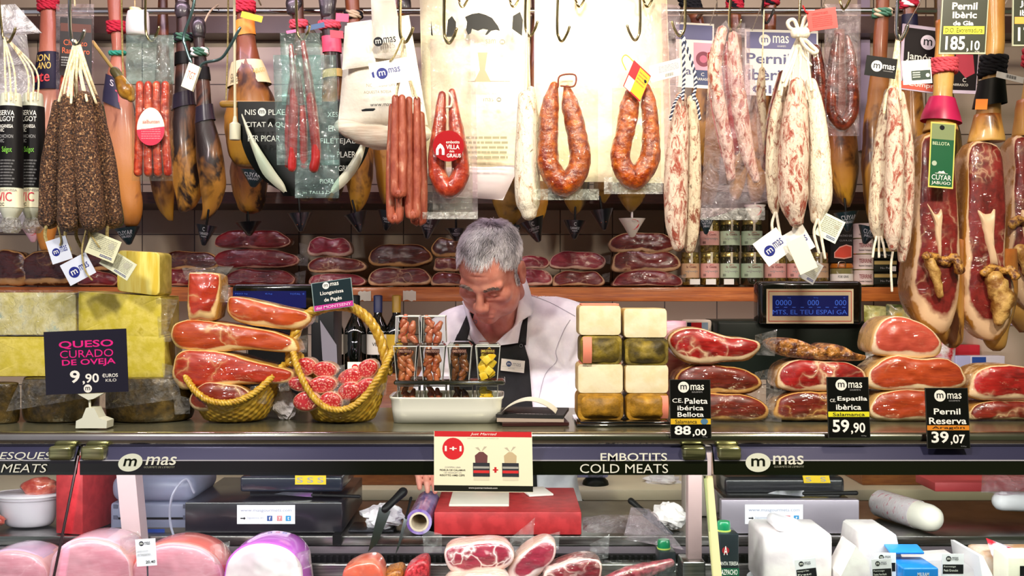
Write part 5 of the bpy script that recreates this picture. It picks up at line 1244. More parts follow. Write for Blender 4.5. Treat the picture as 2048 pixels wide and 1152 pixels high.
# k) bagged pale sausages
c_ = thing('sausage_pack', 'large crinkled clear bag of pale pink sausages, bottom seal slanting', 'sausage pack', P(1450, 440, HY))
for k, (q, rr, m) in enumerate((([(1466, 72), (1470, 140), (1482, 230), (1496, 310), (1512, 358)], [10, 15, 17, 14, 8], FUETP), ([(1444, 62), (1430, 130), (1440, 220), (1456, 300), (1462, 355)], [11, 14, 14, 13, 9], FUETP), ([(1452, 90, .015), (1462, 180, .015), (1470, 300, .015)], [8, 12, 10], STICK), ([(1420, 110, .01), (1428, 200, .01), (1450, 310, .01)], [6, 9, 8], STICK))):
    p, r = path(q, HY, rr); part('sausage', tube(p, r, m, n=30, noise=.08, nscale=60, seed=k), c_, smooth='all')
pouch(c_, 1424, 56, 1500, 200, HY, FILMG, .024, .008, 3); part('pouch', sheet((P(1418, 130, HY), P(1506, 130, HY), P(1540, 400, HY), P(1400, 440, HY)), FILMG, 30, 30, .010, 24, 9, .026), c_, smooth='all')
for a in (([1432, 62], [1452, 40], [1460, 58], [1436, 76]), ([1468, 46], [1490, 46], [1492, 72], [1470, 66])): part('pouch', sheet([P(x, y, HY - .01) for x, y in a], FILMG, 8, 8, .004, 40, 2), c_, smooth='all')
strip_seal(c_, 1402, 416, 1530, 440, HY, 4)
hook('hook through the crinkled bag of pale sausages', 1462, 62, HY - .004)
# l) big white bunch tied with a bow
g = 'white sausages of the bow-tied bunch'
W5 = [('thick white sausage with pink patches at the centre of the bow-tied bunch', [(1594, 170, -.03), (1590, 240, -.03), (1586, 340, -.03), (1586, 400, -.03), (1592, 440, -.03)], [15, 26, 30, 28, 15], FUETP),
      ('white sausage of the bow-tied bunch nearest the dark vacuum pack', [(1622, 168), (1632, 240), (1638, 340), (1640, 400), (1634, 436)], [12, 20, 24, 23, 13], FUETW),
      ('slim grey-white sausage of the bow-tied bunch on the side of the clear bag', [(1570, 160), (1552, 240), (1546, 330), (1548, 400), (1550, 422)], [9, 14, 15, 13, 8], FUET),
      ('darker bare sausage at the back of the bow-tied bunch', [(1566, 150, .04), (1548, 230, .04), (1536, 330, .04)], [10, 14, 14], CHORD),
      ('brown sausage end leaning out behind the bow', [(1630, 100, .06), (1636, 160, .06), (1640, 260, .06)], [12, 16, 15], CHORD)]
for k, (lab, pts, rr, m) in enumerate(W5):
    a = pts[0]
    saus(lab, pts, rr, m, 2.1, 'white_sausage', noise=.07, seed=20 + k, group=g, strings=[([(a[0], a[1] + 12, -.035), ((a[0] + 1600) / 2 + 4, (a[1] + 80) / 2, -.03), (1602, 66, -.012)], 3.2, STRW), ([(a[0] - 8, a[1] + 30, -.03), ((a[0] + 1590) / 2 - 6, (a[1] + 90) / 2 + 10, -.03), (1598, 70, -.012)], 2.6, STRW)] + ([([(pts[-1][0], pts[-1][1] + 4), (pts[-1][0] - 6, pts[-1][1] + 30), (pts[-1][0] + 4, pts[-1][1] + 70)], 2.8, STRW), ([(pts[-1][0] + 3, pts[-1][1] + 4), (pts[-1][0] + 8, pts[-1][1] + 34), (pts[-1][0] + 16, pts[-1][1] + 80)], 2.8, STRW)] if k < 3 else []))
t = thing('string_bow', 'cream string bow gathering the white sausage bunch on its hook', 'string', P(1600, 130, 2.06))
part('bow', tube([P(*q, 2.065) for q in ((1602, 66), (1580, 56), (1576, 44), (1588, 40), (1600, 62), (1610, 36), (1622, 32), (1618, 46), (1602, 66))], .004, STRW, n=50, seg=8), t)
part('bow', tube([P(*q, 2.06) for q in ((1600, 70), (1622, 90), (1634, 102), (1626, 106), (1608, 90), (1600, 72))], .004, STRW, n=40, seg=8), t)
part('knot', tube([P(1592, 66, 2.06), P(1610, 66, 2.06)], .011, STRW, n=6, noise=.3), t)
hook('hook carrying the bow-tied bunch of white sausages', 1602, 58, 2.075)
saus('thin mould-white sausage hanging alone behind the crinkled bag', [(1524, 140), (1522, 180), (1524, 260), (1530, 330)], [6, 9, 10, 8], FUET, 2.2, 'white_sausage', seed=31, strings=[([(1524, 138), (1526, 80), (1528, 20)], 1.4, STR)])
hook('thin dark hook over the lone mould-white sausage', 1528, 40, 2.19, mat=plain('3a3a3c', .3, metal=.8))
LP_ = plain('f0f2e0', .45)
for lab, c, an, w, h, Y, it, m in (('white card with blue round m turned steeply, below the slim grey-white sausage', (1545, 494), -36, 58, 56, 2.06, MASW, WHITE), ('white card with half hidden blue letters behind the strings', (1592, 486), -30, 60, 52, 2.085, MASW, WHITE),
    ('blank cream card hanging in front of the other white cards', (1604, 510), -24, 38, 70, 2.05, None, plain('f8f6d8', .45)), ('greenish printed card leaning towards the salmon jar box', (1660, 456), 26, 46, 48, 2.09, SMALLP, plain('e4f0dc', .45)), ('grey see-through card hanging lowest over the scale display', (1622, 542), 30, 34, 44, 2.09, SMALLP, plain('b8b8b8', .4))):
    tag(lab, c, an, w, h, Y, it or (lambda fr: MD()), m)
# n) vacuum packed dark loop
c_ = thing('sausage_pack', 'vacuum packed dark looped sausage under the red tag', 'sausage pack', P(1682, 270, HY + .03))
p, r = path([(1674, 70), (1668, 110), (1664, 180), (1664, 226), (1683, 250), (1702, 226), (1704, 180), (1700, 110), (1694, 75)], HY + .03, [5, 10, 13, 14, 14, 14, 13, 11, 5]); part('sausage', tube(p, r, CHORD, n=50, noise=.06), c_, smooth='all')
pouch(c_, 1650, 8, 1722, 272, HY + .03, FILMG, .018, .003, 5, n=30, skew=-4)
hook('hook at the vacuum packed dark loop', 1683, 12, HY + .02)
tf = qframe((1613, 22), (1671, 14), (1618, 63), 2.05); t = thing('red_tag', 'bright red paper tag with small dark print beside the bow', 'tag', P(1644, 63, 2.05))
part('card', tf.board(plain('e8281e', .45), .001), t, smooth=False); part('print', tf.text('CHORIZO PICANTE', .16, .14, .72, .26, plain('8a1410', .5)) + tf.lines(.16, .34, .84, .88, 6, plain('a01a14', .5), 3), t, smooth=False)
part('string', tube([P(1606, 12, 2.06), P(1612, 24, 2.048), P(1616, 26, 2.048)], .0016, RED, seg=6), t)
# o) three white sausages
g = 'three white sausages on one string'
for k, (lab, pts, rr, m) in enumerate((('white sausage of the three, with frayed white string end, shortest', [(1778, 186), (1768, 270), (1760, 360), (1756, 440), (1758, 470)], [10, 17, 19, 18, 11], FUET), ('middle white sausage of the three with long string tail', [(1786, 184, -.035), (1790, 280, -.035), (1788, 380, -.035), (1786, 460, -.035), (1786, 494, -.035)], [10, 17, 18, 17, 9], FUETP), ('outer white sausage of the three, nearest the green label', [(1800, 190), (1810, 280), (1812, 380), (1808, 470), (1804, 518)], [9, 15, 16, 14, 8], FUETP))):
    a = pts[0]; e = pts[-1]
    saus(lab, pts, rr, m, 2.1, 'white_sausage', noise=.07, seed=40 + k, group=g, strings=[([(a[0], a[1] + 8, -.03), ((a[0] + 1794) / 2, 140, -.015), (1796, 72, -.005)], 4, STR), ([(a[0] - 10, a[1] + 40, -.03), (a[0] - 4, a[1] + 2, -.03), (1790, 150, -.015), (1795, 76, -.005)], 2.6, STR)]
         + ([([(e[0] + d, e[1] + 4), (e[0] + 2 * d, e[1] + 25), (e[0] + 2.5 * d, e[1] + 44)], 2.4, STRW) for d in (-5, 0, 5)] if k == 0 else [([(e[0], e[1] + 6), (e[0] - 4, e[1] + 40), (e[0] - 2, e[1] + 88)], 2.4, STRW)] if k == 1 else []))
hook('bright S-shaped hook over the three white sausages', 1795, 74, 2.09, lean=-.004, mat=CHROME, r=.0042)
tag('small black tag with white round m, tilted', (1762, 134), 8, 62, 40, 2.05, lambda f: f.logo(.36, .48, .18, WHITE, INK) + f.text('mas', .56, .36, .94, .58, WHITE, .012) + f.lines(.58, .66, .9, .71, 1, GREYT), plain('050504', .5), name='black_tag')
bt = tag('thick white booklet with small dark green printed panel, beside the black tag', (1834, 144), -4, 58, 48, 2.1, lambda f: f.rect(.3, .44, .96, .84, plain('24382c', .4)) + f.lines(.34, .5, .6, .78, 3, plain('c8d0c8', .5), 2, .0006) + f.disc(.86, .66, .07, plain('c8d0c8', .5), .0006), plain('f4f4ee', .4), name='booklet')
# unused hook with plastic grip, brush with wooden ball, dark banner, bags, posters
t = thing('grip_hook', 'blue-grey forked hanger with cream plastic grip marked in red, left of the banner', 'hook', P(378, 180, 2.08))
part('wire', tube([P(386, -60, 2.07), P(388, 6, 2.07), P(368, 70, 2.07), P(372, 95, 2.07), P(382, 125, 2.07)], .0032, plain('5a7478', .25, metal=.8), seg=8), t)
part('wire', tube([P(396, 140, 2.07), P(408, 126, 2.07), P(440, 118, 2.07), P(458, 96, 2.07), P(480, 56, 2.07)], .0032, plain('5a7478', .25, metal=.8), seg=8), t)
gf = qframe((378, 124), (400, 134), (362, 172), 2.06)
gp = part('grip', gf.board(plain('ece8d0', .3), .010), t, smooth=False); part('lettering', gf.text('TGT', .2, .3, .85, .6, plain('d06a5a', .5)), gp, smooth=False)
t = thing('basting_brush', 'small wooden ball-headed mallet hanging aslant above the grey banded ham', 'mallet', P(252, 198, 2.4))
part('handle', tube([P(186, 84, 2.4), P(232, 146, 2.4)], .0042, plain('c8a860', .5), n=4, seg=8), t); part('head', tube([P(236, 150, 2.4), P(244, 166, 2.4), P(254, 184, 2.4), P(262, 196, 2.4)], [.010, .016, .020, .010], mottled('turned_wood', '8a5c18', 'b88830', 60, rough=.35, coat=.4), seg=16), t, smooth='all')
part('collar', tube([P(230, 143, 2.4), P(240, 157, 2.4)], .012, plain('6a6440', .4), n=3, seg=12), t); part('string', tube([P(246, 150, 2.4), P(244, 60, 2.4), P(242, -90, 2.3)], .0022, STRD, seg=6), t)
t = thing('glue_bottle', 'small pale plastic bottle hanging near the top, above the clear pack of red sausages', 'bottle', P(276, 72, 3.0))
part('body', loft([(256, 296, 24), (253, 298, 40), (253, 298, 64), (256, 296, 72)], 3.0, plain('c8ccc0', .3), .9, n=12, noise=0), t, smooth='all'); part('cap', loft([(258, 280, 16), (260, 284, 20), (260, 284, 32)], 2.99, plain('c8cc8c', .4), .9, n=6, noise=0), t)
part('string', tube([P(270, 18, 3.0), P(268, -90, RAILY)], .002, STRD, n=2, seg=6), t)
# black banner on a bamboo rod
BY = 2.55; t = thing('banner', 'black banner with white slogan lines and curled pale rim, hung from a bamboo rod', 'banner', P(610, 400, BY))
part('rod', tube([P(446, 208, BY), P(762, 212, BY)], .009, mottled('bamboo', '8a6420', 'b08a3c', 30, rough=.4, stretch=(.3, 1, 1)), n=2, seg=14), t)
n = 30; edge = cr([(476, 205), (494, 262), (524, 312), (560, 350), (600, 372), (640, 380), (680, 368), (712, 336), (736, 290), (750, 212)], n)
bm_ = MD(); v = []; f = []
rows = 18
for i in range(rows):
    t_ = i / (rows - 1); y = 203 + (392 - 203) * t_
    hw = 137 * max(.0, 1 - t_ ** 2.6) ** .5 if t_ < 1 else 0; hw = max(hw, 40 * (1 - t_)) if t_ < .98 else 46
    hw = max(hw, 46)
    for j in range(21):
        u = j / 20 * 2 - 1; v.append(tuple(P(612 + u * hw, y, BY - .012 - .02 * t_ + .03 * abs(u) ** 3 * t_)))
bn = part('cloth', md(v + [(a, b + .002, c) for a, b, c in v], grid_faces(rows, 21, False) + [tuple(q + rows * 21 for q in ff[::-1]) for ff in grid_faces(rows, 21, False)], plain('050906', .4)), t, smooth='all')
RIMM = plain('dfe2cc', .35)
for pts in ([(484, 228, 2), (506, 280, 10), (540, 340, 24), (560, 366, 20), (572, 384, 6)], [(744, 228, 2), (728, 280, 8), (704, 330, 20), (676, 366, 22), (662, 386, 6)]):
    q = cr(pts, 16); s_ = -1 if pts[0][0] < 600 else 1
    part('curled_rim', md(sum(([tuple(P(x - s_ * w * .35, y, BY - .05)), tuple(P(x + s_ * w * .3, y - w * .2, BY - .062)), tuple(P(x + s_ * w * .75, y + 2, BY - .04))] for x, y, w in q), []), grid_faces(16, 3, False), RIMM), t, smooth='all')
TXW = plain('d8dcd4', .5)
lf = pframe(476, 203, 750, 393, BY - .058)
def bt_(s, x0, y0, x1, y1, bold=0): return lf.text(s, (x0 - 476) / 274, (y0 - 203) / 190, (x1 - 476) / 274, (y1 - 203) / 190, TXW, bold)
lf2 = bt_('GRIES FILETEJADES', 492, 206, 560, 209)
lt = bt_('NIS', 490, 219, 512, 230) + lf.logo((524 - 476) / 274, (224 - 203) / 190, .03, TXW, INK) + bt_('PLAER', 537, 219, 580, 230) + bt_('CITAT A QUI', 491, 244, 575, 256) + bt_('PER PICAR', 496, 271, 560, 283) + bt_('XES', 655, 224, 676, 234)
lt += bt_('EMOCIO', 657, 251, 716, 263) + bt_('FILETEJADES', 640, 277, 732, 290) + bt_('PLAER A', 674, 303, 724, 315) + bt_('GRIES', 677, 331, 704, 342) + bt_('PICAR', 640, 358, 668, 367) + bt_('m TALLS D', 606, 382, 660, 388)
part('lettering', lt, bn, smooth=False)
for x in (452, 756): part('cord', tube([P(x, 208, BY), P(x + 4, 60, BY), P(x + 4, -120, BY)], .0022, STRD, seg=6), t)
part('cord_weight', lathe(P(470, 280, BY - .02), [(.013, 0), (.014, .002), (.014, .04), (.006, .046), (.004, .06)], plain('dcdcc4', .35), 14), t); part('cord', tube([P(470, 240, BY - .02), P(468, -120, BY - .02)], .0035, plain('d8d0b0', .6), n=2, seg=6), t)
# carrier bag with prints
CARR = mottled('carrier_plastic', 'e6dfd2', 'f2ede2', 10, rough=.4, bump=.5, bscale=18, dist=.01, coat=.2); HANDLEBAG = CARR
t = thing('carrier_bag', 'bundle of cream plastic carrier bags with black m print, hanging between banner and sausages', 'bag', P(760, 275, 2.36))
part('sheet', sheet((P(694, 46, 2.40), P(818, 30, 2.40), P(856, 250, 2.40), P(676, 250, 2.40)), CARR, 26, 30, .012, 12, 3, .035), t, smooth='all')
part('sheet', sheet((P(742, 0, 2.37), P(790, 0, 2.37), P(812, 120, 2.35), P(746, 116, 2.35)), CARR, 14, 20, .008, 20, 6, .016), t, smooth='all')
part('sheet', sheet((P(690, 52, 2.36), P(744, 42, 2.36), P(752, 130, 2.35), P(684, 140, 2.35)), CARR, 14, 16, .006, 20, 5, .012), t, smooth='all')
part('bottom_folds', tube([P(684, 252, 2.37), P(740, 272, 2.37), P(800, 276, 2.37), P(846, 268, 2.37)], [.018, .028, .028, .02], mottled('carrier_folds', 'c8b4a4', 'e4d8cc', 30, rough=.5, bump=.8, bscale=40, stretch=(.3, 1, 3)), n=24, noise=.15), t, smooth='all')
lf = pframe(744, 66, 812, 120, 2.318, -6); lf2 = pframe(700, 120, 850, 230, 2.318, -2); 
part('print', lf.logo(.2, .28, .14, INK, CARR) + lf.text('mas', .36, .15, .72, .36, INK, .01) + lf.text('UNA BOSSA MES', .15, .62, .9, .72, plain('a8a088', .6)) + lf.text('UN OBJECTE', .2, .85, .8, .95, plain('a8a088', .6)) + lf2.text('NO SIGUIS UN', .22, .42, .6, .48, plain('a8a088', .6)) + lf2.text('AQUESTA BOSSA', .18, .55, .55, .61, plain('8a826a', .6)) + lf2.text('www.masgourmets.com', .26, .78, .95, .86, INK, .005) + lf2.poly([(.14, .89), (.2, .87), (.32, .87), (.33, .89), (.3, .92), (.15, .92)], INK), t, smooth=False)
tag('white leaning card with blue round m, on the cream carrier bags', (780, 144), -10, 80, 48, 2.06, lambda f: f.logo(.30, .50, .14, BLUE, WHITE) + f.text('mas', .47, .34, .76, .54, BLUE) + f.poly([(.04, .4), (.10, .36), (.10, .64), (.05, .6)], BLUE), plain('f4f2ec', .45), sw=[(804, 78), (790, 110), (780, 122)])
# big white bags
BAGW = mottled('white_bag_plastic', 'd6c8a6', 'e8dcc0', 7, rough=.45, bump=.6, bscale=12, dist=.012, coat=.25)
t = thing('shopping_bag', 'big white bag printed with a standing black pig, behind the badge pouch', 'bag', P(950, 365, 2.5))
part('sheet', sheet((P(838, -60, 2.56), P(1062, -60, 2.56), P(1056, 340, 2.56), P(848, 352, 2.56)), BAGW, 34, 44, .014, 10, 2, .03), t, smooth='all')
part('lower_fold', sheet((P(850, 336, 2.55), P(1040, 330, 2.55), P(1006, 400, 2.57), P(880, 392, 2.57)), plain('cbbfc0', .5), 14, 8, .008, 14, 3, .012), t, smooth='all')
pf = pframe(838, 0, 1060, 350, 2.478); PK_ = plain('1a1a16', .5); G2 = plain('6e6c58', .6)
pu = lambda x, y: ((x - 838) / 222, y / 350)
pig = [(930, 34), (934, 44), (932, 60), (936, 70), (942, 66), (944, 58), (956, 62), (966, 58), (976, 60), (970, 70), (974, 70), (982, 62), (992, 60), (1000, 62), (996, 52), (990, 44), (984, 36), (972, 30), (958, 26), (944, 28)]
art = pf.poly([pu(*q) for q in pig], PK_, .001) + pf.poly([pu(*q) for q in ((862, 70), (862, 40), (866, 72))], PK_, .001) + pf.poly([pu(*q) for q in ((892, 74), (896, 40), (904, 32), (912, 44), (912, 74))], PK_, .001) + pf.poly([pu(*q) for q in ((1024, 58), (1026, 32), (1040, 24), (1046, 40), (1044, 72))], PK_, .001)
art += pf.logo(.75, .24, .025, G2, WHITE) + pf.text('sam', .60, .225, .69, .25, G2) + pf.poly([pu(*q) for q in ((955, 105), (975, 105), (970, 140), (982, 164), (948, 164), (960, 140))], plain('8a8668', .6), .001) + pf.rect(.44, .462, .60, .468, G2) + pf.rect(.62, .462, .82, .466, G2) + pf.logo(.72, .57, .022, G2, WHITE) + pf.text('mas', .58, .56, .67, .58, G2) + pf.lines(.35, .78, .8, .92, 5, plain('8a8668', .6), 4)
part('print', art, t, smooth=False)
t = thing('shopping_bag', 'plain white translucent bags hanging behind the two glossy loop sausages', 'bag', P(1200, 380, 2.5))
part('sheet', sheet((P(1070, -60, 2.5), P(1332, -60, 2.5), P(1346, 366, 2.5), P(1066, 362, 2.5)), BAGW, 40, 44, .014, 9, 7, .03), t, smooth='all')
part('side_film', sheet((P(1322, 6, 2.46), P(1360, 12, 2.46), P(1352, 362, 2.46), P(1330, 362, 2.46)), FILMG, 10, 24, .006, 20, 2, .01), t, smooth='all')
for k, x in enumerate((920, 1022, 1154, 1290)): hook(('first', 'second', 'third', 'fourth')[k] + ' short hook end above the white bags, counted from the banner side', x, 8, 2.44, r=.003)
# posters and boards
def poster(label, tl, tr, bl, Y, m, items, cat='poster', name='poster', border=None, t=.004):
    fr = qframe(tl, tr, bl, Y); o = thing(name, label, cat, P(bl[0], bl[1], Y))
    part('board', fr.board(m, t) + (fr.rect(.02, .02, .98, .98, border, .0002) if border else MD()), o, smooth=False)
    part('print', items(fr), o, smooth=False); 
    if name == 'poster':
        for u in (.1, .9): q = fr.at(u, .03, -.006); part('cord', tube([tuple(q), (q[0], 2.27, 2.34)], .0012, STRW, n=2, seg=5), o)
    return o, fr
BP = plain('4a4a80', .45); RO = plain('b83048', .5)
poster('white picture poster of a pink ham slice with blue header and blue footer, partly hidden', (1352, 44), (1428, 48), (1352, 174), 2.62, WHITE, lambda f: f.rect(0, .03, .96, .26, BP) + f.text('s', .05, .12, .2, .22, WHITE, .02, d=.0006) + f.rect(.46, .30, .96, .72, plain('e0a0b8', .5)) + f.disc(.72, .55, .2, plain('7a2040', .5), .0006) + f.disc(.72, .55, .1, plain('c06080', .5), .0008) + f.rect(.46, .72, .96, .95, plain('2a3a6a', .5)) + f.text('C', .66, .76, .74, .81, WHITE, d=.0006) + f.text('CARRASCO', .47, .84, .94, .88, WHITE, d=.0006) + f.text('a', .26, .72, .4, .80, BP, .02))
poster('white poster with purple header, white m logo and large purple words, partly hidden', (1490, 58), (1636, 62), (1490, 190), 2.66, WHITE, lambda f: f.rect(.02, .04, .98, .29, plain('54528a', .45)) + f.logo(.27, .16, .08, WHITE, plain('54528a', .5)) + f.text('mas', .38, .09, .60, .20, WHITE, .015, d=.0006) + f.text('GOURMETS', .44, .235, .56, .26, WHITE, d=.0006) + f.text('Pernil', .02, .36, .62, .52, BP, .03) + f.text('ibèric', .04, .60, .60, .77, BP, .03) + f.text('Gla', .1, .84, .5, .97, BP, .03))
poster('black poster in pale frame with white m and the word Jamón, behind the booklet', (1806, 47), (1892, 58), (1798, 178), 2.62, plain('d8c8e0', .45), lambda f: f.rect(.06, .05, .97, .87, plain('181014', .45)) + f.logo(.6, .24, .17, plain('e8dcec', .5), INK, .0006) + f.text('Jamón ib', .12, .42, .98, .56, WHITE, .015, d=.0006) + f.rect(.04, .87, .97, .98, plain('e0604a', .5), .0006) + f.text('Compr', .2, .86, .8, .95, WHITE, .02, d=.0009))
poster('dark poster with red ham picture, behind the ham with black label', (1900, 104), (1958, 106), (1894, 186), 2.66, plain('d8c8e0', .45), lambda f: f.rect(.06, .0, .98, .92, plain('120c10', .45)) + f.poly([(.2, .05), (.8, .05), (.9, .5), (.6, .62), (.3, .4)], RO, .0006) + f.text('C', .5, .62, .62, .72, WHITE, d=.0006) + f.text('CARRASCO', .1, .76, .7, .82, WHITE, d=.0006))
GB = plain('2c3020', .35, coat=.4)
def priceboard(label, tl, tr, bl, Y, items):
    o, f = poster(label, tl, tr, bl, Y, plain('b8bca0', .3), lambda f: f.rect(.02, .02, .98, .975, GB) + items(f), 'price board', 'price_board', t=.004)
    p = f.at(.5, 0); part('hanging_cord', tube([tuple(f.at(.05, .02, -.006)), (f.at(.05, 0)[0], 2.06, 2.34)], .0016, STRW, n=2, seg=5), o); part('hanging_cord', tube([tuple(f.at(.95, .02, -.006)), (f.at(.95, 0)[0], 2.06, 2.34)], .0016, STRW, n=2, seg=5), o)
priceboard('dark green price board reading Pernil Ibèric de Gla at 185,10 with yellow strip', (1886, -24), (1979, -24), (1878, 108), 2.06, lambda f: f.text('Pernil', .22, .22, .76, .33, WHITE, .04, d=.0008) + f.text('Ibèric', .24, .36, .76, .46, WHITE, .04, d=.0008) + f.text('de Gla', .26, .50, .70, .57, WHITE, .05, d=.0008) + f.rect(.06, .58, .94, .70, plain('e4e030', .45), .0008) + f.text('D.O. Extremadura', .10, .605, .90, .675, INK, d=.0012) + f.text('185', .12, .73, .54, .94, WHITE, .04, d=.0008) + f.text(',10', .58, .80, .86, .97, WHITE, .03, d=.0008) + f.text('€/Kg', .76, .955, .86, .975, WHITE, d=.0008))
priceboard('second dark green price board with orange strip, cut off by the photo edge', (2026, -24), (2112, -24), (2025, 92), 2.08, lambda f: f.text('Jamón', .16, .22, .8, .34, WHITE, .03, d=.0008) + f.text('ibérico', .16, .38, .8, .48, WHITE, .03, d=.0008) + f.rect(.04, .5, .96, .62, plain('e8a040', .45), .0008) + f.text('175', .12, .68, .6, .92, WHITE, .04, d=.0008))
# ---------------------------------------------------------------- goods on the wall shelf
VAC = [meat('shelf_meat_a', '8a1c24', '500c14', 'd8a890', '6a3420', .10, .35, 15), meat('shelf_meat_b', '7a1a1a', '3c0c0a', 'e2bc92', '7a4a24', .20, .45, 17), meat('shelf_meat_c', 'a4283c', '701426', 'ecc8b4', '8a5a40', .16, .6, 18)]
VAC.append(meat('shelf_meat_dark', '5c1c10', '2a0e08', 'd4a468', '4a2410', .16, .3, 15))
def rpoly(x0, y0, x1, y1, a=.16, b=.45, seed=0, lift=0):
    """rounded slab outline inside a pixel box"""
    r = random.Random(seed); w, h = x1 - x0, y1 - y0; j = lambda s: r.uniform(-s, s)
    return [(x0 + w * .02 + j(2), y0 + h * .55), (x0 + w * a * .6, y0 + h * .2 + j(3)), (x0 + w * .28, y0 + j(h * .05)), (x0 + w * .55, y0 + h * .04 + lift + j(h * .05)), (x0 + w * .8, y0 + h * .1 + j(h * .06)), (x1 - w * .05, y0 + h * .34), (x1, y0 + h * .62),
            (x1 - w * .06, y0 + h * .88), (x0 + w * .75, y1), (x0 + w * .4, y1), (x0 + w * .15, y1 - h * .02), (x0 + w * .03, y0 + h * .85)]
def flap(x, y, s, Y, sd, dirx=1, up=0):
    w = s * dirx
    return sheet((P(x, y - s * .45, Y), P(x + w, y - s * .7 - up, Y + .01), P(x + w * .9, y + s * .5 - up, Y - .01), P(x, y + s * .45, Y)), FLAPM, 8, 8, .005, 40, sd)
FLAPM = film('pack_flap', 'f4f4f0', .68, .07, .8, 40, .08)
def pack(label, out, Y, m, depth=.09, flaps=(), seed=0, group=None, name='ham_pack', bulge=.010, lab=None, coat=None):
    lim = 571.5 if Y > 3 else 576 + (EYE - TOPZ) * F / Y - 2.5; out = [(x, min(y, lim)) for x, y in out]
    t = thing(name, label, 'meat pack', (X(sum(q[0] for q in out) / len(out), Y), Y + depth / 2, min(Z(q[1], Y) for q in out)), group)
    part('meat', slab(out, Y, depth, m, bulge, seed=seed, noise=.0018, rough=.05), t, smooth='all')
    for i, f in enumerate(flaps): part('plastic_film', flap(*f[:3], Y + .01, seed + i, *f[3:]), t, smooth='all')
    return t
SY = 3.52; g = 'vacuum packed ham on the wall shelf'
for k, (x0, y0, x1, y1, m, lab, fl) in enumerate((
    (-20, 500, 60, 572, 3, 'dark packed meat at the photo edge of the shelf', ()), (34, 500, 158, 572, 3, 'wide dark red meat pack under glossy film, behind the blue cards', ((150, 540, 26),)), (150, 542, 236, 574, 0, 'red meat pack behind the lowest blue card', ()), (158, 502, 250, 542, 3, 'dark meat pack above the red one, behind the cream printed cards', ()), (318, 538, 405, 574, 0, 'low red meat pack beside the yellow cheese piece', ()), (316, 500, 440, 540, 3, 'dark wrapped meat with red seal lying on the low red pack', ((430, 524, 30),)),
    (424, 460, 582, 497, 0, 'topmost dark red slab of the tall stack over the scale', ()), (420, 498, 598, 536, 0, 'middle long slab of the tall stack over the scale', ((594, 520, 24),)), (440, 538, 592, 573, 0, 'bottom slab of the tall stack over the scale', ((590, 556, 22),)),
    (612, 474, 704, 513, 2, 'purplish oval ham slab on top, over the Llonganissa sign', ((616, 498, 18, -1),)), (613, 513, 732, 546, 1, 'ham slab with thick pale rim, middle of the stack over the Llonganissa sign', ()), (614, 546, 732, 574, 2, 'lowest ham slab of the stack over the Llonganissa sign', ()),
    (734, 488, 866, 533, 3, 'shiny dark brown ham slab lying on a fat-rimmed one', ()), (732, 534, 864, 574, 1, 'long ham slab with cream rim, under the shiny brown one', ()),
    (862, 474, 930, 514, 3, 'dark ham piece at the top of the stack touching the grey hair', ()), (864, 515, 930, 543, 1, 'thin ham slice of the stack beside the grey hair, middle', ()), (860, 544, 930, 574, 1, 'bottom ham slice of the stack beside the grey hair', ()),
    (1030, 510, 1100, 538, 2, 'upper pink ham piece just past the ear', ()), (1030, 538, 1106, 574, 2, 'lower pink ham piece just past the ear', ()),
    (1096, 502, 1214, 539, 2, 'bright pink ham slab with pale streaks, on a marbled one', ((1206, 520, 16),)), (1102, 540, 1210, 577, 1, 'marbled ham slab with two round muscles, under the bright pink one', ((1204, 556, 16),)),
    (1216, 464, 1352, 506, 1, 'top dark ham slab under the white drip cup', ()), (1220, 500, 1364, 546, 1, 'middle dark ham slab with white seams under the white drip cup', ()), (1222, 540, 1366, 583, 0, 'bottom dark ham slab with shiny purple wrap, jutting over the shelf edge', ((1358, 558, 14),)))):
    pack(lab, rpoly(x0, y0, x1, y1, seed=k), SY + (.0 if y1 > 560 else .012) - (.03 if y1 > 578 else 0), VAC[m], .10, fl, k, g)
# jars and tins
GL_J = plain('2a2a1c', .1, coat=1); LID = plain('c0b070', .25, metal=.8)
OLV = mottled('olives', '4a3a14', '8a7434', 120, rough=.2, coat=1)
def jar(label, x0, x1, y0, y1, Y, tint, body, seal=True):
    cx, r = X((x0 + x1) / 2, Y), (x1 - x0) / 2 * Y / F; H = (y1 - y0) * Y / F; b = (cx, Y, Z(y1, Y))
    t = thing('jar', label, 'jar', b, 'glass jars on the wall shelf'); q = [(x0, x1, y0), (x0, x1, y1)]
    part('body', lathe(b, [(r * .9, 0), (r, .004), (r, H * .80), (r * .9, H * .86)], body, 24), t); part('lid', lathe(b, [(r * .94, H * .86), (r * .95, H * .98), (r * .9, H)], LID, 24), t)
    h = (y1 - y0); lb = part('label', band(q, Y, y0 + h * .34, y0 + h * .78, plain(tint, .6), 1, .0006), t)
    part('lettering', wraptext('Oliva', q, Y, y0 + h * .37, y0 + h * .40, RED, -.2, .25, 1, .0016) + wraptext('la Gaeta', q, Y, y0 + h * .41, y0 + h * .48, plain('7a2c34', .5), -.55, .55, 1, .0016) + wraptext('~v~~v~', q, Y, y0 + h * .55, y0 + h * .64, GREYT, -.7, .8, 1, .0016, bold=0) + wraptext('IIII', q, Y, y0 + h * .66, y0 + h * .74, INK, -.9, -.6, 1, .0016), lb, smooth=False)
    if seal: part('paper_seal', box(cx - .004, cx + .004, Y - r - .0012, Y - r * .5, b[2] + H * .66, b[2] + H * 1.0, plain('d8cfb4', .5)), t)
G_, Pk, Bg = 'b8ccb0', 'e0a8a0', 'd8b48c'
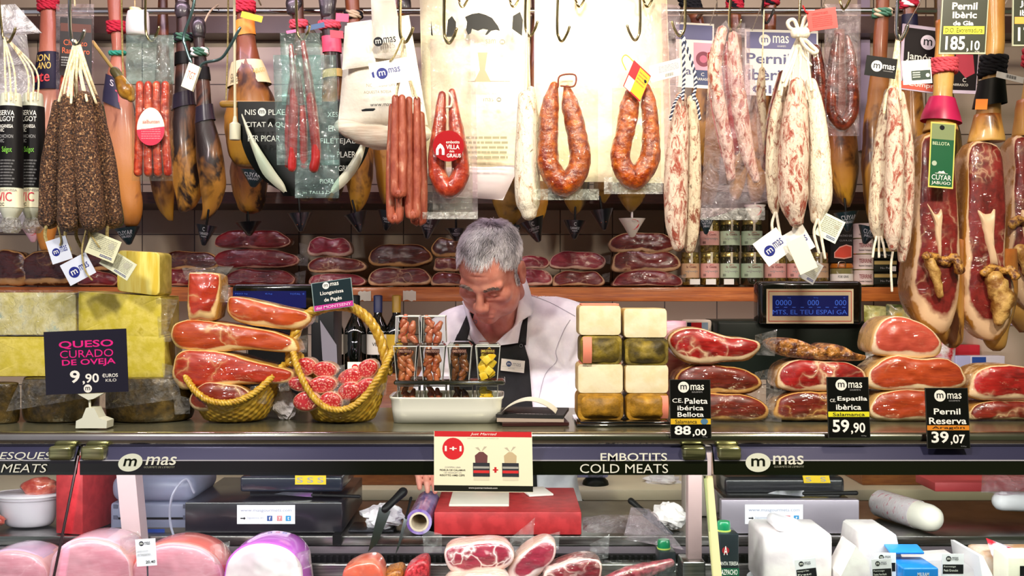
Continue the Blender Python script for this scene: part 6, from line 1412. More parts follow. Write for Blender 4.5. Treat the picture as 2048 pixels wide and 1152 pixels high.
for x0, x1, y0, y1, tint, bd, lab in ((1362, 1398, 505, 570, Bg, OLV, 'olive jar with beige label, bottom row next to the ham slabs'), (1401, 1438, 505, 570, Pk, OLV, 'olive jar with pink label, bottom row, under another pink one'), (1440, 1478, 505, 570, G_, GL_J, 'dark jar with green label, bottom row, third from the ham slabs'), (1482, 1526, 505, 570, G_, GL_J, 'dark jar with wider green label, bottom row, fourth from the ham slabs'), (1529, 1571, 505, 570, Pk, OLV, 'jar with pink label directly behind the blue m card'), (1574, 1614, 505, 570, Pk, OLV, 'jar with pink label behind the blank cream card'), (1616, 1656, 505, 570, Bg, OLV, 'jar with beige label behind the grey see-through card'),
    (1400, 1438, 441, 505, Pk, OLV, 'olive jar with pink label, top row'), (1440, 1479, 441, 505, G_, GL_J, 'dark jar with green label, top row, middle one'), (1483, 1524, 441, 505, G_, GL_J, 'dark jar with green label, top row, nearest the slim sausages')):
    jar(lab, x0, x1, y0, y1, 3.55, tint, bd)
for k, x in enumerate((1380, 1412, 1448)):
    fr = pframe(x, 558, x + 20, 569, 3.498); solo('price_sticker', 'small white price sticker on the shelf front under the jars, ' + ('first', 'second', 'third')[k] + ' from the ham slabs', 'sticker', fr.board(WHITE, .001), 'price stickers under the jars')
t = thing('pate_box', 'dark carton with picture of a red salmon slice, standing on the orange-lidded jar', 'box', P(1683, 524, 3.56))
part('carton', pbox(1661, 1706, 448, 525, 3.56, 3.64, plain('1a1614', .4)), t); bf = pframe(1661, 448, 1706, 525, 3.559)
part('print', bf.poly([(.2, .85), (.2, .75), (.4, .62), (.7, .56), (.92, .6), (.92, .84), (.6, .88)], plain('d84a34', .4), .0008) + bf.poly([(.16, .88), (.16, .74), (.4, .59), (.7, .53), (.95, .57), (.95, .87), (.6, .91)], plain('e8a898', .5), .0004) + bf.text('CUYÀ DE', .4, .40, .95, .45, GREYT) + bf.text('PATXO DE', .4, .28, .95, .33, GREYT), t, smooth=False)
t = thing('clip_jar', 'clip-top jar of foie with orange rubber lid and white label', 'jar', P(1683, 570, 3.56)); c0 = P(1683, 570, 3.56); r = 22 * 3.56 / F
part('body', lathe(c0, [(r * .9, 0), (r, .004), (r, .058)], plain('8a8450', .15, coat=1), 24), t); part('lid', lathe(c0, [(r, .06), (r * 1.04, .066), (r * .9, .076)], plain('b86a1c', .3), 24), t)
part('clip', tube([P(1676, 534, 3.51), P(1678, 524, 3.51), P(1690, 524, 3.51), P(1691, 534, 3.51)], .0015, STEEL, n=12, seg=5), t)
q = [(1661, 1705, 530), (1661, 1705, 570)]; lb = part('label', band(q, 3.56, 548, 562, WHITE, 1, .0006), t); part('lettering', wraptext('FOIE GRAS', q, 3.56, 551, 556, INK, -.6, .3, 1, .0016), lb, smooth=False)
for k in range(4):
    y1 = 571 - 31 * k; b = P(1726, y1, 3.56); r = 20 * 3.56 / F; q = [(1706, 1746, y1 - 30), (1706, 1746, y1)]
    t = thing('terrine_tin', ('bottom', 'second', 'third', 'topmost')[k] + ' white cylindrical tin of the column lettered TERRINE', 'tin', b, 'white terrine tins')
    part('body', lathe(b, [(r, 0), (r, .002), (r * .985, .004), (r * .985, .050), (r, .052), (r * .97, .054)], plain('e4d2cc', .45), 24), t); part('rim', lathe(b, [(r * 1.01, 0), (r * 1.01, .003)], LID, 24), t)
    part('lettering', wraptext('TERRINE', q, 3.56, y1 - 22, y1 - 14, plain('8a2430', .5), -.7, .6, 1, .0008, bold=.02) + wraptext('Recette Campagnarde', q, 3.56, y1 - 10, y1 - 6, INK, -.7, .7, 1, .0008), t, smooth=False)
for c, (x0, x1) in enumerate(((1746, 1796), (1798, 1846))):
    for k in range(4):
        y1 = 571 - 26 * k; t = thing('flat_tin', ('bottom', 'second', 'third', 'topmost')[k] + ' dark flat tin of the column ' + ('touching the terrine tins', 'beside the cut ham')[c], 'tin', P((x0 + x1) / 2, y1, 3.58), 'dark flat tins')
        part('body', pbox(x0 + 1, x1 - 1, y1 - 25, y1, 3.55, 3.62, plain(('1c2018', '4a1418')[c], .35), .006, 3), t); f_ = pframe(x0, y1 - 25, x1, y1, 3.549)
        part('label', f_.rect(.05, .08, .95, .36, plain('b09858', .4)) + f_.text('Nu Pate', .3, .55, .75, .72, GREYT) + (f_.rect(.7, .5, .92, .9, WHITE, .0005) if k % 2 else MD()), t, smooth=False)
# wine bottles seen through the basket handle
BZ = Z(744, 3.44)
for k, (x, lbm, txt, cap, lab) in enumerate(((666, 'd8d0bc', 'CUS', '2a0c10', 'dark wine bottle with cream label, first behind the basket handle'), (711, None, '', '14181a', 'wine bottle without visible label, in the middle behind the basket handle'), (756, 'dcd6c8', 'VILLA', '1c2858', 'dark wine bottle with blue capsule and white label'), (793, 'c8a020', '', 'b08a20', 'wine bottle with yellow capsule and yellow label, beside the clear boxes'))):
    b = P(x, 744, 3.44); r = 22 * 3.44 / F; t = thing('wine_bottle', lab, 'bottle', b, 'wine bottles')
    part('glass', lathe(b, [(r * .9, 0), (r, .004), (r, .135), (r * .95, .150), (r * .62, .178), (r * .38, .195), (r * .36, .255), (r * .40, .256), (r * .40, .262), (r * .3, .263)], plain('060a06', .05, coat=1), 24), t)
    part('capsule', lathe(b, [(r * .40, .205), (r * .42, .262), (r * .3, .265)], plain(cap, .3), 20), t)
    if lbm:
        q = [(x - 22, x + 22, 600), (x - 22, x + 22, 744)]; lb = part('label', band(q, 3.44, 668, 708, plain(lbm, .5), 1, .0006), t)
        if txt: part('lettering', wraptext(txt, q, 3.44, 684, 691, INK, -.4, .7, 1, .0014), lb, smooth=False)

# ---------------------------------------------------------------- counter top: cheeses
def TZ(py, Y): return TOPZ
PASTE = mottled('cheese_paste', 'ccbc3e', 'dccc62', 50, rough=.4, bump=.25, bscale=120, c3='bcaa30', coat=.35, dist=.003)
PASTEP = mottled('pale_cheese_paste', 'd2c878', 'eae4b4', 34, rough=.3, bump=.6, bscale=40, c3='b4ccc0', coat=.8, dist=.004)
RIND = mottled('cheese_rind', 'b0a040', 'd0c060', 40, rough=.4, coat=.4)
WAXR = mottled('dark_basket_rind', '2e2410', '5a4618', 60, .38, .62, .4, .8, 90, coat=.5, c3='76602a')
def rblock(out, Y, depth, mside, mface, n=48, inset=.006, bulge=.002, rr=None):
    """block of cheese: rounded side with a flat cut face"""
    o = crc([tuple(P(x, y, Y)) for x, y in out], n); c = o.mean(0); v = []
    prof_ = [(.93, depth), (1.0, depth * .92), (1.0, .012), (.975, .002)]
    for s, y in prof_: v += [c + (p - c) * s + np.array((0, y, 0)) for p in o]
    f = grid_faces(4, n) + [tuple(range(n))[::-1]]; k = len(v)
    fc = [c + (p - c) * .975 + np.array((0, .002, 0)) for p in o] + [c + (p - c) * .955 for p in o] + [c + (p - c) * .5 - np.array((0, bulge, 0)) for p in o] + [c - np.array((0, bulge, 0))]
    return md(v, f, mside), md(fc, grid_faces(3, n) + [(2 * n + j, 2 * n + (j + 1) % n, 3 * n) for j in range(n)], mface)
def rrect(x0, y0, x1, y1, r=8, sk=(0, 0, 0, 0)):
    a = r; return [(x0, y0 + a + sk[0]), (x0 + a * .3, y0 + a * .3 + sk[0]), (x0 + a, y0 + sk[0]), ((x0 + x1) / 2, y0 + (sk[0] + sk[1]) / 2), (x1 - a, y0 + sk[1]), (x1 - a * .3, y0 + a * .3 + sk[1]), (x1, y0 + a + sk[1]), (x1, (y0 + y1) / 2), (x1, y1 - a + sk[2]), (x1 - a * .3, y1 - a * .3 + sk[2]), (x1 - a, y1 + sk[2]), ((x0 + x1) / 2, y1 + (sk[2] + sk[3]) / 2), (x0 + a, y1 + sk[3]), (x0 + a * .3, y1 - a * .3 + sk[3]), (x0, y1 - a + sk[3]), (x0, (y0 + y1) / 2)]
def cheese(label, x0, y0, x1, y1, Y, face, side, depth=.11, r=7, sk=(0, 0, 0, 0), group=None, wrap=None, name='cheese'):
    s, f = rblock(rrect(x0, y0, x1, y1, r, sk), Y, depth, side, face); t = thing(name, label, 'cheese', (X((x0 + x1) / 2, Y), Y + depth / 2, Z(y1, Y)), group)
    part('rind', s, t); part('cut_face', f, t)
    if wrap: part('plastic_wrap', wrap, t, smooth='all')
    return t
CY = 2.16; PZ = lambda Y: 576 + (EYE - TOPZ) * F / Y      # pixel row of the counter top at depth Y
def wheel(label, x0, x1, y0, Y, m, film_=True, seed=0):
    r = (x1 - x0) / 2 * Y / F; c = (X((x0 + x1) / 2, Y), Y + r * .75, TOPZ); H = (PZ(Y) - y0) * Y / F; t = thing('round_cheese', label, 'cheese', c, 'dark cheese wheels'); v = []
    pr = [(.86, 0), (.95, .05), (1, .25), (1.0, .75), (.96, .93), (.85, 1), (.3, 1.0)]; q = cr([(a, b) for a, b in pr], 40); seg = 72
    for i, (a, b) in enumerate(q):
        for j in range(seg):
            th = 6.2832 * j / seg; w = .012 * math.sin(th * 36 + (3.14 if int(b * 12) % 2 else 0)) if .1 < b < .9 else 0; v.append((c[0] + r * (a + w) * math.cos(th), c[1] + r * .75 * (a + w) * math.sin(th), TOPZ + H * b))
    part('rind', md(v, grid_faces(40, seg) + [tuple(range(seg))[::-1], tuple(39 * seg + j for j in range(seg))], m), t, smooth='all')
    if film_: part('plastic_wrap', sheet((P(x0 + 20, y0 + 3, Y - .01), P(x1 - 10, y0, Y - .01), P(x1 - 4, y0 + 40, Y - .012), P(x0 - 8, y0 + 66, Y - .012)), FLAPM, 14, 10, .006, 26, seed), t, smooth='all')
wheel('small dark cheese wheel at the photo edge, almost cut off', -50, 24, 768, 2.12, WAXR, False)
wheel('dark woven-rind cheese wheel with torn film, behind the price card', 20, 172, 757, 2.13, WAXR, seed=1)
wheel('dark woven-rind cheese wheel beside the ham basket', 188, 366, 757, 2.13, WAXR, seed=2)
cheese('half cheese at the photo edge, lower layer, resting on dark wheels', -30, 673, 168, 754, CY, PASTE, RIND, .12)
cheese('half cheese in film behind the price card, lower layer', 170, 670, 331, 756, CY, PASTE, RIND, .12)
cheese('pale frosted half cheese at the photo edge, upper layer', -30, 585, 153, 671, CY, PASTEP, RIND, .12, wrap=psheet(-30, 580, 158, 672, CY - .008, FLAPM, nu=12, nv=8, wav=.004, ws=30))
cheese('long yellow half cheese in film, upper layer, below the standing piece', 154, 582, 324, 669, CY, PASTE, RIND, .12, sk=(0, 10, 8, 0), wrap=sheet((P(312, 595, CY), P(356, 600, CY), P(332, 672, CY), P(318, 676, CY)), FLAPM, 8, 10, .008, 40, 3))
cheese('small yellow cheese piece standing on top of the cheese pile', 233, 500, 320, 586, CY, mottled('yellow_paste', 'dcc040', 'ece07c', 25, rough=.35, coat=.5, stretch=(3, 1, .3)), RIND, .08, 10, (0, 4, 6, -2))
# price card
t = thing('price_card', 'black card reading QUESO CURADO DE OVEJA 9,90 in pink and white, on white foot', 'price card', P(181, PZ(2.06), 2.06))
fr = qframe((87, 664), (252, 657), (92, 790), 2.045); part('card', fr.board(plain('0c0c1c', .2, coat=.5), .002), t, smooth=False)
part('lettering', fr.text('QUESO', .18, .16, .84, .29, PINKT, .03) + fr.text('CURADO', .19, .31, .835, .43, PINKT) + fr.text('DE OVEJA', .21, .455, .86, .575, PINKT, .03) + fr.text('9', .30, .63, .42, .83, WHITE, .04) + fr.text(',90', .45, .69, .65, .86, WHITE, .03) + fr.text('€UROS', .69, .70, .88, .76, WHITE, .02) + fr.text('KILO', .73, .785, .86, .83, WHITE) + fr.logo(.51, .925, .05, WHITE, INK), t, smooth=False)
part('foot', prism([(172, 816), (188, 816), (198, 836), (214, 842), (213, PZ(2.06)), (151, PZ(2.06)), (152, 842), (164, 836)], 2.04, 2.075, plain('dfe2d0', .35)), t, smooth=False); part('stem', tube([P(180, 818, 2.055), P(179, 796, 2.055)], .0025, plain('dfe2d0', .35), n=2, seg=8), t)
part('clamp', prism([(155, 788), (208, 786), (186, 798), (176, 800)], 2.046, 2.06, plain('dfe2d0', .35)), t, smooth=False)
# ---- baskets
WICK = mottled('wicker', 'a87c14', 'd8b440', 90, .35, .65, .4, .3, coat=.4)
def basket(label, x0, x1, ylow, yside, Y, ry, handle=None):
    cx = (x0 + x1) / 2; rx = (x1 - x0) / 2 * Y / F; base = (X(cx, Y), Y + ry, TOPZ); t = thing('basket', label, 'basket', base)
    seg, rows = 132, 30; zl, zs = (PZ(Y) - ylow) * Y / F, (PZ(Y) - yside) * Y / F
    def rim(th): return zl + (zs - zl) * abs(math.cos(th)) ** 2.2 * 1.0
    v = []
    for i in range(rows):
        u = i / (rows - 1)
        for j in range(seg):
            th = 6.2832 * j / seg; R = .55 + .45 * u ** .6; row = int(i // 3); w = .045 * math.sin(th * 22 + math.pi * (row % 2)) * (.4 + .6 * math.sin(math.pi * ((i % 3) + .5) / 3))
            v.append((base[0] + rx * (R + w * .5) * math.cos(th), base[1] + ry * (R + w * .5) * math.sin(th), TOPZ + .002 + rim(th) * u))
    f = grid_faces(rows, seg); f.append(tuple(range(seg))[::-1])
    part('bowl', md(v, f, WICK), t, smooth='all')
    part('rim', rope([(base[0] + rx * 1.02 * math.cos(a), base[1] + ry * 1.02 * math.sin(a), TOPZ + rim(a)) for a in np.linspace(0, 6.2832, 41)], .0075, WICK, 3, 34, 150), t, smooth='all')
    if handle: part('handle', rope([P(x, y, Y + ry) for x, y in handle], .0105, WICK, 4, 7, 110), t, smooth='all')
    return t
basket('low yellow wicker basket holding the stacked packed hams', 346, 550, 806, 735, 2.10, .085)
basket('yellow wicker basket with tall round handle, holding sliced salami packs', 574, 778, 820, 700, 2.10, .075, [(580, 730), (584, 690), (604, 640), (640, 618), (690, 612), (728, 630), (756, 668), (772, 720), (776, 748)])
t = thing('shelf_sign', 'dark teal sign reading Llonganissa de Pagès with pink strip, clipped to the basket handle', 'sign', P(665, 625, 2.16)); fr = qframe((622, 567), (702, 555), (628, 624), 2.15)
part('board', fr.board(plain('8aa0a0', .4), .003) + fr.rect(.02, .02, .985, .98, plain('16282e', .35), .0003), t, smooth=False)
part('lettering', fr.rect(.02, .80, .985, .98, plain('c03090', .4), .0006) + fr.logo(.36, .15, .085, WHITE, plain('16282e', .4)) + fr.text('mas', .47, .08, .68, .19, WHITE, .012) + fr.text('Llonganissa', .2, .34, .78, .5, WHITE, .015) + fr.text('de Pagès', .28, .58, .72, .74, WHITE, .015) + fr.text('del MONTSENY', .06, .84, .94, .94, plain('f0c8e4', .4), .015, d=.001), t, smooth=False)
HAMR = meat('basket_ham', 'bc3a1c', '8e2412', 'f0cc8c', 'c09040', .13, .35, 13); HAMO = meat('basket_ham_orange', 'c04e1c', '962e10', 'f0cf90', 'b07a30', .17, .35, 13)
g = 'packed hams in the low basket'; BYY = 2.13
pack('dark red ham offcut in film at the bottom of the low basket', rpoly(376, 766, 508, 824, seed=3), BYY - .005, meat('basket_ham_deep', '8a2c14', '521208', 'ecd0a0', '9a6a30', .14, .4, 12), .08, ((380, 812, 34, -1), (500, 790, 36)), 1, g)
pack('thick red ham pack with clear film collar, third from the top', [(344, 735), (352, 708), (380, 700), (450, 706), (530, 728), (582, 742), (590, 756), (572, 768), (500, 770), (430, 774), (366, 780), (348, 766)], BYY + .01, HAMR, .11, ((580, 756, 30), (350, 744, 26, -1)), 2, g)
pack('long red ham pack with smooth orange rim, second layer', [(338, 664), (352, 644), (390, 640), (460, 648), (540, 662), (586, 676), (596, 692), (584, 706), (500, 700), (420, 706), (364, 698), (344, 686)], BYY + .02, HAMO, .11, ((586, 690, 30), (346, 674, 20, -1)), 3, g)
pack('orange ham slab with dark end and thick fat edge, on top beside the scale display', [(452, 600), (462, 592), (500, 598), (560, 612), (606, 622), (622, 632), (616, 650), (592, 660), (540, 656), (480, 646), (460, 634), (450, 618)], BYY + .03, HAMO, .10, ((616, 634, 22), (462, 588, 34, -1, 12)), 4, g)
t = pack('upright red ham block in film standing on the pile', [(376, 552), (384, 545), (410, 544), (434, 546), (440, 556), (438, 600), (434, 632), (428, 640), (400, 641), (376, 640), (374, 600)], BYY + .02, HAMR, .08, ((430, 590, 30),), 5, g)
part('film_crest', sheet((P(364, 536, 2.17), P(468, 532, 2.17), P(444, 560, 2.16), P(372, 560, 2.16)), FLAPM, 14, 8, .008, 40, 4), t, smooth='all')
SAL = NB('salami_face'); _v = SAL.n('ShaderNodeTexVoronoi', Scale=230.0); SAL.l(SAL.co(), _v.inputs['Vector']); _a = SAL.n('ShaderNodeAttribute'); _a.attribute_name = 'rim'
SAL.base(SAL.mix(SAL.ramp(_a.outputs['Fac'], [(.03, 'ffffff'), (.06, '000000')]), SAL.ramp(_v.outputs['Distance'], [(.2, 'e09a88'), (.5, 'b82a30')]), 'e4c0a8')); SAL.set(rough=.3, coat=.9, crough=.08); SAL.bump(SAL.noise(60, 3), .3, .004, coat=True); SALM = SAL.m
g = 'halved salami packs in the handled basket'
for k, (cx, cy, rx, ry, Y, an, lab) in enumerate(((609, 734, 21, 17, 2.165, -8, 'halved salami at the top of the basket near the ham pile'), (648, 740, 23, 15, 2.16, 4, 'glossy halved salami second from the ham pile, top row'), (700, 754, 24, 15, 2.16, -16, 'halved salami in the top row in front of the hidden card'), (735, 738, 20, 17, 2.165, -28, 'halved salami leaning against the basket handle, top row'),
        (598, 768, 22, 14, 2.14, 6, 'halved salami at the middle row on the ham pile side'), (644, 770, 26, 16, 2.135, -4, 'wide halved salami in the middle row'), (698, 784, 22, 18, 2.135, -14, 'halved salami low in the middle row'), (733, 776, 22, 17, 2.14, -18, 'halved salami in the middle row beside the handle'), (612, 804, 25, 19, 2.115, -4, 'big halved salami at the bottom of the basket'), (660, 806, 22, 20, 2.115, 14, 'halved salami at the bottom centre of the basket'))):
    rx *= 1.1; ry *= 1.1; o = [(cx + rx * math.cos(a), cy - ry * math.sin(a)) for a in np.linspace(0, 6.2832, 14, endpoint=False)]; c = P(cx, cy, Y); t = thing('salami_half', lab, 'salami', (c.x, Y + .03, c.z - ry * Y / F), g)
    part('salami', rot_about(slab(o, Y, .06, SALM, .004, 5, 32, seed=k), c, 'Y', an), t, smooth='all')
    if k in (1, 5, 9, 4, 7): part('film', flap(cx + (rx if k != 4 else -rx) * .8, cy + 4, 22, Y - .004, k, 1 if k != 4 else -1), t, smooth='all')
tag('white card with red m logo half hidden behind the salami', (712, 735), 0, 34, 22, 2.2, lambda f: f.logo(.45, .5, .2, RED, WHITE) + f.text('mas', .68, .35, .98, .6, RED), WHITE)
TIS = mottled('tissue', 'dcd4dc', 'f6f2f6', 30, rough=.9, bump=.8, bscale=60, dist=.01)
def crumple(px0, py0, px1, py1, Y, m, seed=0, d=.5, amp=.35):
    a, b = P(px0, py0, Y), P(px1, py1, Y); c = (a + b) / 2; rx, rz = (b.x - a.x) / 2, (a.z - b.z) / 2; v = []; n, s = 14, 22
    for i in range(n):
        ph = math.pi * (i + .5) / n
        for j in range(s):
            th = 6.2832 * j / s; e = np.array((math.sin(ph) * math.cos(th), math.sin(ph) * math.sin(th), math.cos(ph))); q = 1 + amp * nz3(e, 2.2, seed) + amp * .5 * nz3(e, 5, seed + 2); v.append((c.x + rx * e[0] * q, Y + rx * d * e[1] * q, max(b.z, c.z + rz * e[2] * q)))
    return md(v, grid_faces(n, s) + [tuple(range(s))[::-1], tuple((n - 1) * s + j for j in range(s))], m)
solo('tissue', 'crumpled white tissue on the counter between the two baskets', 'tissue', crumple(543, 776, 596, PZ(2.2), 2.2, TIS, 3), smooth=False)
# ---- white dish with clear boxes of small sausages
DISH = plain('eef0e2', .15, coat=.6); DY = 2.13
t = thing('ceramic_dish', 'deep white ceramic dish with flared rim, full of clear boxes', 'dish', P(892, PZ(DY), DY + .07)); cx, hw = X(891, DY), 116 * DY / F; zt = Z(795, DY); v = []; pr = [(.90, 0), (.93, .004), (.96, .5), (.975, .86), (1.0, .93), (1.005, 1.0), (.975, 1.0), (.955, .9), (.93, .15), (.5, .12)]
for a, b in pr:
    for j in range(64):
        th = 6.2832 * j / 64; c_, s_ = math.cos(th), math.sin(th); e = 7; k = (abs(c_) ** e + abs(s_) ** e) ** (-1 / e); v.append((cx + hw * a * c_ * k, DY + .075 + .075 * a * s_ * k, TOPZ + (zt - TOPZ) * b))
part('body', md(v, grid_faces(len(pr), 64) + [tuple(range(64))[::-1], tuple((len(pr) - 1) * 64 + j for j in range(64))], DISH), t, smooth='all')
CLR = thin_glass('clear_plastic', 'f4f8f4', 1.6); EMB = plain('3a1414', .4)
MINI = mottled('mini_sausage_skin', '9a4020', 'c87848', 60, .35, .65, .35, .6, 110, c3='e0a880', coat=.8); MINIP = mottled('mini_sausage_pink', 'b04a2c', 'dc8a68', 60, .35, .65, .35, .6, 110, coat=.8); MINID = mottled('mini_sausage_dark', '4e2810', '8a5024', 60, .35, .65, .35, .6, 110, coat=.8)
def cupbox(label, x0, x1, y0, y1, Y, kind, lid=True, shrink=.82, word=True, seed=0, up=False, n=11):
    a, b = P(x0, y0, Y), P(x1, y1, Y); cx = (a.x + b.x) / 2; w = (b.x - a.x) / 2; z0, z1 = b.z, a.z; t = thing('clear_box', label, 'box', (cx, Y + w, z0), 'clear plastic boxes of snacks'); yc = Y + w
    bt, tp = (w * shrink, w * .96) if not up else (w * .96, w * .9); zl = z1 - (z1 - z0) * (.12 if lid else 0)
    def ring(h, z): return [(cx - h, yc - h, z), (cx + h, yc - h, z), (cx + h, yc + h, z), (cx - h, yc + h, z)]
    part('box', md(ring(bt, z0) + ring(tp, zl), [(0, 1, 2, 3), (0, 4, 5, 1), (1, 5, 6, 2), (2, 6, 7, 3), (3, 7, 4, 0)], CLR), t, smooth=False)
    ed = MD(); q = [ring(bt, z0), ring(tp, zl)]
    for k in range(4): ed += tube([q[0][k], q[1][k]], .0008, plain('d8dcd8', .2, alpha=1), n=2, seg=4, blunt=False) + tube([q[1][k], q[1][(k + 1) % 4]], .0014, plain('e0e4e0', .15), n=2, seg=5, blunt=False)
    part('edges', ed, t)
    if lid: part('lid', md(ring(w, zl) + ring(w * .72, z1), [(0, 4, 5, 1), (1, 5, 6, 2), (2, 6, 7, 3), (3, 7, 4, 0), (4, 7, 6, 5)], CLR), t, smooth=False)
    rnd = random.Random(seed + 3); H = zl - z0
    if kind == 'cubes':
        for k in range(14):
            s = w * .3; x, y, z = cx + rnd.uniform(-.5, .5) * w, yc + rnd.uniform(-.75, -.2) * w, z0 + s + H * .75 * k / 14; part('cheese_cube', rot_about(box(x - s, x + s, y - s, y + s, z - s, z + s, mottled('cheese_cube', 'e0b820', 'f0d850', 40, rough=.35, coat=.4), .002), (x, y, z), 'Y', rnd.uniform(0, 80)), t)
    else:
        for k in range(n):
            L = w * rnd.uniform(.5, .62); r = w * rnd.uniform(.24, .31); an = rnd.uniform(-.9, .9) + 1.57; row = k // 2; x = cx + (-.36 + .72 * (k % 2)) * w * .9 + rnd.uniform(-.08, .08) * w; z = z0 + r + (H - 2.4 * r) * row / max(1, (n - 1) // 2); y = yc - w * (.48 + .1 * (k % 2))
            d = np.array((math.cos(an) * L * .6, .1 * L, math.sin(an) * L * .7)); c = np.array((x, y, z)); d[2] = np.clip(d[2], -(z - z0 - r * .9) if d[2] > 0 else -9, 9)
            part('mini_sausage', tube([c - d, c, c + d], [r * .8, r, r * .7], kind, n=9, seg=10, noise=.15, nscale=80, seed=k), t, smooth='all')
    if word:
        f = Frame((cx - tp * .6, yc - tp - .0012, zl - H * .07), (cx + tp * .6, yc - tp - .0012, zl - H * .07), (cx - tp * .6, yc - tp * .985 - .0012, zl - H * .20)); wd = part('word_label', f.rect(0, 0, 1, 1, EMB, .0), t, smooth=False); part('lettering', f.text('EMBUTIDOUS', .05, .2, .95, .8, plain('c8a088', .5) if kind != 'cubes' else plain('e8d860', .5), .01), wd, smooth=False)
    return t
for x0, x1, kd, lab in ((794, 838, MINI, 'bottom clear box in the dish, first from the basket side'), (846, 892, MINIP, 'bottom clear box in the dish, second from the basket side'), (898, 946, MINID, 'bottom clear box in the dish, third from the basket side'), (952, 996, 'cubes', 'bottom clear box of yellow cubes in the dish')): cupbox(lab, x0, x1, 772, 812, DY + .03, kd, False, .94, False, x0, n=7)
t = thing('black_tray', 'shallow black plastic tray across the dish, carrying the upper clear boxes', 'tray', P(896, 771, DY + .06)); part('tray', box(X(786, DY), X(1010, DY), DY + .005, DY + .12, Z(771, DY), Z(762, DY), plain('14180e', .15, coat=.8), .005, 3), t)
for x0, x1, kd, lab in ((786, 834, MINI, 'middle clear box of reddish mini sausages, nearest the basket handle'), (839, 890, MINI, 'middle clear box of long mini sausages, second from the basket handle'), (893, 944, MINID, 'middle clear box of dark mini sausages'), (950, 1001, 'cubes', 'clear box of yellow cheese cubes beside the name badge')): cupbox(lab, x0, x1, 684, 760, DY + .02, kd, True, .74, True, x0 + 1)
for x0, x1, lab in ((789, 840, 'upturned clear box of pinkish mini sausages, top row by the basket handle'), (841, 892, 'upturned clear box of pinkish mini sausages, top row by the white sleeve')): cupbox(lab, x0, x1, 633, 686, DY + .022, MINIP, False, 1, False, x0, True, 7)
# brochures and curled receipt
for k, (x0, x1, y0, y1, c, lab) in enumerate(((1000, 1134, 846, 853, '3a1c1c', 'bottom brochure of the pile under the receipt'), (996, 1130, 838, 846, 'b8a898', 'pale edged brochure in the middle of the pile'), (1000, 1136, 830, 838, '2c2c2c', 'grey top brochure carrying the curled receipt'))):
    Yb = 2.09 + .006 * k; t = thing('brochure', lab, 'brochure', (X(1066, Yb), Yb + .06, TOPZ), 'brochure pile'); z0 = TOPZ + .0005 + k * .0075
    part('pages', rot_about(box(X(x0, Yb), X(x1, Yb), Yb, Yb + .14, z0, z0 + .0068, plain(c, .3)) , (X(1066, Yb), Yb + .07, z0), 'Z', 4 - 6 * k), t, smooth=False)
    if k == 2: part('print', rot_about(MD(sum((box(X(1040 + 8 * j, Yb), X(1046 + 8 * j, Yb), Yb + .015, Yb + .017, z0 + .0068, z0 + .0071, plain('c8c0c0', .5)) for j in range(10)), MD())), (X(1066, Yb), Yb + .07, z0), 'Z', -8), t, smooth=False)
v = []
for i in range(24):
    u = i / 23; a = math.pi * u
    for j in range(5): v.append((X(1002 + 108 * u, 2.12) + .002 * j, 2.10 + .02 * j - .006 * u, TOPZ + .0235 + .026 * math.sin(a) ** .8 + .002))
solo('receipt', 'curled blank white receipt strip arching over the brochures', 'receipt', md(v + [(a, b, c + .0008) for a, b, c in v], grid_faces(24, 5, False) + [tuple(q + 120 for q in f[::-1]) for f in grid_faces(24, 5, False)], plain('f0eede', .6)))
# ---- stack of small cheeses on a black tray
t = thing('black_tray', 'shiny black tray under the stack of eight small cheeses', 'tray', P(1246, PZ(2.1), 2.13)); part('tray', box(X(1152, 2.1), X(1345, 2.1), 2.08, 2.24, TOPZ, TOPZ + .006, plain('0a0c0c', .1, coat=1), .003) + box(X(1160, 2.1), X(1338, 2.1), 2.09, 2.23, TOPZ + .005, TOPZ + .010, plain('0a0c0c', .1, coat=1), .003), t)
MOLD = mottled('mould_rind', '3e3410', '8c7820', 26, .36, .6, .6, .7, 90, c3='b8a040'); GOLDR = mottled('golden_rind', '7a5810', 'b8861c', 30, .36, .6, .55, .7, 80, c3='c8a438'); PALE = mottled('white_paste', 'ecdcae', 'f4e8c4', 30, rough=.5, bump=.15, bscale=120); LR = mottled('light_rind', 'c8a868', 'e0c890', 40, rough=.6, bump=.4)
g = 'small cheeses stacked on the black tray'; SAL_ = plain('e88a70', .6)
Y1 = 2.12; z8 = PZ(Y1) - 5
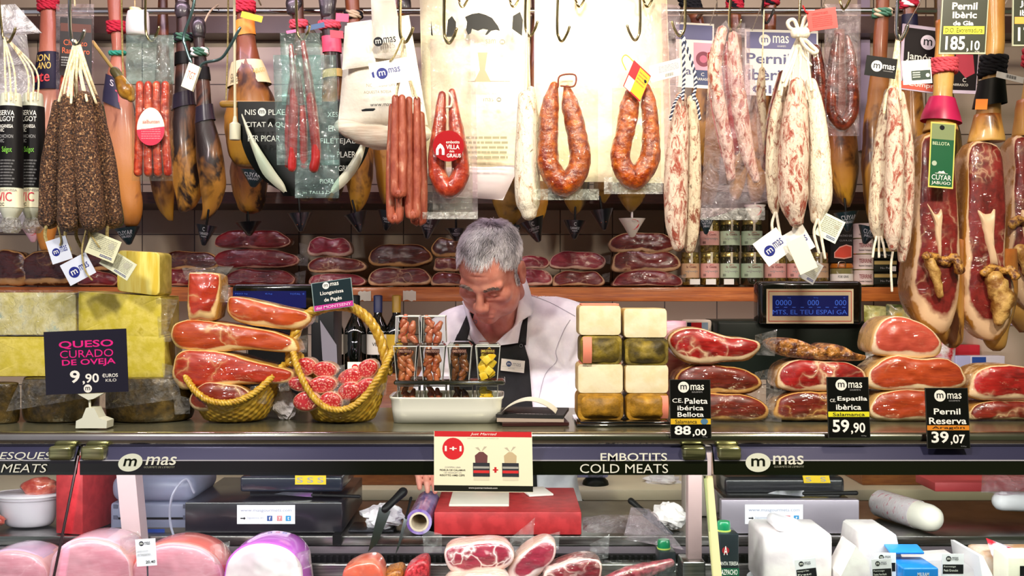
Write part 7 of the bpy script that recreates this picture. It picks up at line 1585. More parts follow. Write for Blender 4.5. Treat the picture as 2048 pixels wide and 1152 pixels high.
for k, (x0, y0, x1, y1, cut, m, lab) in enumerate(((1157, 611, 1243, 671, 1, LR, 'cut pale cheese at the top of the stack, on the shopkeeper side'), (1247, 617, 1335, 676, 1, LR, 'cut pale cheese at the top of the stack, on the packed ham side'), (1160, 671, 1245, 729, 0, MOLD, 'whole mottled cheese with salmon paper strip, second layer'), (1249, 676, 1338, 731, 0, MOLD, 'whole mottled green-brown cheese, second layer on the packed ham side'),
    (1155, 728, 1247, 787, 1, LR, 'cut pale cheese third layer, on the shopkeeper side'), (1250, 730, 1338, 787, 1, LR, 'cut pale cheese third layer, on the packed ham side'), (1154, 786, 1248, 841, 0, GOLDR, 'whole golden brown cheese at the bottom on the shopkeeper side'), (1252, 786, 1339, 841, 0, GOLDR, 'whole yellow cheese with salmon strip end, at the bottom on the packed ham side'))):
    sc = (z8 - y0) / 1; t = cheese(lab, x0, y0, x1, y1, Y1, PALE if cut else m, m if not cut else LR, .085, 11 if not cut else 8, group=g)
    if not cut: part('bulge', slab(rrect(x0 + 2, y0 + 2, x1 - 2, y1 - 2, 13), Y1 + .004, .02, m, .018, 8, 40, noise=.0015, seed=k), t, smooth='all')
    if k in (2, 7): part('paper_strip', psheet(*((1166, 674, 1184, 727) if k == 2 else (1322, 792, 1337, 838)), Y1 - .017 if k == 2 else Y1 - .010, SAL_, nu=5, nv=8, curl=lambda s, t_: -.008 * (2 * t_ - 1) ** 2), t)
    if k in (0, 4): part('paper_strip', box(X(x0 + 6, Y1), X(x1 - 4, Y1), Y1 + .006, Y1 + .07, Z(y0, Y1) - .001, Z(y0, Y1) + .004, SAL_, .002), t)
solo('pink_wrap', 'folded pink wrapping paper standing behind the small cheeses', 'paper', sheet((P(1300, 640, 2.3), P(1372, 642, 2.3), P(1372, 800, 2.3), P(1300, 836, 2.3)), mottled('pink_paper', 'd890b0', 'f0c4d4', 12, rough=.6, stretch=(1, 1, 8)), 12, 26, .012, 20, 2, .02))
# ---- packed hams on the far side of the counter
RY = 2.15; R1 = meat('counter_ham_a', 'b4201c', '6a100c', 'f0d2a8', 'b08040', .17, .5, 13); R2 = meat('counter_ham_b', '7a2212', '320c06', 'd8a860', '6a3a14', .20, .5, 13); R3 = meat('counter_ham_c', 'bc4a20', '8a2a10', 'f4dcb0', 'c8a060', .13, .35, 12); R4 = meat('counter_ham_pink', 'cc5a44', 'ae4030', 'f4d8b4', 'd8b070', .12, .45, 12)
g = 'packed hams on the counter'
pack('dark ham pack with crinkled film ends, bottom of the pile behind the 88,00 card', rpoly(1345, 786, 1540, 846, seed=1), RY, R2, .12, ((1530, 826, 36), (1350, 830, 20, -1)), 1, g)
pack('brown ham pack with yellow wrinkled end, middle of the pile behind the 88,00 card', rpoly(1342, 730, 1524, 790, seed=2), RY + .01, R2, .12, ((1510, 760, 34),), 2, g)
pack('bright red two-lobed ham pack, top of the pile behind the 88,00 card', [(1336, 680), (1356, 660), (1400, 656), (1452, 672), (1500, 678), (1520, 688), (1516, 706), (1490, 722), (1440, 726), (1400, 730), (1364, 722), (1344, 704)], RY, R1, .11, ((1510, 690, 44, 1, 0), (1346, 676, 26, -1, 4)), 3, g)
pack('dark marbled ham pack, bottom of the pile behind the 59,90 card', rpoly(1546, 784, 1736, 846, seed=4), RY + .005, R2, .12, ((1556, 800, 44, -1),), 4, g)
pack('red marbled ham pack with pale end, middle behind the 59,90 card', rpoly(1550, 716, 1734, 784, seed=5), RY + .01, R1, .12, ((1580, 760, 34, -1, -20),), 5, g)
pack('golden wrinkled ham end in shiny film on top, below the scale', [(1538, 688), (1560, 678), (1600, 680), (1634, 696), (1660, 688), (1690, 694), (1712, 706), (1734, 712), (1728, 720), (1690, 722), (1620, 720), (1560, 710)], RY + .01, mottled('wrinkled_skin', '4e2208', 'c88430', 50, .42, .6, .3, 1, 60, c3='f0d0a0', coat=1, dist=.012), .10, ((1730, 712, 16),), 6, g)
pack('long orange-red ham slab, bottom behind the 39,07 card', rpoly(1736, 780, 1938, 845, seed=7), RY + .005, R3, .12, (), 7, g)
pack('orange ham slab with Y-shaped pale seam, under the round ham', rpoly(1730, 714, 1936, 782, seed=8), RY + .01, R3, .12, ((1926, 760, 20),), 8, g)
pack('round pink ham with white fat crown and central bone, on top of the pile', [(1744, 690), (1748, 664), (1768, 640), (1800, 631), (1836, 642), (1866, 660), (1884, 684), (1882, 706), (1860, 716), (1810, 717), (1770, 714), (1750, 706)], RY + .02, R4, .12, ((1880, 700, 18),), 9, g)
t = pack('red ham slab with diagonal seam at the photo edge, upper', rpoly(1936, 730, 2110, 802, seed=10), RY + .02, R1, .12, (), 10, g)
pack('dark red ham slab at the photo edge, lower', rpoly(1936, 800, 2110, 846, seed=11), RY + .02, meat('counter_ham_d', '8a2414', '4a0e08', 'ecd2a0', 'b08040', .15, .5, 13), .12, (), 11, g)
BK = plain('060606', .25, coat=.4)
def card3(label, x0, y0, x1, y1, Y, lines, strip, place, price):
    t = thing('price_card', label, 'price card', P((x0 + x1) / 2, y1, Y), 'black price cards'); f = pframe(x0, y0, x1, y1, Y, 0, .012); part('card', f.board(plain('30302c', .3), .003) + f.rect(.015, .01, .985, .99, BK, .0003), t, smooth=False)
    m = f.logo(.34, .13, .135, plain('e8e8dc', .4), INK, .0006) + f.text('mas', .51, .09, .84, .18, plain('e8e8dc', .4), .015, d=.0008) + f.text('GOURMETS', .54, .20, .80, .225, GREYT, d=.0008)
    for s, u0, v0, u1, v1, b in lines: m += f.text(s, u0, v0, u1, v1, WHITE, b, d=.0008)
    m += f.rect(.01, strip[0], .99, strip[1], plain(strip[2], .4), .0006) + f.text(place, .12, strip[0] + .015, .65 if strip[3] else .88, strip[1] - .012, INK, .012, d=.001) + f.text(price[0], .1, price[2], .5, price[3], WHITE, .04, d=.0008) + f.text(price[1], .54, price[2] + .05, .88, price[3] + .03, WHITE, .03, d=.0008) + f.text('€/Kg', .78, .955, .9, .975, GREYT, d=.0008)
    if strip[3]: m += f.disc(.83, (strip[0] + strip[1]) / 2, .09, plain('4a7898', .4), .001, sq=.8)
    part('lettering', m, t, smooth=False)
card3('black price card reading CE. Paleta ibérica Bellota 88,00 with amber strip', 1341, 760, 1423, 878, 1.985, [('CE.', .06, .32, .32, .39, 0), ('Paleta', .36, .315, .92, .41, .02), ('ibérica', .18, .44, .82, .52, .02), ('Bellota', .18, .55, .82, .63, .02)], (.66, .755, 'd8b024', 1), 'Salamanca', ('88', ',00', .78, .93))
card3('black price card reading CE. Espatlla ibèrica 59,90 with yellow strip', 1657, 755, 1741, 876, 1.985, [('CE.', .06, .36, .20, .41, 0), ('Espatlla', .24, .32, .95, .41, .025), ('ibèrica', .20, .45, .80, .54, .025)], (.57, .655, 'dcd828', 0), 'Salamanca', ('59', ',90', .70, .91))
card3('black price card reading Pernil Reserva 39,07 with orange strip', 1855, 777, 1941, 897, 1.98, [('Pernil', .18, .34, .8, .44, .025), ('Reserva', .06, .49, .93, .60, .025)], (.62, .70, 'd88424', 0), 'Aragón', ('39', ',07', .72, .91))
# ---------------------------------------------------------------- scales and machines on the work ledge
BLKP = plain('0a0e0a', .15, coat=.7); DGREEN = plain('141e18', .35); LCD = emissive('081458', .3); SEG = emissive('3c62c8', .45); CRM = plain('e0d0ae', .4)
def scale(label, X0, X1, Ys, body, dgreen):
    t = thing('scale', label, 'scale', ((X0 + X1) / 2, Ys + .15, LZ)); return t
SYY = 2.52
def lcd_head(t, x0, y0, x1, y1, sx0, sy0, sx1, sy1, Y, rows, frame=True):
    h = part('display_head', pbox(x0, x1, y0, y1, Y, Y + .06, BLKP, .012, 4), t)
    f = pframe(sx0, sy0, sx1, sy1, Y - .0012)
    if frame:
        part('bezel', pframe(sx0 - 12, sy0 - 13, sx1 + 10, sy1 + 15, Y - .0006).board(CRM, .001), h, smooth=False); fb_ = pframe(sx0 - 8, sy0 - 9, sx1 + 6, sy1 + 11, Y - .0010)
        part('red_line', fb_.rect(0, 0, 1, .02, RED) + fb_.rect(0, .98, 1, 1, RED) + fb_.rect(0, 0, .006, 1, RED) + fb_.rect(.994, 0, 1, 1, RED), h, smooth=False)
    s = part('screen', f.board(LCD, .001), h, smooth=False); m = MD()
    for a in rows: m += f.text(*a[:5], SEG, 0, 0, .0008)
    part('digits', m, s, smooth=False)
t = thing('scale', 'black scale with cream framed blue display and steel front plate', 'scale', (X(1590, SYY), SYY + .1, LZ))
lcd_head(t, 1517, 562, 1726, 651, 1545, 591, 1697, 632, SYY, [('0000', .04, .22, .25, .48), ('000', .46, .22, .61, .48), ('000', .82, .22, .97, .48), ('MTS, EL TEU ESPAI GA', .0, .70, .98, .95), ('- - - - - - - - -', .04, .56, .96, .59), ('kg', .2, .08, .24, .14), ('€/kg', .54, .08, .60, .14), ('€', .93, .08, .96, .14)])
part('printer_body', pbox(1435, 1733, 642, 760, 2.54, 2.74, DGREEN, .008), t)
part('column', box(X(1560, 2.56), X(1680, 2.56), 2.58, 2.70, LZ + .1, Z(755, 2.56), plain('101410', .4)), t)
part('front_plate', box(X(1442, 2.42), X(1717, 2.42), 2.415, 2.44, LZ + .002, Z(1000, 2.415), plain('a8a0ac', .35, metal=.45), .002), t)
part('platform', box(X(1445, 2.44), X(1700, 2.44), 2.44, 2.76, LZ + .02, Z(996, 2.44), plain('17171a', .25, coat=.4), .004), t)
part('keypad', box(X(1450, 2.5), X(1690, 2.5), 2.5, 2.62, Z(990, 2.5), Z(955, 2.5), plain('1c1c22', .3, coat=.4), .01, 3), t)
st_ = Frame(P(1605, 951, 2.498), P(1658, 951, 2.498), P(1608, 966, 2.498)); part('warning_sticker', st_.board(plain('e8c424', .4), .001) + st_.text('S', .1, .2, .3, .8, GREYT, .02) + st_.text('S', .65, .2, .85, .8, GREYT, .02), t, smooth=False)
def webcard(t, x0, y0, x1, y1, Y, cut):
    f = pframe(x0, y0, x1, y1, Y); o = part('web_sticker', f.board(plain('eef0f6', .4), .0006), t, smooth=False)
    m = f.text('www.masgourmets.com', .06, .22, .94, .40, plain('9aa0b8', .5)) + f.poly([(.06, .67), (.12, .67), (.12, .61), (.15, .7), (.12, .79), (.12, .73), (.06, .73)], INK, .0006) + f.text('Síguenos en', .17, .60, .46, .76, plain('a8b0c4', .5))
    for u, c, s in ((.52, '3a5a9c', 'f'), (.69, 'd88a90', 'y'), (.84, '3a94cc', 't')): m += f.rect(u, .56, u + .09, .84, plain(c, .4), .0006) + f.text(s, u + .03, .61, u + .065, .79, WHITE, .02, d=.001)
    part('lettering', m, o, smooth=False)
webcard(t, 1490, 1009, 1606, 1048, 2.4145, 0)
t = thing('scale', 'black scale with slim blue display behind the ham basket, worn black box base', 'scale', (X(540, SYY), SYY + .1, LZ))
lcd_head(t, 463, 568, 640, 622, 466, 582, 612, 616, 2.5, [('PESO kg', .03, .12, .2, .22), ('€/kg', .44, .12, .54, .22), ('TOTAL  €', .78, .12, .98, .22)], False)
part('printer_body', pbox(622, 668, 612, 820, 2.5, 2.62, plain('1c1e22', .35), .004), t); part('side_panel', md([tuple(P(*q)) for q in ((640, 640, 2.49), (673, 690, 2.49), (675, 740, 2.49), (645, 720, 2.49))], [(0, 1, 2, 3)], plain('8a8898', .4)), t, smooth=False)
part('column', box(X(500, 2.56), X(600, 2.56), 2.54, 2.66, LZ + .1, Z(618, 2.56), plain('101214', .4)), t)
part('base_box', box(X(371, 2.42), X(685, 2.42), 2.415, 2.74, LZ + .004, Z(1005, 2.415), mottled('worn_black', '14121a', '1c1a22', 20, rough=.3, coat=.4), .003), t)
part('foot', box(X(666, 2.39), X(683, 2.39), 2.384, 2.398, LZ - .018, LZ + .006, BLACK) + box(X(666, 2.39), X(683, 2.39), 2.398, 2.42, LZ + .001, LZ + .006, BLACK), t)
part('platform', box(X(480, 2.46), X(684, 2.46), 2.46, 2.70, Z(984, 2.46), Z(953, 2.46), plain('1c2230', .25, coat=.6), .006, 3), t); part('neck', box(X(500, 2.5), X(640, 2.5), 2.5, 2.66, Z(1006, 2.5), Z(984, 2.5), plain('0c0e14', .3)), t)
st_ = pframe(590, 951, 652, 969, 2.4585); part('warning_sticker', st_.board(plain('e8c424', .4), .001) + MD(sum((st_.text('S', .06 + .33 * k, .2, .26 + .33 * k, .8, GREYT, .02) for k in range(3)), MD())), t, smooth=False)
webcard(t, 474, 1010, 590, 1048, 2.4135, 1)
# printer
t = thing('printer', 'grey label printer seen from behind, with blue socket and loose cable, on the work ledge', 'printer', (X(305, 2.45), 2.55, LZ)); GP = plain('8286a0', .4)
part('body', loft([(219, 388, 940), (219, 388, 960), (219, 387, 1000), (220, 386, 1074)], 2.52, GP, .9, n=6, noise=0) if 0 else box(X(220, 2.44), X(386, 2.44), 2.44, 2.66, LZ + .001, Z(1006, 2.44), GP, .008, 3), t)
part('lid', box(X(219, 2.44), X(388, 2.44), 2.438, 2.65, Z(1007, 2.44), Z(952, 2.44), GP, .028, 5), t)
pf_ = pframe(220, 1006, 386, 1074, 2.438); part('slot', pf_.rect(.1, .42, .9, .48, BLACK), t, smooth=False); part('socket', pf_.rect(.06, .72, .92, .98, plain('58524e', .5), .0004) + pf_.rect(.42, .76, .66, .92, plain('2848a0', .4), .0010) + pf_.rect(.1, .75, .2, .92, BLACK, .001), t, smooth=False)
part('clip', MD(sum((pf_.rect(a, b, a + .05, b + .12, plain('50546a', .5), .0006) for a in (.04, .88) for b in (.04, .36)), MD())), t, smooth=False)
part('cable', tube([P(388, 985, 2.43), P(372, 958, 2.42), P(345, 990, 2.40), P(340, 1040, 2.41), P(352, 1078, 2.405), P(372, 1070, 2.42), P(380, 1050, 2.43)], .003, plain('9a9cb0', .4), seg=6), t)
# cutting boards, knives, film, cloths
RB = mottled('red_board', 'a82428', 'c03034', 40, rough=.5, bump=.1); RBD = plain('8e2020', .5)
def bd(label, m, n='cutting_board'): return solo(n, label, 'cutting board', m)
bd('tall red cutting block standing on end behind the white tub', rot_about(box(X(112, 2.42), X(172, 2.42), 2.415, 2.66, LZ + .001, Z(948, 2.42) + .03, RB, .003), P(130, 1070, 2.42), 'Z', -12))
bd('large red cutting block lying below the promotional card', box(X(868, 2.405), X(1163, 2.405), 2.405, 2.70, LZ + .001, Z(1024, 2.405), RB, .003))
bd('red cutting block on the far bench, seen at the photo edge behind the white roll', box(X(1870, 2.65), X(2110, 2.65), 2.65, 2.78, LZ + .055, LZ + .08, plain('cc484c', .5), .003))
bd('small white cutting board leaning flat on the large red block', box(X(900, 2.5), X(1018, 2.5), 2.46, 2.62, Z(1024, 2.405) + .001, Z(1024, 2.405) + .007, plain('ece8d8', .5), .001))
solo('paper_sheet', 'white folded paper sheet on the large red block beside the promotional card', 'paper', rot_about(box(X(1050, 2.6), X(1100, 2.6), 2.58, 2.68, Z(1024, 2.405) + .001, Z(1024, 2.405) + .006, WHITE, .001), P(1075, 1000, 2.62), 'Z', 14))
KB = plain('b8bcc4', .12, metal=1); KH = plain('121214', .35)
def knife(label, tip, heel, end, w, Y, dy=(0, 0, 0), group=None):
    a, b, c = P(*tip, Y + dy[0]), P(*heel, Y + dy[1]), P(*end, Y + dy[2]); t = thing('knife', label, 'knife', tuple(b), group); d = (b - a).normalized(); s = Vector((-d.z, 0, d.x)) * w * Y / F
    if s.x < 0: s = -s
    q = [a, b - s, b + s, a * .75 + b * .25 + s * .9]; v = [tuple(p) for p in q] + [tuple(p + Vector((0, .0016, 0))) for p in q]
    part('blade', md(v, [(0, 1, 2, 3), (7, 6, 5, 4), (0, 4, 5, 1), (1, 5, 6, 2), (2, 6, 7, 3), (3, 7, 4, 0)], KB), t, smooth=False)
    part('handle', tube([b, b * .5 + c * .5, c], [w * .62 * Y / F, w * .6 * Y / F, w * .75 * Y / F], KH, n=12, seg=12), t, smooth='all')
knife('large knife with thick black handle propped over the ledge edge, above the salami end', (736, 1104), (770, 1018), (806, 984), 13, 2.385, (-.01, .02, .05))
knife('slim knife with brown handle leaning beside the cling film roll', (790, 1112), (812, 1036), (822, 996), 4, 2.385, (-.01, .02, .06))
knife('black handled knife lying on the scale beside the yellow sticker', (548, 988), (625, 990), (718, 993), 5, 2.45)
knife('knife with grey handle lying on the steel plated scale', (1535, 987), (1608, 987), (1712, 986), 6, 2.43)
knife('black handled knife in the clear bag beside the white cloth, blade pointing down', (1358, 1088), (1290, 1025), (1262, 1002), 9, 2.43, (-.02, .02, .04))
t = thing('cling_film_roll', 'roll of purple cling film with open cardboard core, end on beside the red block', 'roll', (X(838, 2.4), 2.5, LZ)); a = P(838, 1044, 2.405); a.z = LZ + .0325; b = a + Vector((.006, .20, .004)); r = .0195
def pipe(a, b, r0, r1, m, n=24):
    d = (b - a).normalized(); u = d.cross(Vector((0, 0, 1))).normalized(); w = u.cross(d); v = []
    for p, r in ((a, r1), (a, r0), (b, r0), (b, r1)): v += [tuple(p + (u * math.cos(6.2832 * j / n) + w * math.sin(6.2832 * j / n)) * r) for j in range(n)]
    return md(v, grid_faces(4, n) + [(3 * n + j, 3 * n + (j + 1) % n, (j + 1) % n, j) for j in range(n)], m)
part('film', pipe(a, b, .031, .024, mottled('purple_film', '7a5aa8', 'b8a8e0', 20, rough=.2, coat=.8, bump=.3)), t); part('core', pipe(a - Vector((0, .001, 0)), b, .0238, .019, plain('d8c8b0', .6)), t)
solo('tissue', 'crumpled white tissue lying behind the large knife', 'tissue', crumple(728, 1008, 806, 1058, 2.47, TIS, 5, .8), smooth=False)
t = thing('steel_tray', 'small dark steel tray under the large knife', 'tray', (X(755, 2.5), 2.5, LZ)); part('pan', box(X(700, 2.46), X(790, 2.46), 2.43, 2.52, LZ + .001, LZ + .006, plain('3a3a40', .2, metal=.7), .002), t)
solo('cloth', 'crumpled white cloth beside the steel post', 'cloth', crumple(1302, 1006, 1372, 1058, 2.46, plain('f2ece8', .8), 8, .8), smooth=False)
solo('cloth', 'white cloth lying on the rear counter above the wooden drawer', 'cloth', crumple(1288, 950, 1362, 974, 3.42, TIS, 9, .8), smooth=False)
t = thing('plastic_bag', 'open clear plastic bag spilling over the ledge below the wooden cabinet', 'bag', (X(1270, 2.42), 2.45, LZ)); part('film', sheet((P(1166, 1034, 2.56), P(1320, 1030, 2.5), P(1352, 1096, 2.39), P(1166, 1070, 2.42)), FILMG, 24, 16, .010, 24, 3, .014), t, smooth='all'); part('peak', sheet((P(1262, 1014, 2.45), P(1300, 1018, 2.44), P(1368, 1100, 2.37), P(1246, 1078, 2.40)), FILMG, 16, 16, .010, 26, 5, .010), t, smooth='all')
t = thing('blender', 'blender jug base with dark rubber foot on the rear counter', 'blender', (X(1190, 3.36), 3.36, .837)); c = (X(1192, 3.36), 3.38, .837); part('foot', lathe(c, [(.045, 0), (.042, .012), (.024, .03)], BLACK, 20), t); part('jug', box(X(1150, 3.36), X(1216, 3.36), 3.34, 3.42, .865, .93, film('jug', 'c8ccf0', .5, .25, .3, 20), .008), t)
# tub, steel things on the far side
t = thing('white_tub', 'white plastic tub with rounded rim and pink residue, holding raw meat', 'tub', P(60, 1062, 2.42)); part('tub', loft([(-12, 122, 986), (-8, 118, 996), (-4, 114, 1000), (6, 110, 1034), (14, 104, 1047), (24, 96, 1051)], 2.50, mottled('tub_plastic', 'ece4ee', 'e0d4e0', 8, .4, .6, .35, c3='e89aa0', coat=.3), .65, n=24, noise=0), t, smooth='all'); part('rim', tube([(X(55 + 67 * math.cos(a), 2.50), 2.50 + .053 * math.sin(a), Z(988, 2.5)) for a in np.linspace(0, 6.2832, 30)], .0035, plain('f2ecf2', .3), n=60, seg=8, caps=False), t)
RAW = mottled('raw_meat', 'b83a2a', 'e0745a', 40, rough=.3, bump=.5, c3='f0b8a0', coat=.8)
solo('raw_meat', 'piece of orange-pink raw meat heaped in the white tub', 'meat', crumple(44, 955, 116, 992, 2.5, RAW, 4, .7, .2))
solo('raw_meat', 'raw meat scrap on the ledge below the white tub edge', 'meat', crumple(-24, 1030, 10, 1052, 2.45, RAW, 6, .7, .2))
t = thing('wrapped_cheese_log', 'white cheese log in red printed wrapper, cut end to the front, on the steel ledge', 'cheese', (X(1850, 2.44), 2.5, LZ)); a = P(1858, 1036, 2.43); b = a + Vector((-.055, .16, 0.0)); b.z = a.z
part('log', tube([a, b], .0335, plain('f6f2e2', .5), n=6, seg=28), t); LW = mottled('printed_wrap', 'e8dce0', 'f2ecee', 60, .45, .55, .4, c3='d88090', stretch=(1, 2, 1), coat=.4); part('wrapper', pipe(a + (b - a) * .22, b + (b - a) * .04, .0352, .0345, LW), t)
t = thing('paper_roll', 'white paper roll half wrapped in clear film at the photo edge', 'roll', (X(2030, 2.5), 2.5, LZ)); part('roll', tube([P(2004, 1002, 2.5), P(2110, 1006, 2.52)], .024, plain('f4f4f8', .5), n=8, seg=24), t); part('film', sheet((P(1964, 950, 2.52), P(2060, 950, 2.52), P(2060, 986, 2.46), P(1962, 985, 2.47)), FILMG, 16, 10, .012, 24, 2, .02), t, smooth='all')
# ---------------------------------------------------------------- inside the glass case
DK_ = .7815; PINKH = meat('cooked_ham', 'd898a4', 'c87c8c', 'e6b4bc', 'd8a0a0', .04, .22, 12, coat=.5); WHT = mottled('turkey_face', 'dcc6ce', 'ece0e4', 14, rough=.4, coat=.5)
def chunk(label, out, Y, m, depth, cat='ham', name='cooked_ham', wrapmat=None, group=None, seed=0, fl=(), bulge=.006):
    y1 = 576 + (EYE - DK_) * F / Y; out = [(x, min(y, y1 - 6)) for x, y in out]
    t = thing(name, label, cat, (X(sum(q[0] for q in out) / len(out), Y), Y + depth / 2, DK_), group); part('meat', slab(out, Y, depth, m, bulge, seed=seed), t, smooth='all')
    if wrapmat: part('wrapper', slab([(x + (x - sum(q[0] for q in out) / len(out)) * .02, y - 4) for x, y in out], Y + .008, depth - .014, wrapmat, .0, 4, seed=seed), t, smooth='all')
    for i, f in enumerate(fl): part('plastic_film', flap(*f[:3], Y + .004, i, *f[3:]), t, smooth='all')
    return t
def dome(x0, x1, y0, yb=1230): w = x1 - x0; return [(x0, yb), (x0 - w * .0, y0 + w * .35), (x0 + w * .10, y0 + w * .14), (x0 + w * .3, y0 + w * .02), (x0 + w * .55, y0), (x0 + w * .8, y0 + w * .07), (x0 + w * .95, y0 + w * .22), (x1, y0 + w * .42), (x1, yb), ((x0 + x1) / 2, yb + 6)]
PF = plain('d8a8b8', .25, coat=.8)
chunk('cooked ham with blue printed film at the photo edge of the case', dome(-50, 98, 1104), 2.22, PINKH, .13, seed=1, wrapmat=plain('c8a8c4', .25, coat=.8))
chunk('tall pink cooked ham, cut face towards the glass', dome(100, 262, 1080), 2.2, PINKH, .145, seed=2, wrapmat=PF, fl=((240, 1090, 40),))
chunk('pink cooked ham with red netted rind, behind the 20,40 card', dome(258, 446, 1088), 2.21, PINKH, .135, seed=3, wrapmat=plain('e07068', .25, coat=.8), fl=((420, 1110, 40),))
chunk('large white turkey breast roll with purple film', dome(450, 602, 1090), 2.18, WHT, .16, 'meat', 'turkey_breast', plain('c060c8', .25, coat=.8), seed=4, fl=((590, 1120, 30),))
def casecard(label, x0, y0, x1, y1, Y, name_, price, tilt=0, dark=True):
    f = pframe(x0, y0, x1, y1, Y, tilt); t = thing('case_card', label, 'price card', P((x0 + x1) / 2, y1, Y)); part('card', f.board(plain('eceaf0', .4), .0015), t, smooth=False)
    part('spike', tube([tuple(f.at(.5, .95, -.003)), tuple(f.at(.5, 1.0, -.003) - np.array((0, -.01, .10)))], .002, plain('50505a', .3, metal=.6), n=2, seg=6), t)
    m = f.logo(.3, .16, .12, INK, WHITE) + f.text('mas', .46, .10, .74, .21, plain('303038', .5)) + (f.rect(.03, .36, .97, .68, plain('16161a', .4)) if dark else MD())
    m += f.text(name_[0], .08, .40, .62, .47, WHITE if dark else GREYT, d=.001) + f.text(name_[1], .08, .52, .72, .60, WHITE if dark else GREYT, d=.001)
    if price: m += f.text(price, .46, .80, .93, .92, INK, .01)
    part('lettering', m, t, smooth=False)
casecard('white price card reading 20,40 between two cooked hams', 272, 1078, 312, 1132, 2.17, ('jamón cocido', 'artesano'), '20,40', -4, False)
chunk('orange-red cured meat end with torn casing', [(686, 1240), (684, 1150), (700, 1132), (724, 1124), (748, 1124), (762, 1140), (768, 1170), (766, 1240)], 2.2, mottled('cured_end', 'd86048', 'e88870', 30, rough=.35, bump=.5, c3='d89030', coat=.7), .10, 'meat', 'cured_meat', seed=5)
chunk('small orange netted sausage end', [(766, 1240), (766, 1154), (782, 1142), (800, 1140), (808, 1156), (808, 1240)], 2.24, mottled('netted', '8a4a1c', 'd08a40', 180, rough=.4), .08, 'meat', 'sausage_end', seed=6)
chunk('bright red minced sausage end', [(806, 1240), (808, 1150), (826, 1128), (846, 1120), (856, 1126), (858, 1150), (850, 1240)], 2.2, mottled('red_mince', '98101c', 'd83a44', 140, rough=.35, bump=.8, coat=.6), .08, 'meat', 'sausage_end', seed=7)
CH = meat('case_ham', 'a83048', '701828', 'f0d8d4', 'dcb8a8', .17, .9, 20); CH2 = meat('case_ham_dark', '8a2030', '4a1018', 'ecc8c0', '6a3838', .16, .6, 16)
def standing(label, out, Y, m, fl, seed, depth=.09):
    t = thing('ham_pack', label, 'meat pack', (X(sum(q[0] for q in out) / len(out), Y), Y + depth / 2, DK_), 'packed cured ham in the case'); part('meat', slab(out, Y, depth, m, .008, seed=seed), t, smooth='all')
    for i, f in enumerate(fl): part('plastic_film', flap(*f[:3], Y + .01, seed + i, *f[3:]), t, smooth='all')
    zb = min(Z(q[1], Y) for q in out)
    part('stand', box(X(sum(q[0] for q in out) / len(out), Y) - .05, X(sum(q[0] for q in out) / len(out), Y) + .05, Y + .01, Y + depth - .01, DK_, zb + .012, plain('d8d0d8', .4)), t)
standing('large marbled cured ham slice in clear pack, under the promotional card', [(888, 1106), (900, 1094), (940, 1088), (990, 1086), (1014, 1092), (1028, 1110), (1022, 1130), (990, 1146), (930, 1152), (905, 1146), (892, 1130)], 2.18, CH, ((884, 1086, 40, -1), (1020, 1100, 50, 1, 30)), 8)
standing('second marbled ham pack tilted beside the large one', [(1022, 1128), (1050, 1100), (1080, 1084), (1100, 1082), (1112, 1092), (1108, 1120), (1080, 1150), (1050, 1170), (1020, 1180), (1010, 1160)], 2.2, CH, ((1090, 1084, 30),), 9)
standing('dark rinded ham pack rising from the case bottom, with crest of film', [(1088, 1150), (1110, 1136), (1150, 1122), (1184, 1118), (1202, 1126), (1204, 1150), (1190, 1200), (1120, 1210), (1090, 1190)], 2.16, CH2, ((1180, 1106, 40, 1, 10),), 10)
standing('marbled ham pack low at the case front, below the large slice', [(880, 1190), (890, 1162), (930, 1156), (1000, 1152), (1020, 1166), (1024, 1200), (960, 1220), (900, 1215)], 2.12, CH, ((1010, 1170, 24),), 11)
t = thing('fuet_pack', 'long dark red sausage in shiny clear pack lying in the case', 'sausage pack', (X(1270, 2.16), 2.16, DK_)); part('sausage', tube([P(1190, 1176, 2.16), P(1260, 1150, 2.16), P(1340, 1126, 2.18)], [.014, .02, .010], mottled('dark_fuet', '5a1420', 'a04050', 80, rough=.3, bump=.6, coat=1), n=24, noise=.1), t, smooth='all'); part('film', psheet(1200, 1120, 1352, 1170, 2.165, FILM, nu=14, nv=8, wav=.005, ws=30, thick=.02), t, smooth='all'); part('stand', box(X(1230, 2.16), X(1300, 2.16), 2.13, 2.19, DK_, Z(1180, 2.16), plain('d8d0d8', .4)), t)
def carton(label, x0, x1, y0, Y, txt, seed):
    t = thing('drink_carton', label, 'carton', (X((x0 + x1) / 2, Y), Y + .03, DK_)); a, b = X(x0, Y), X(x1, Y); zt = Z(y0 + 16, Y); CG = plain('1c2428', .35, coat=.3)
    part('carton', box(a, b, Y, Y + .06, DK_, zt, CG, .003), t); c = ((a + b) / 2 - .004, Y + .03, zt); part('cap', lathe(c, [(.0145, 0), (.0145, .012), (.013, .020), (.012, .021)], plain('0c7a4c', .3, coat=.4), 24), t); part('cap_ring', lathe(c, [(.0155, .0), (.0155, .003)], plain('b8c860', .4), 24), t)
    f = Frame((a, Y - .0006, zt), (b, Y - .0006, zt), (a, Y - .0006, zt - .16))
    if txt: part('lettering', f.disc(.36, .22, .17, plain('a02028', .4)) + f.text('A', .27, .16, .45, .28, WHITE, .01, d=.001) + f.text('SANTA TERESA', .04, .37, .96, .42, WHITE) + f.rect(0, .46, 1, .56, plain('0c5a3c', .4)) + f.text('GAZPACHO', .04, .475, .92, .545, WHITE, .01, d=.001) + f.rect(.05, .57, .85, .65, plain('a83028', .4)) + f.text('TRADICIONAL', .1, .59, .8, .63, WHITE, d=.001) + f.rect(0, .66, 1, 1, plain('e0dce0', .4), .0002), t, smooth=False)
carton('black gazpacho carton with green cap and red emblem, beside the cream pane edge', 1436, 1478, 1052, 2.15, True, 1)
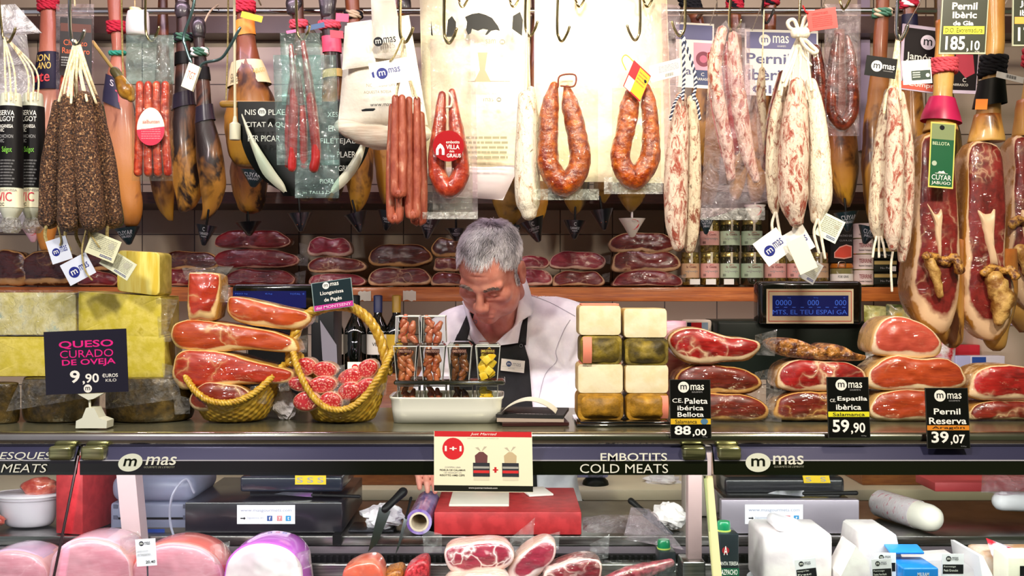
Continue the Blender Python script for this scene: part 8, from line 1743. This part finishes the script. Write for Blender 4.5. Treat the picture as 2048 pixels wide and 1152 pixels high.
carton('second carton with green cap half hidden in film behind the steel post', 1318, 1352, 1088, 2.26, False, 2)
FC = mottled('fresh_cheese', 'dcd2d2', 'ece6e2', 20, rough=.5, bump=.25, bscale=50, coat=.15)
t = thing('fresh_cheese', 'large square block of fresh white cheese with film on top', 'cheese', (X(1595, 2.18), 2.24, DK_)); part('block', box(X(1527, 2.18), X(1666, 2.18), 2.18, 2.33, DK_ + .06, Z(1068, 2.18), FC, .010, 3), t); part('tray', lathe((X(1597, 2.18), 2.26, DK_), [(.078, 0), (.088, .05), (.092, .062), (.086, .06)], plain('e8e8ee', .3), 36), t)
part('wrap_fold', rot_about(box(X(1548, 2.2), X(1612, 2.2), 2.19, 2.28, Z(1068, 2.2), Z(1044, 2.2), plain('f4f0f4', .3, coat=.5), .012, 4), P(1580, 1060, 2.2), 'Y', 14), t)
t = thing('fresh_cheese', 'tapered block of fresh white cheese behind two small price cards', 'cheese', (X(1762, 2.2), 2.25, DK_)); part('block', prism([(1722, 1068), (1728, 1064), (1784, 1064), (1792, 1070), (1812, 1150), (1820, 1210), (1700, 1210)], 2.2, 2.32, FC), t, smooth=False)
t = thing('cheese_wedge', 'wedge of white ridged cheese leaning before the tapered block', 'cheese', (X(1710, 2.14), 2.16, DK_)); part('wedge', prism([(1682, 1152), (1712, 1092), (1738, 1124), (1744, 1180), (1740, 1250), (1690, 1250), (1682, 1190)], 2.13, 2.22, FC), t, smooth=False)
t = thing('milk_carton', 'blue carton of spread with small white lettering, low in the case', 'carton', (X(1842, 2.1), 2.14, DK_)); part('carton', box(X(1806, 2.1), X(1878, 2.1), 2.1, 2.19, DK_, Z(1136, 2.1), plain('1478c8', .35, coat=.3), .004), t); f = pframe(1806, 1136, 1878, 1166, 2.0992); part('lettering', f.text('MILRAM', .4, .3, .72, .55, WHITE, .02), t, smooth=False); part('flap', rot_about(box(X(1802, 2.1), X(1872, 2.1), 2.16, 2.2, Z(1136, 2.1), Z(1131, 2.1), plain('2a8ad4', .35), .002), P(1840, 1134, 2.1), 'X', 12), t)
t = thing('cheese_pack', 'long white cheese wedge lying beside the blue carton', 'cheese', (X(1935, 2.16), 2.2, DK_)); part('wedge', prism([(1820, 1124), (1920, 1118), (1990, 1172), (1990, 1230), (1830, 1230)], 2.2, 2.28, FC), t, smooth=False)
t = thing('cheese_pack', 'cheese pack with red and silver wrapper in a white tray at the photo edge', 'cheese', (X(2010, 2.18), 2.22, DK_)); part('cheese', box(X(1974, 2.18), X(2100, 2.18), 2.2, 2.28, DK_, Z(1105, 2.2), mottled('orange_cheese', 'ecdccc', 'd8a070', 20, rough=.5), .008), t); part('wrapper', sheet((P(1972, 1076, 2.2), P(2060, 1108, 2.2), P(2060, 1130, 2.17), P(1986, 1118, 2.17)), mottled('silver_wrap', 'c82838', 'd8d0dc', 22, .45, .55, .2, .5, coat=.8), 16, 8, .006, 40, 1, .006), t, smooth='all'); part('tray', prism([(1958, 1112), (1966, 1112), (1990, 1160), (1990, 1230), (1976, 1230)], 2.16, 2.3, plain('f2f0f2', .4)), t, smooth=False)
t = thing('fresh_cheese', 'cream cheese block with dark label at the photo corner', 'cheese', (X(2050, 2.1), 2.14, DK_)); part('block', box(X(2016, 2.1), X(2090, 2.1), 2.1, 2.17, DK_, Z(1112, 2.1), mottled('cream_block', 'ece4d0', 'f4eedc', 20, rough=.5), .006), t); part('label', pframe(2040, 1132, 2090, 1152, 2.0992).board(INK, .0006), t, smooth=False)
for x0, y0, x1, y1, Y, nm, pr, lab, ti in ((1592, 1118, 1634, 1172, 2.12, ('Formatge de Cabra', 'Fresc'), None, 'white and black cheese card in front of the large fresh block', -7), (1750, 1106, 1792, 1160, 2.13, ('Formatge', 'Fresc'), None, 'rear white cheese card of two overlapping before the tapered block', 0), (1744, 1118, 1784, 1172, 2.10, ('Formatge', 'Fontina Vera Rustic'), None, 'front white cheese card of two overlapping, before the ridged wedge', -3), (1884, 1108, 1928, 1166, 2.12, ('Formatge', 'Petit Granulat'), '8,70', 'white cheese card reading 8,70 beside the blue carton', 0)):
    casecard(lab, x0, y0, x1, y1, Y, nm, pr, ti)
# ---------------------------------------------------------------- far corner behind the cut hams
BZ_ = .837; BYK = 3.4
t = thing('snack_shelf', 'low wooden ledge on the rear counter carrying snack bags and cartons behind the ham piles', 'shelf', (X(1890, 3.45), 3.5, BZ_)); part('board', box(X(1725, 3.36), X(2130, 3.36), 3.36, 3.78, BZ_, Z(742, 3.62), CAB, .004), t); SZ = 740
for k, (x0, y0, x1, y1, c1, c2, lab) in enumerate(((1728, 610, 1790, 738, '8a8a30', 'd8d890', 'olive and cream snack bag standing beside the scale'), (1772, 608, 1850, 738, '4a5a24', 'c8c080', 'green snack bag with dark chips behind the round ham'), (1830, 606, 1900, 738, 'a01820', '3a1014', 'red snack bag behind the round ham'), (1862, 630, 1912, 738, 'c8202c', 'e8e0e0', 'red and white snack bag under the first cut ham'), (1716, 660, 1752, 738, '6a6a60', 'e0d8d0', 'striped snack bag half hidden beside the scale'))):
    a, b = P(x0, y0, 3.5 - .02 * k), P(x1, SZ, 3.5 - .02 * k); solo('snack_bag', lab, 'snack bag', sheet((P(x0, y0, 3.5 - .02 * k), P(x1, y0 + 4, 3.5 - .02 * k), P(x1 - 2, 738, 3.48 - .02 * k), P(x0 + 2, 738, 3.48 - .02 * k)), mottled('bag_print_%d' % k, c1, c2, 16, .44, .56, .3, .5, c3='e0b830' if k < 2 else None, coat=.8), 12, 14, .008, 16, k, .03), group='snack bags on the rear ledge')
for x0, x1, y0, c, lab in ((1912, 1942, 712, 'b8bce0', 'pale lilac carton in front of the snack bags'), (1940, 2010, 712, 'e4e0e8', 'white carton with blue corner print under the second cut ham'), (1900, 1960, 690, 'd02838', 'red carton lying behind the pale ones')):
    Yc = 3.40 if y0 > 700 else 3.5; solo('carton', lab, 'box', pbox(x0, x1, y0, 738, Yc, Yc + .05, plain(c, .5), .002) + (pframe(1944, 714, 1972, 738, Yc - .0006).board(plain('2a50a0', .5), .0003) if x0 == 1940 else MD()), smooth=False)
t = thing('white_bucket', 'big pale bucket with ridged lid at the photo edge, behind the cut hams', 'bucket', P(1990, 738, 3.6)); c = tuple(P(1985, 738, 3.62)); part('bucket', lathe(c, [(.13, 0), (.15, .16), (.155, .165)], plain('d8c8b0', .45), 32), t); part('lid', lathe(c, [(.16, .165), (.162, .185), (.12, .20), (.115, .24), (.05, .245)], mottled('lid_band', 'd8c0d8', 'e8dce8', 12, rough=.4), 32), t)
t = thing('card_terminal', 'small beige terminal with red and white screen, behind the packed hams', 'terminal', P(1395, 690, 2.6)); part('body', box(X(1370, 2.6), X(1424, 2.6), 2.6, 2.66, LZ, Z(640, 2.6), plain('c8bcb0', .4), .006), t); f = pframe(1374, 645, 1416, 668, 2.599); part('screen', f.rect(0, 0, .2, 1, plain('1a1a3a', .3)) + f.rect(.2, 0, .7, 1, plain('b82028', .3)) + f.rect(.7, 0, 1, 1, plain('8aa0b8', .3)), t, smooth=False)
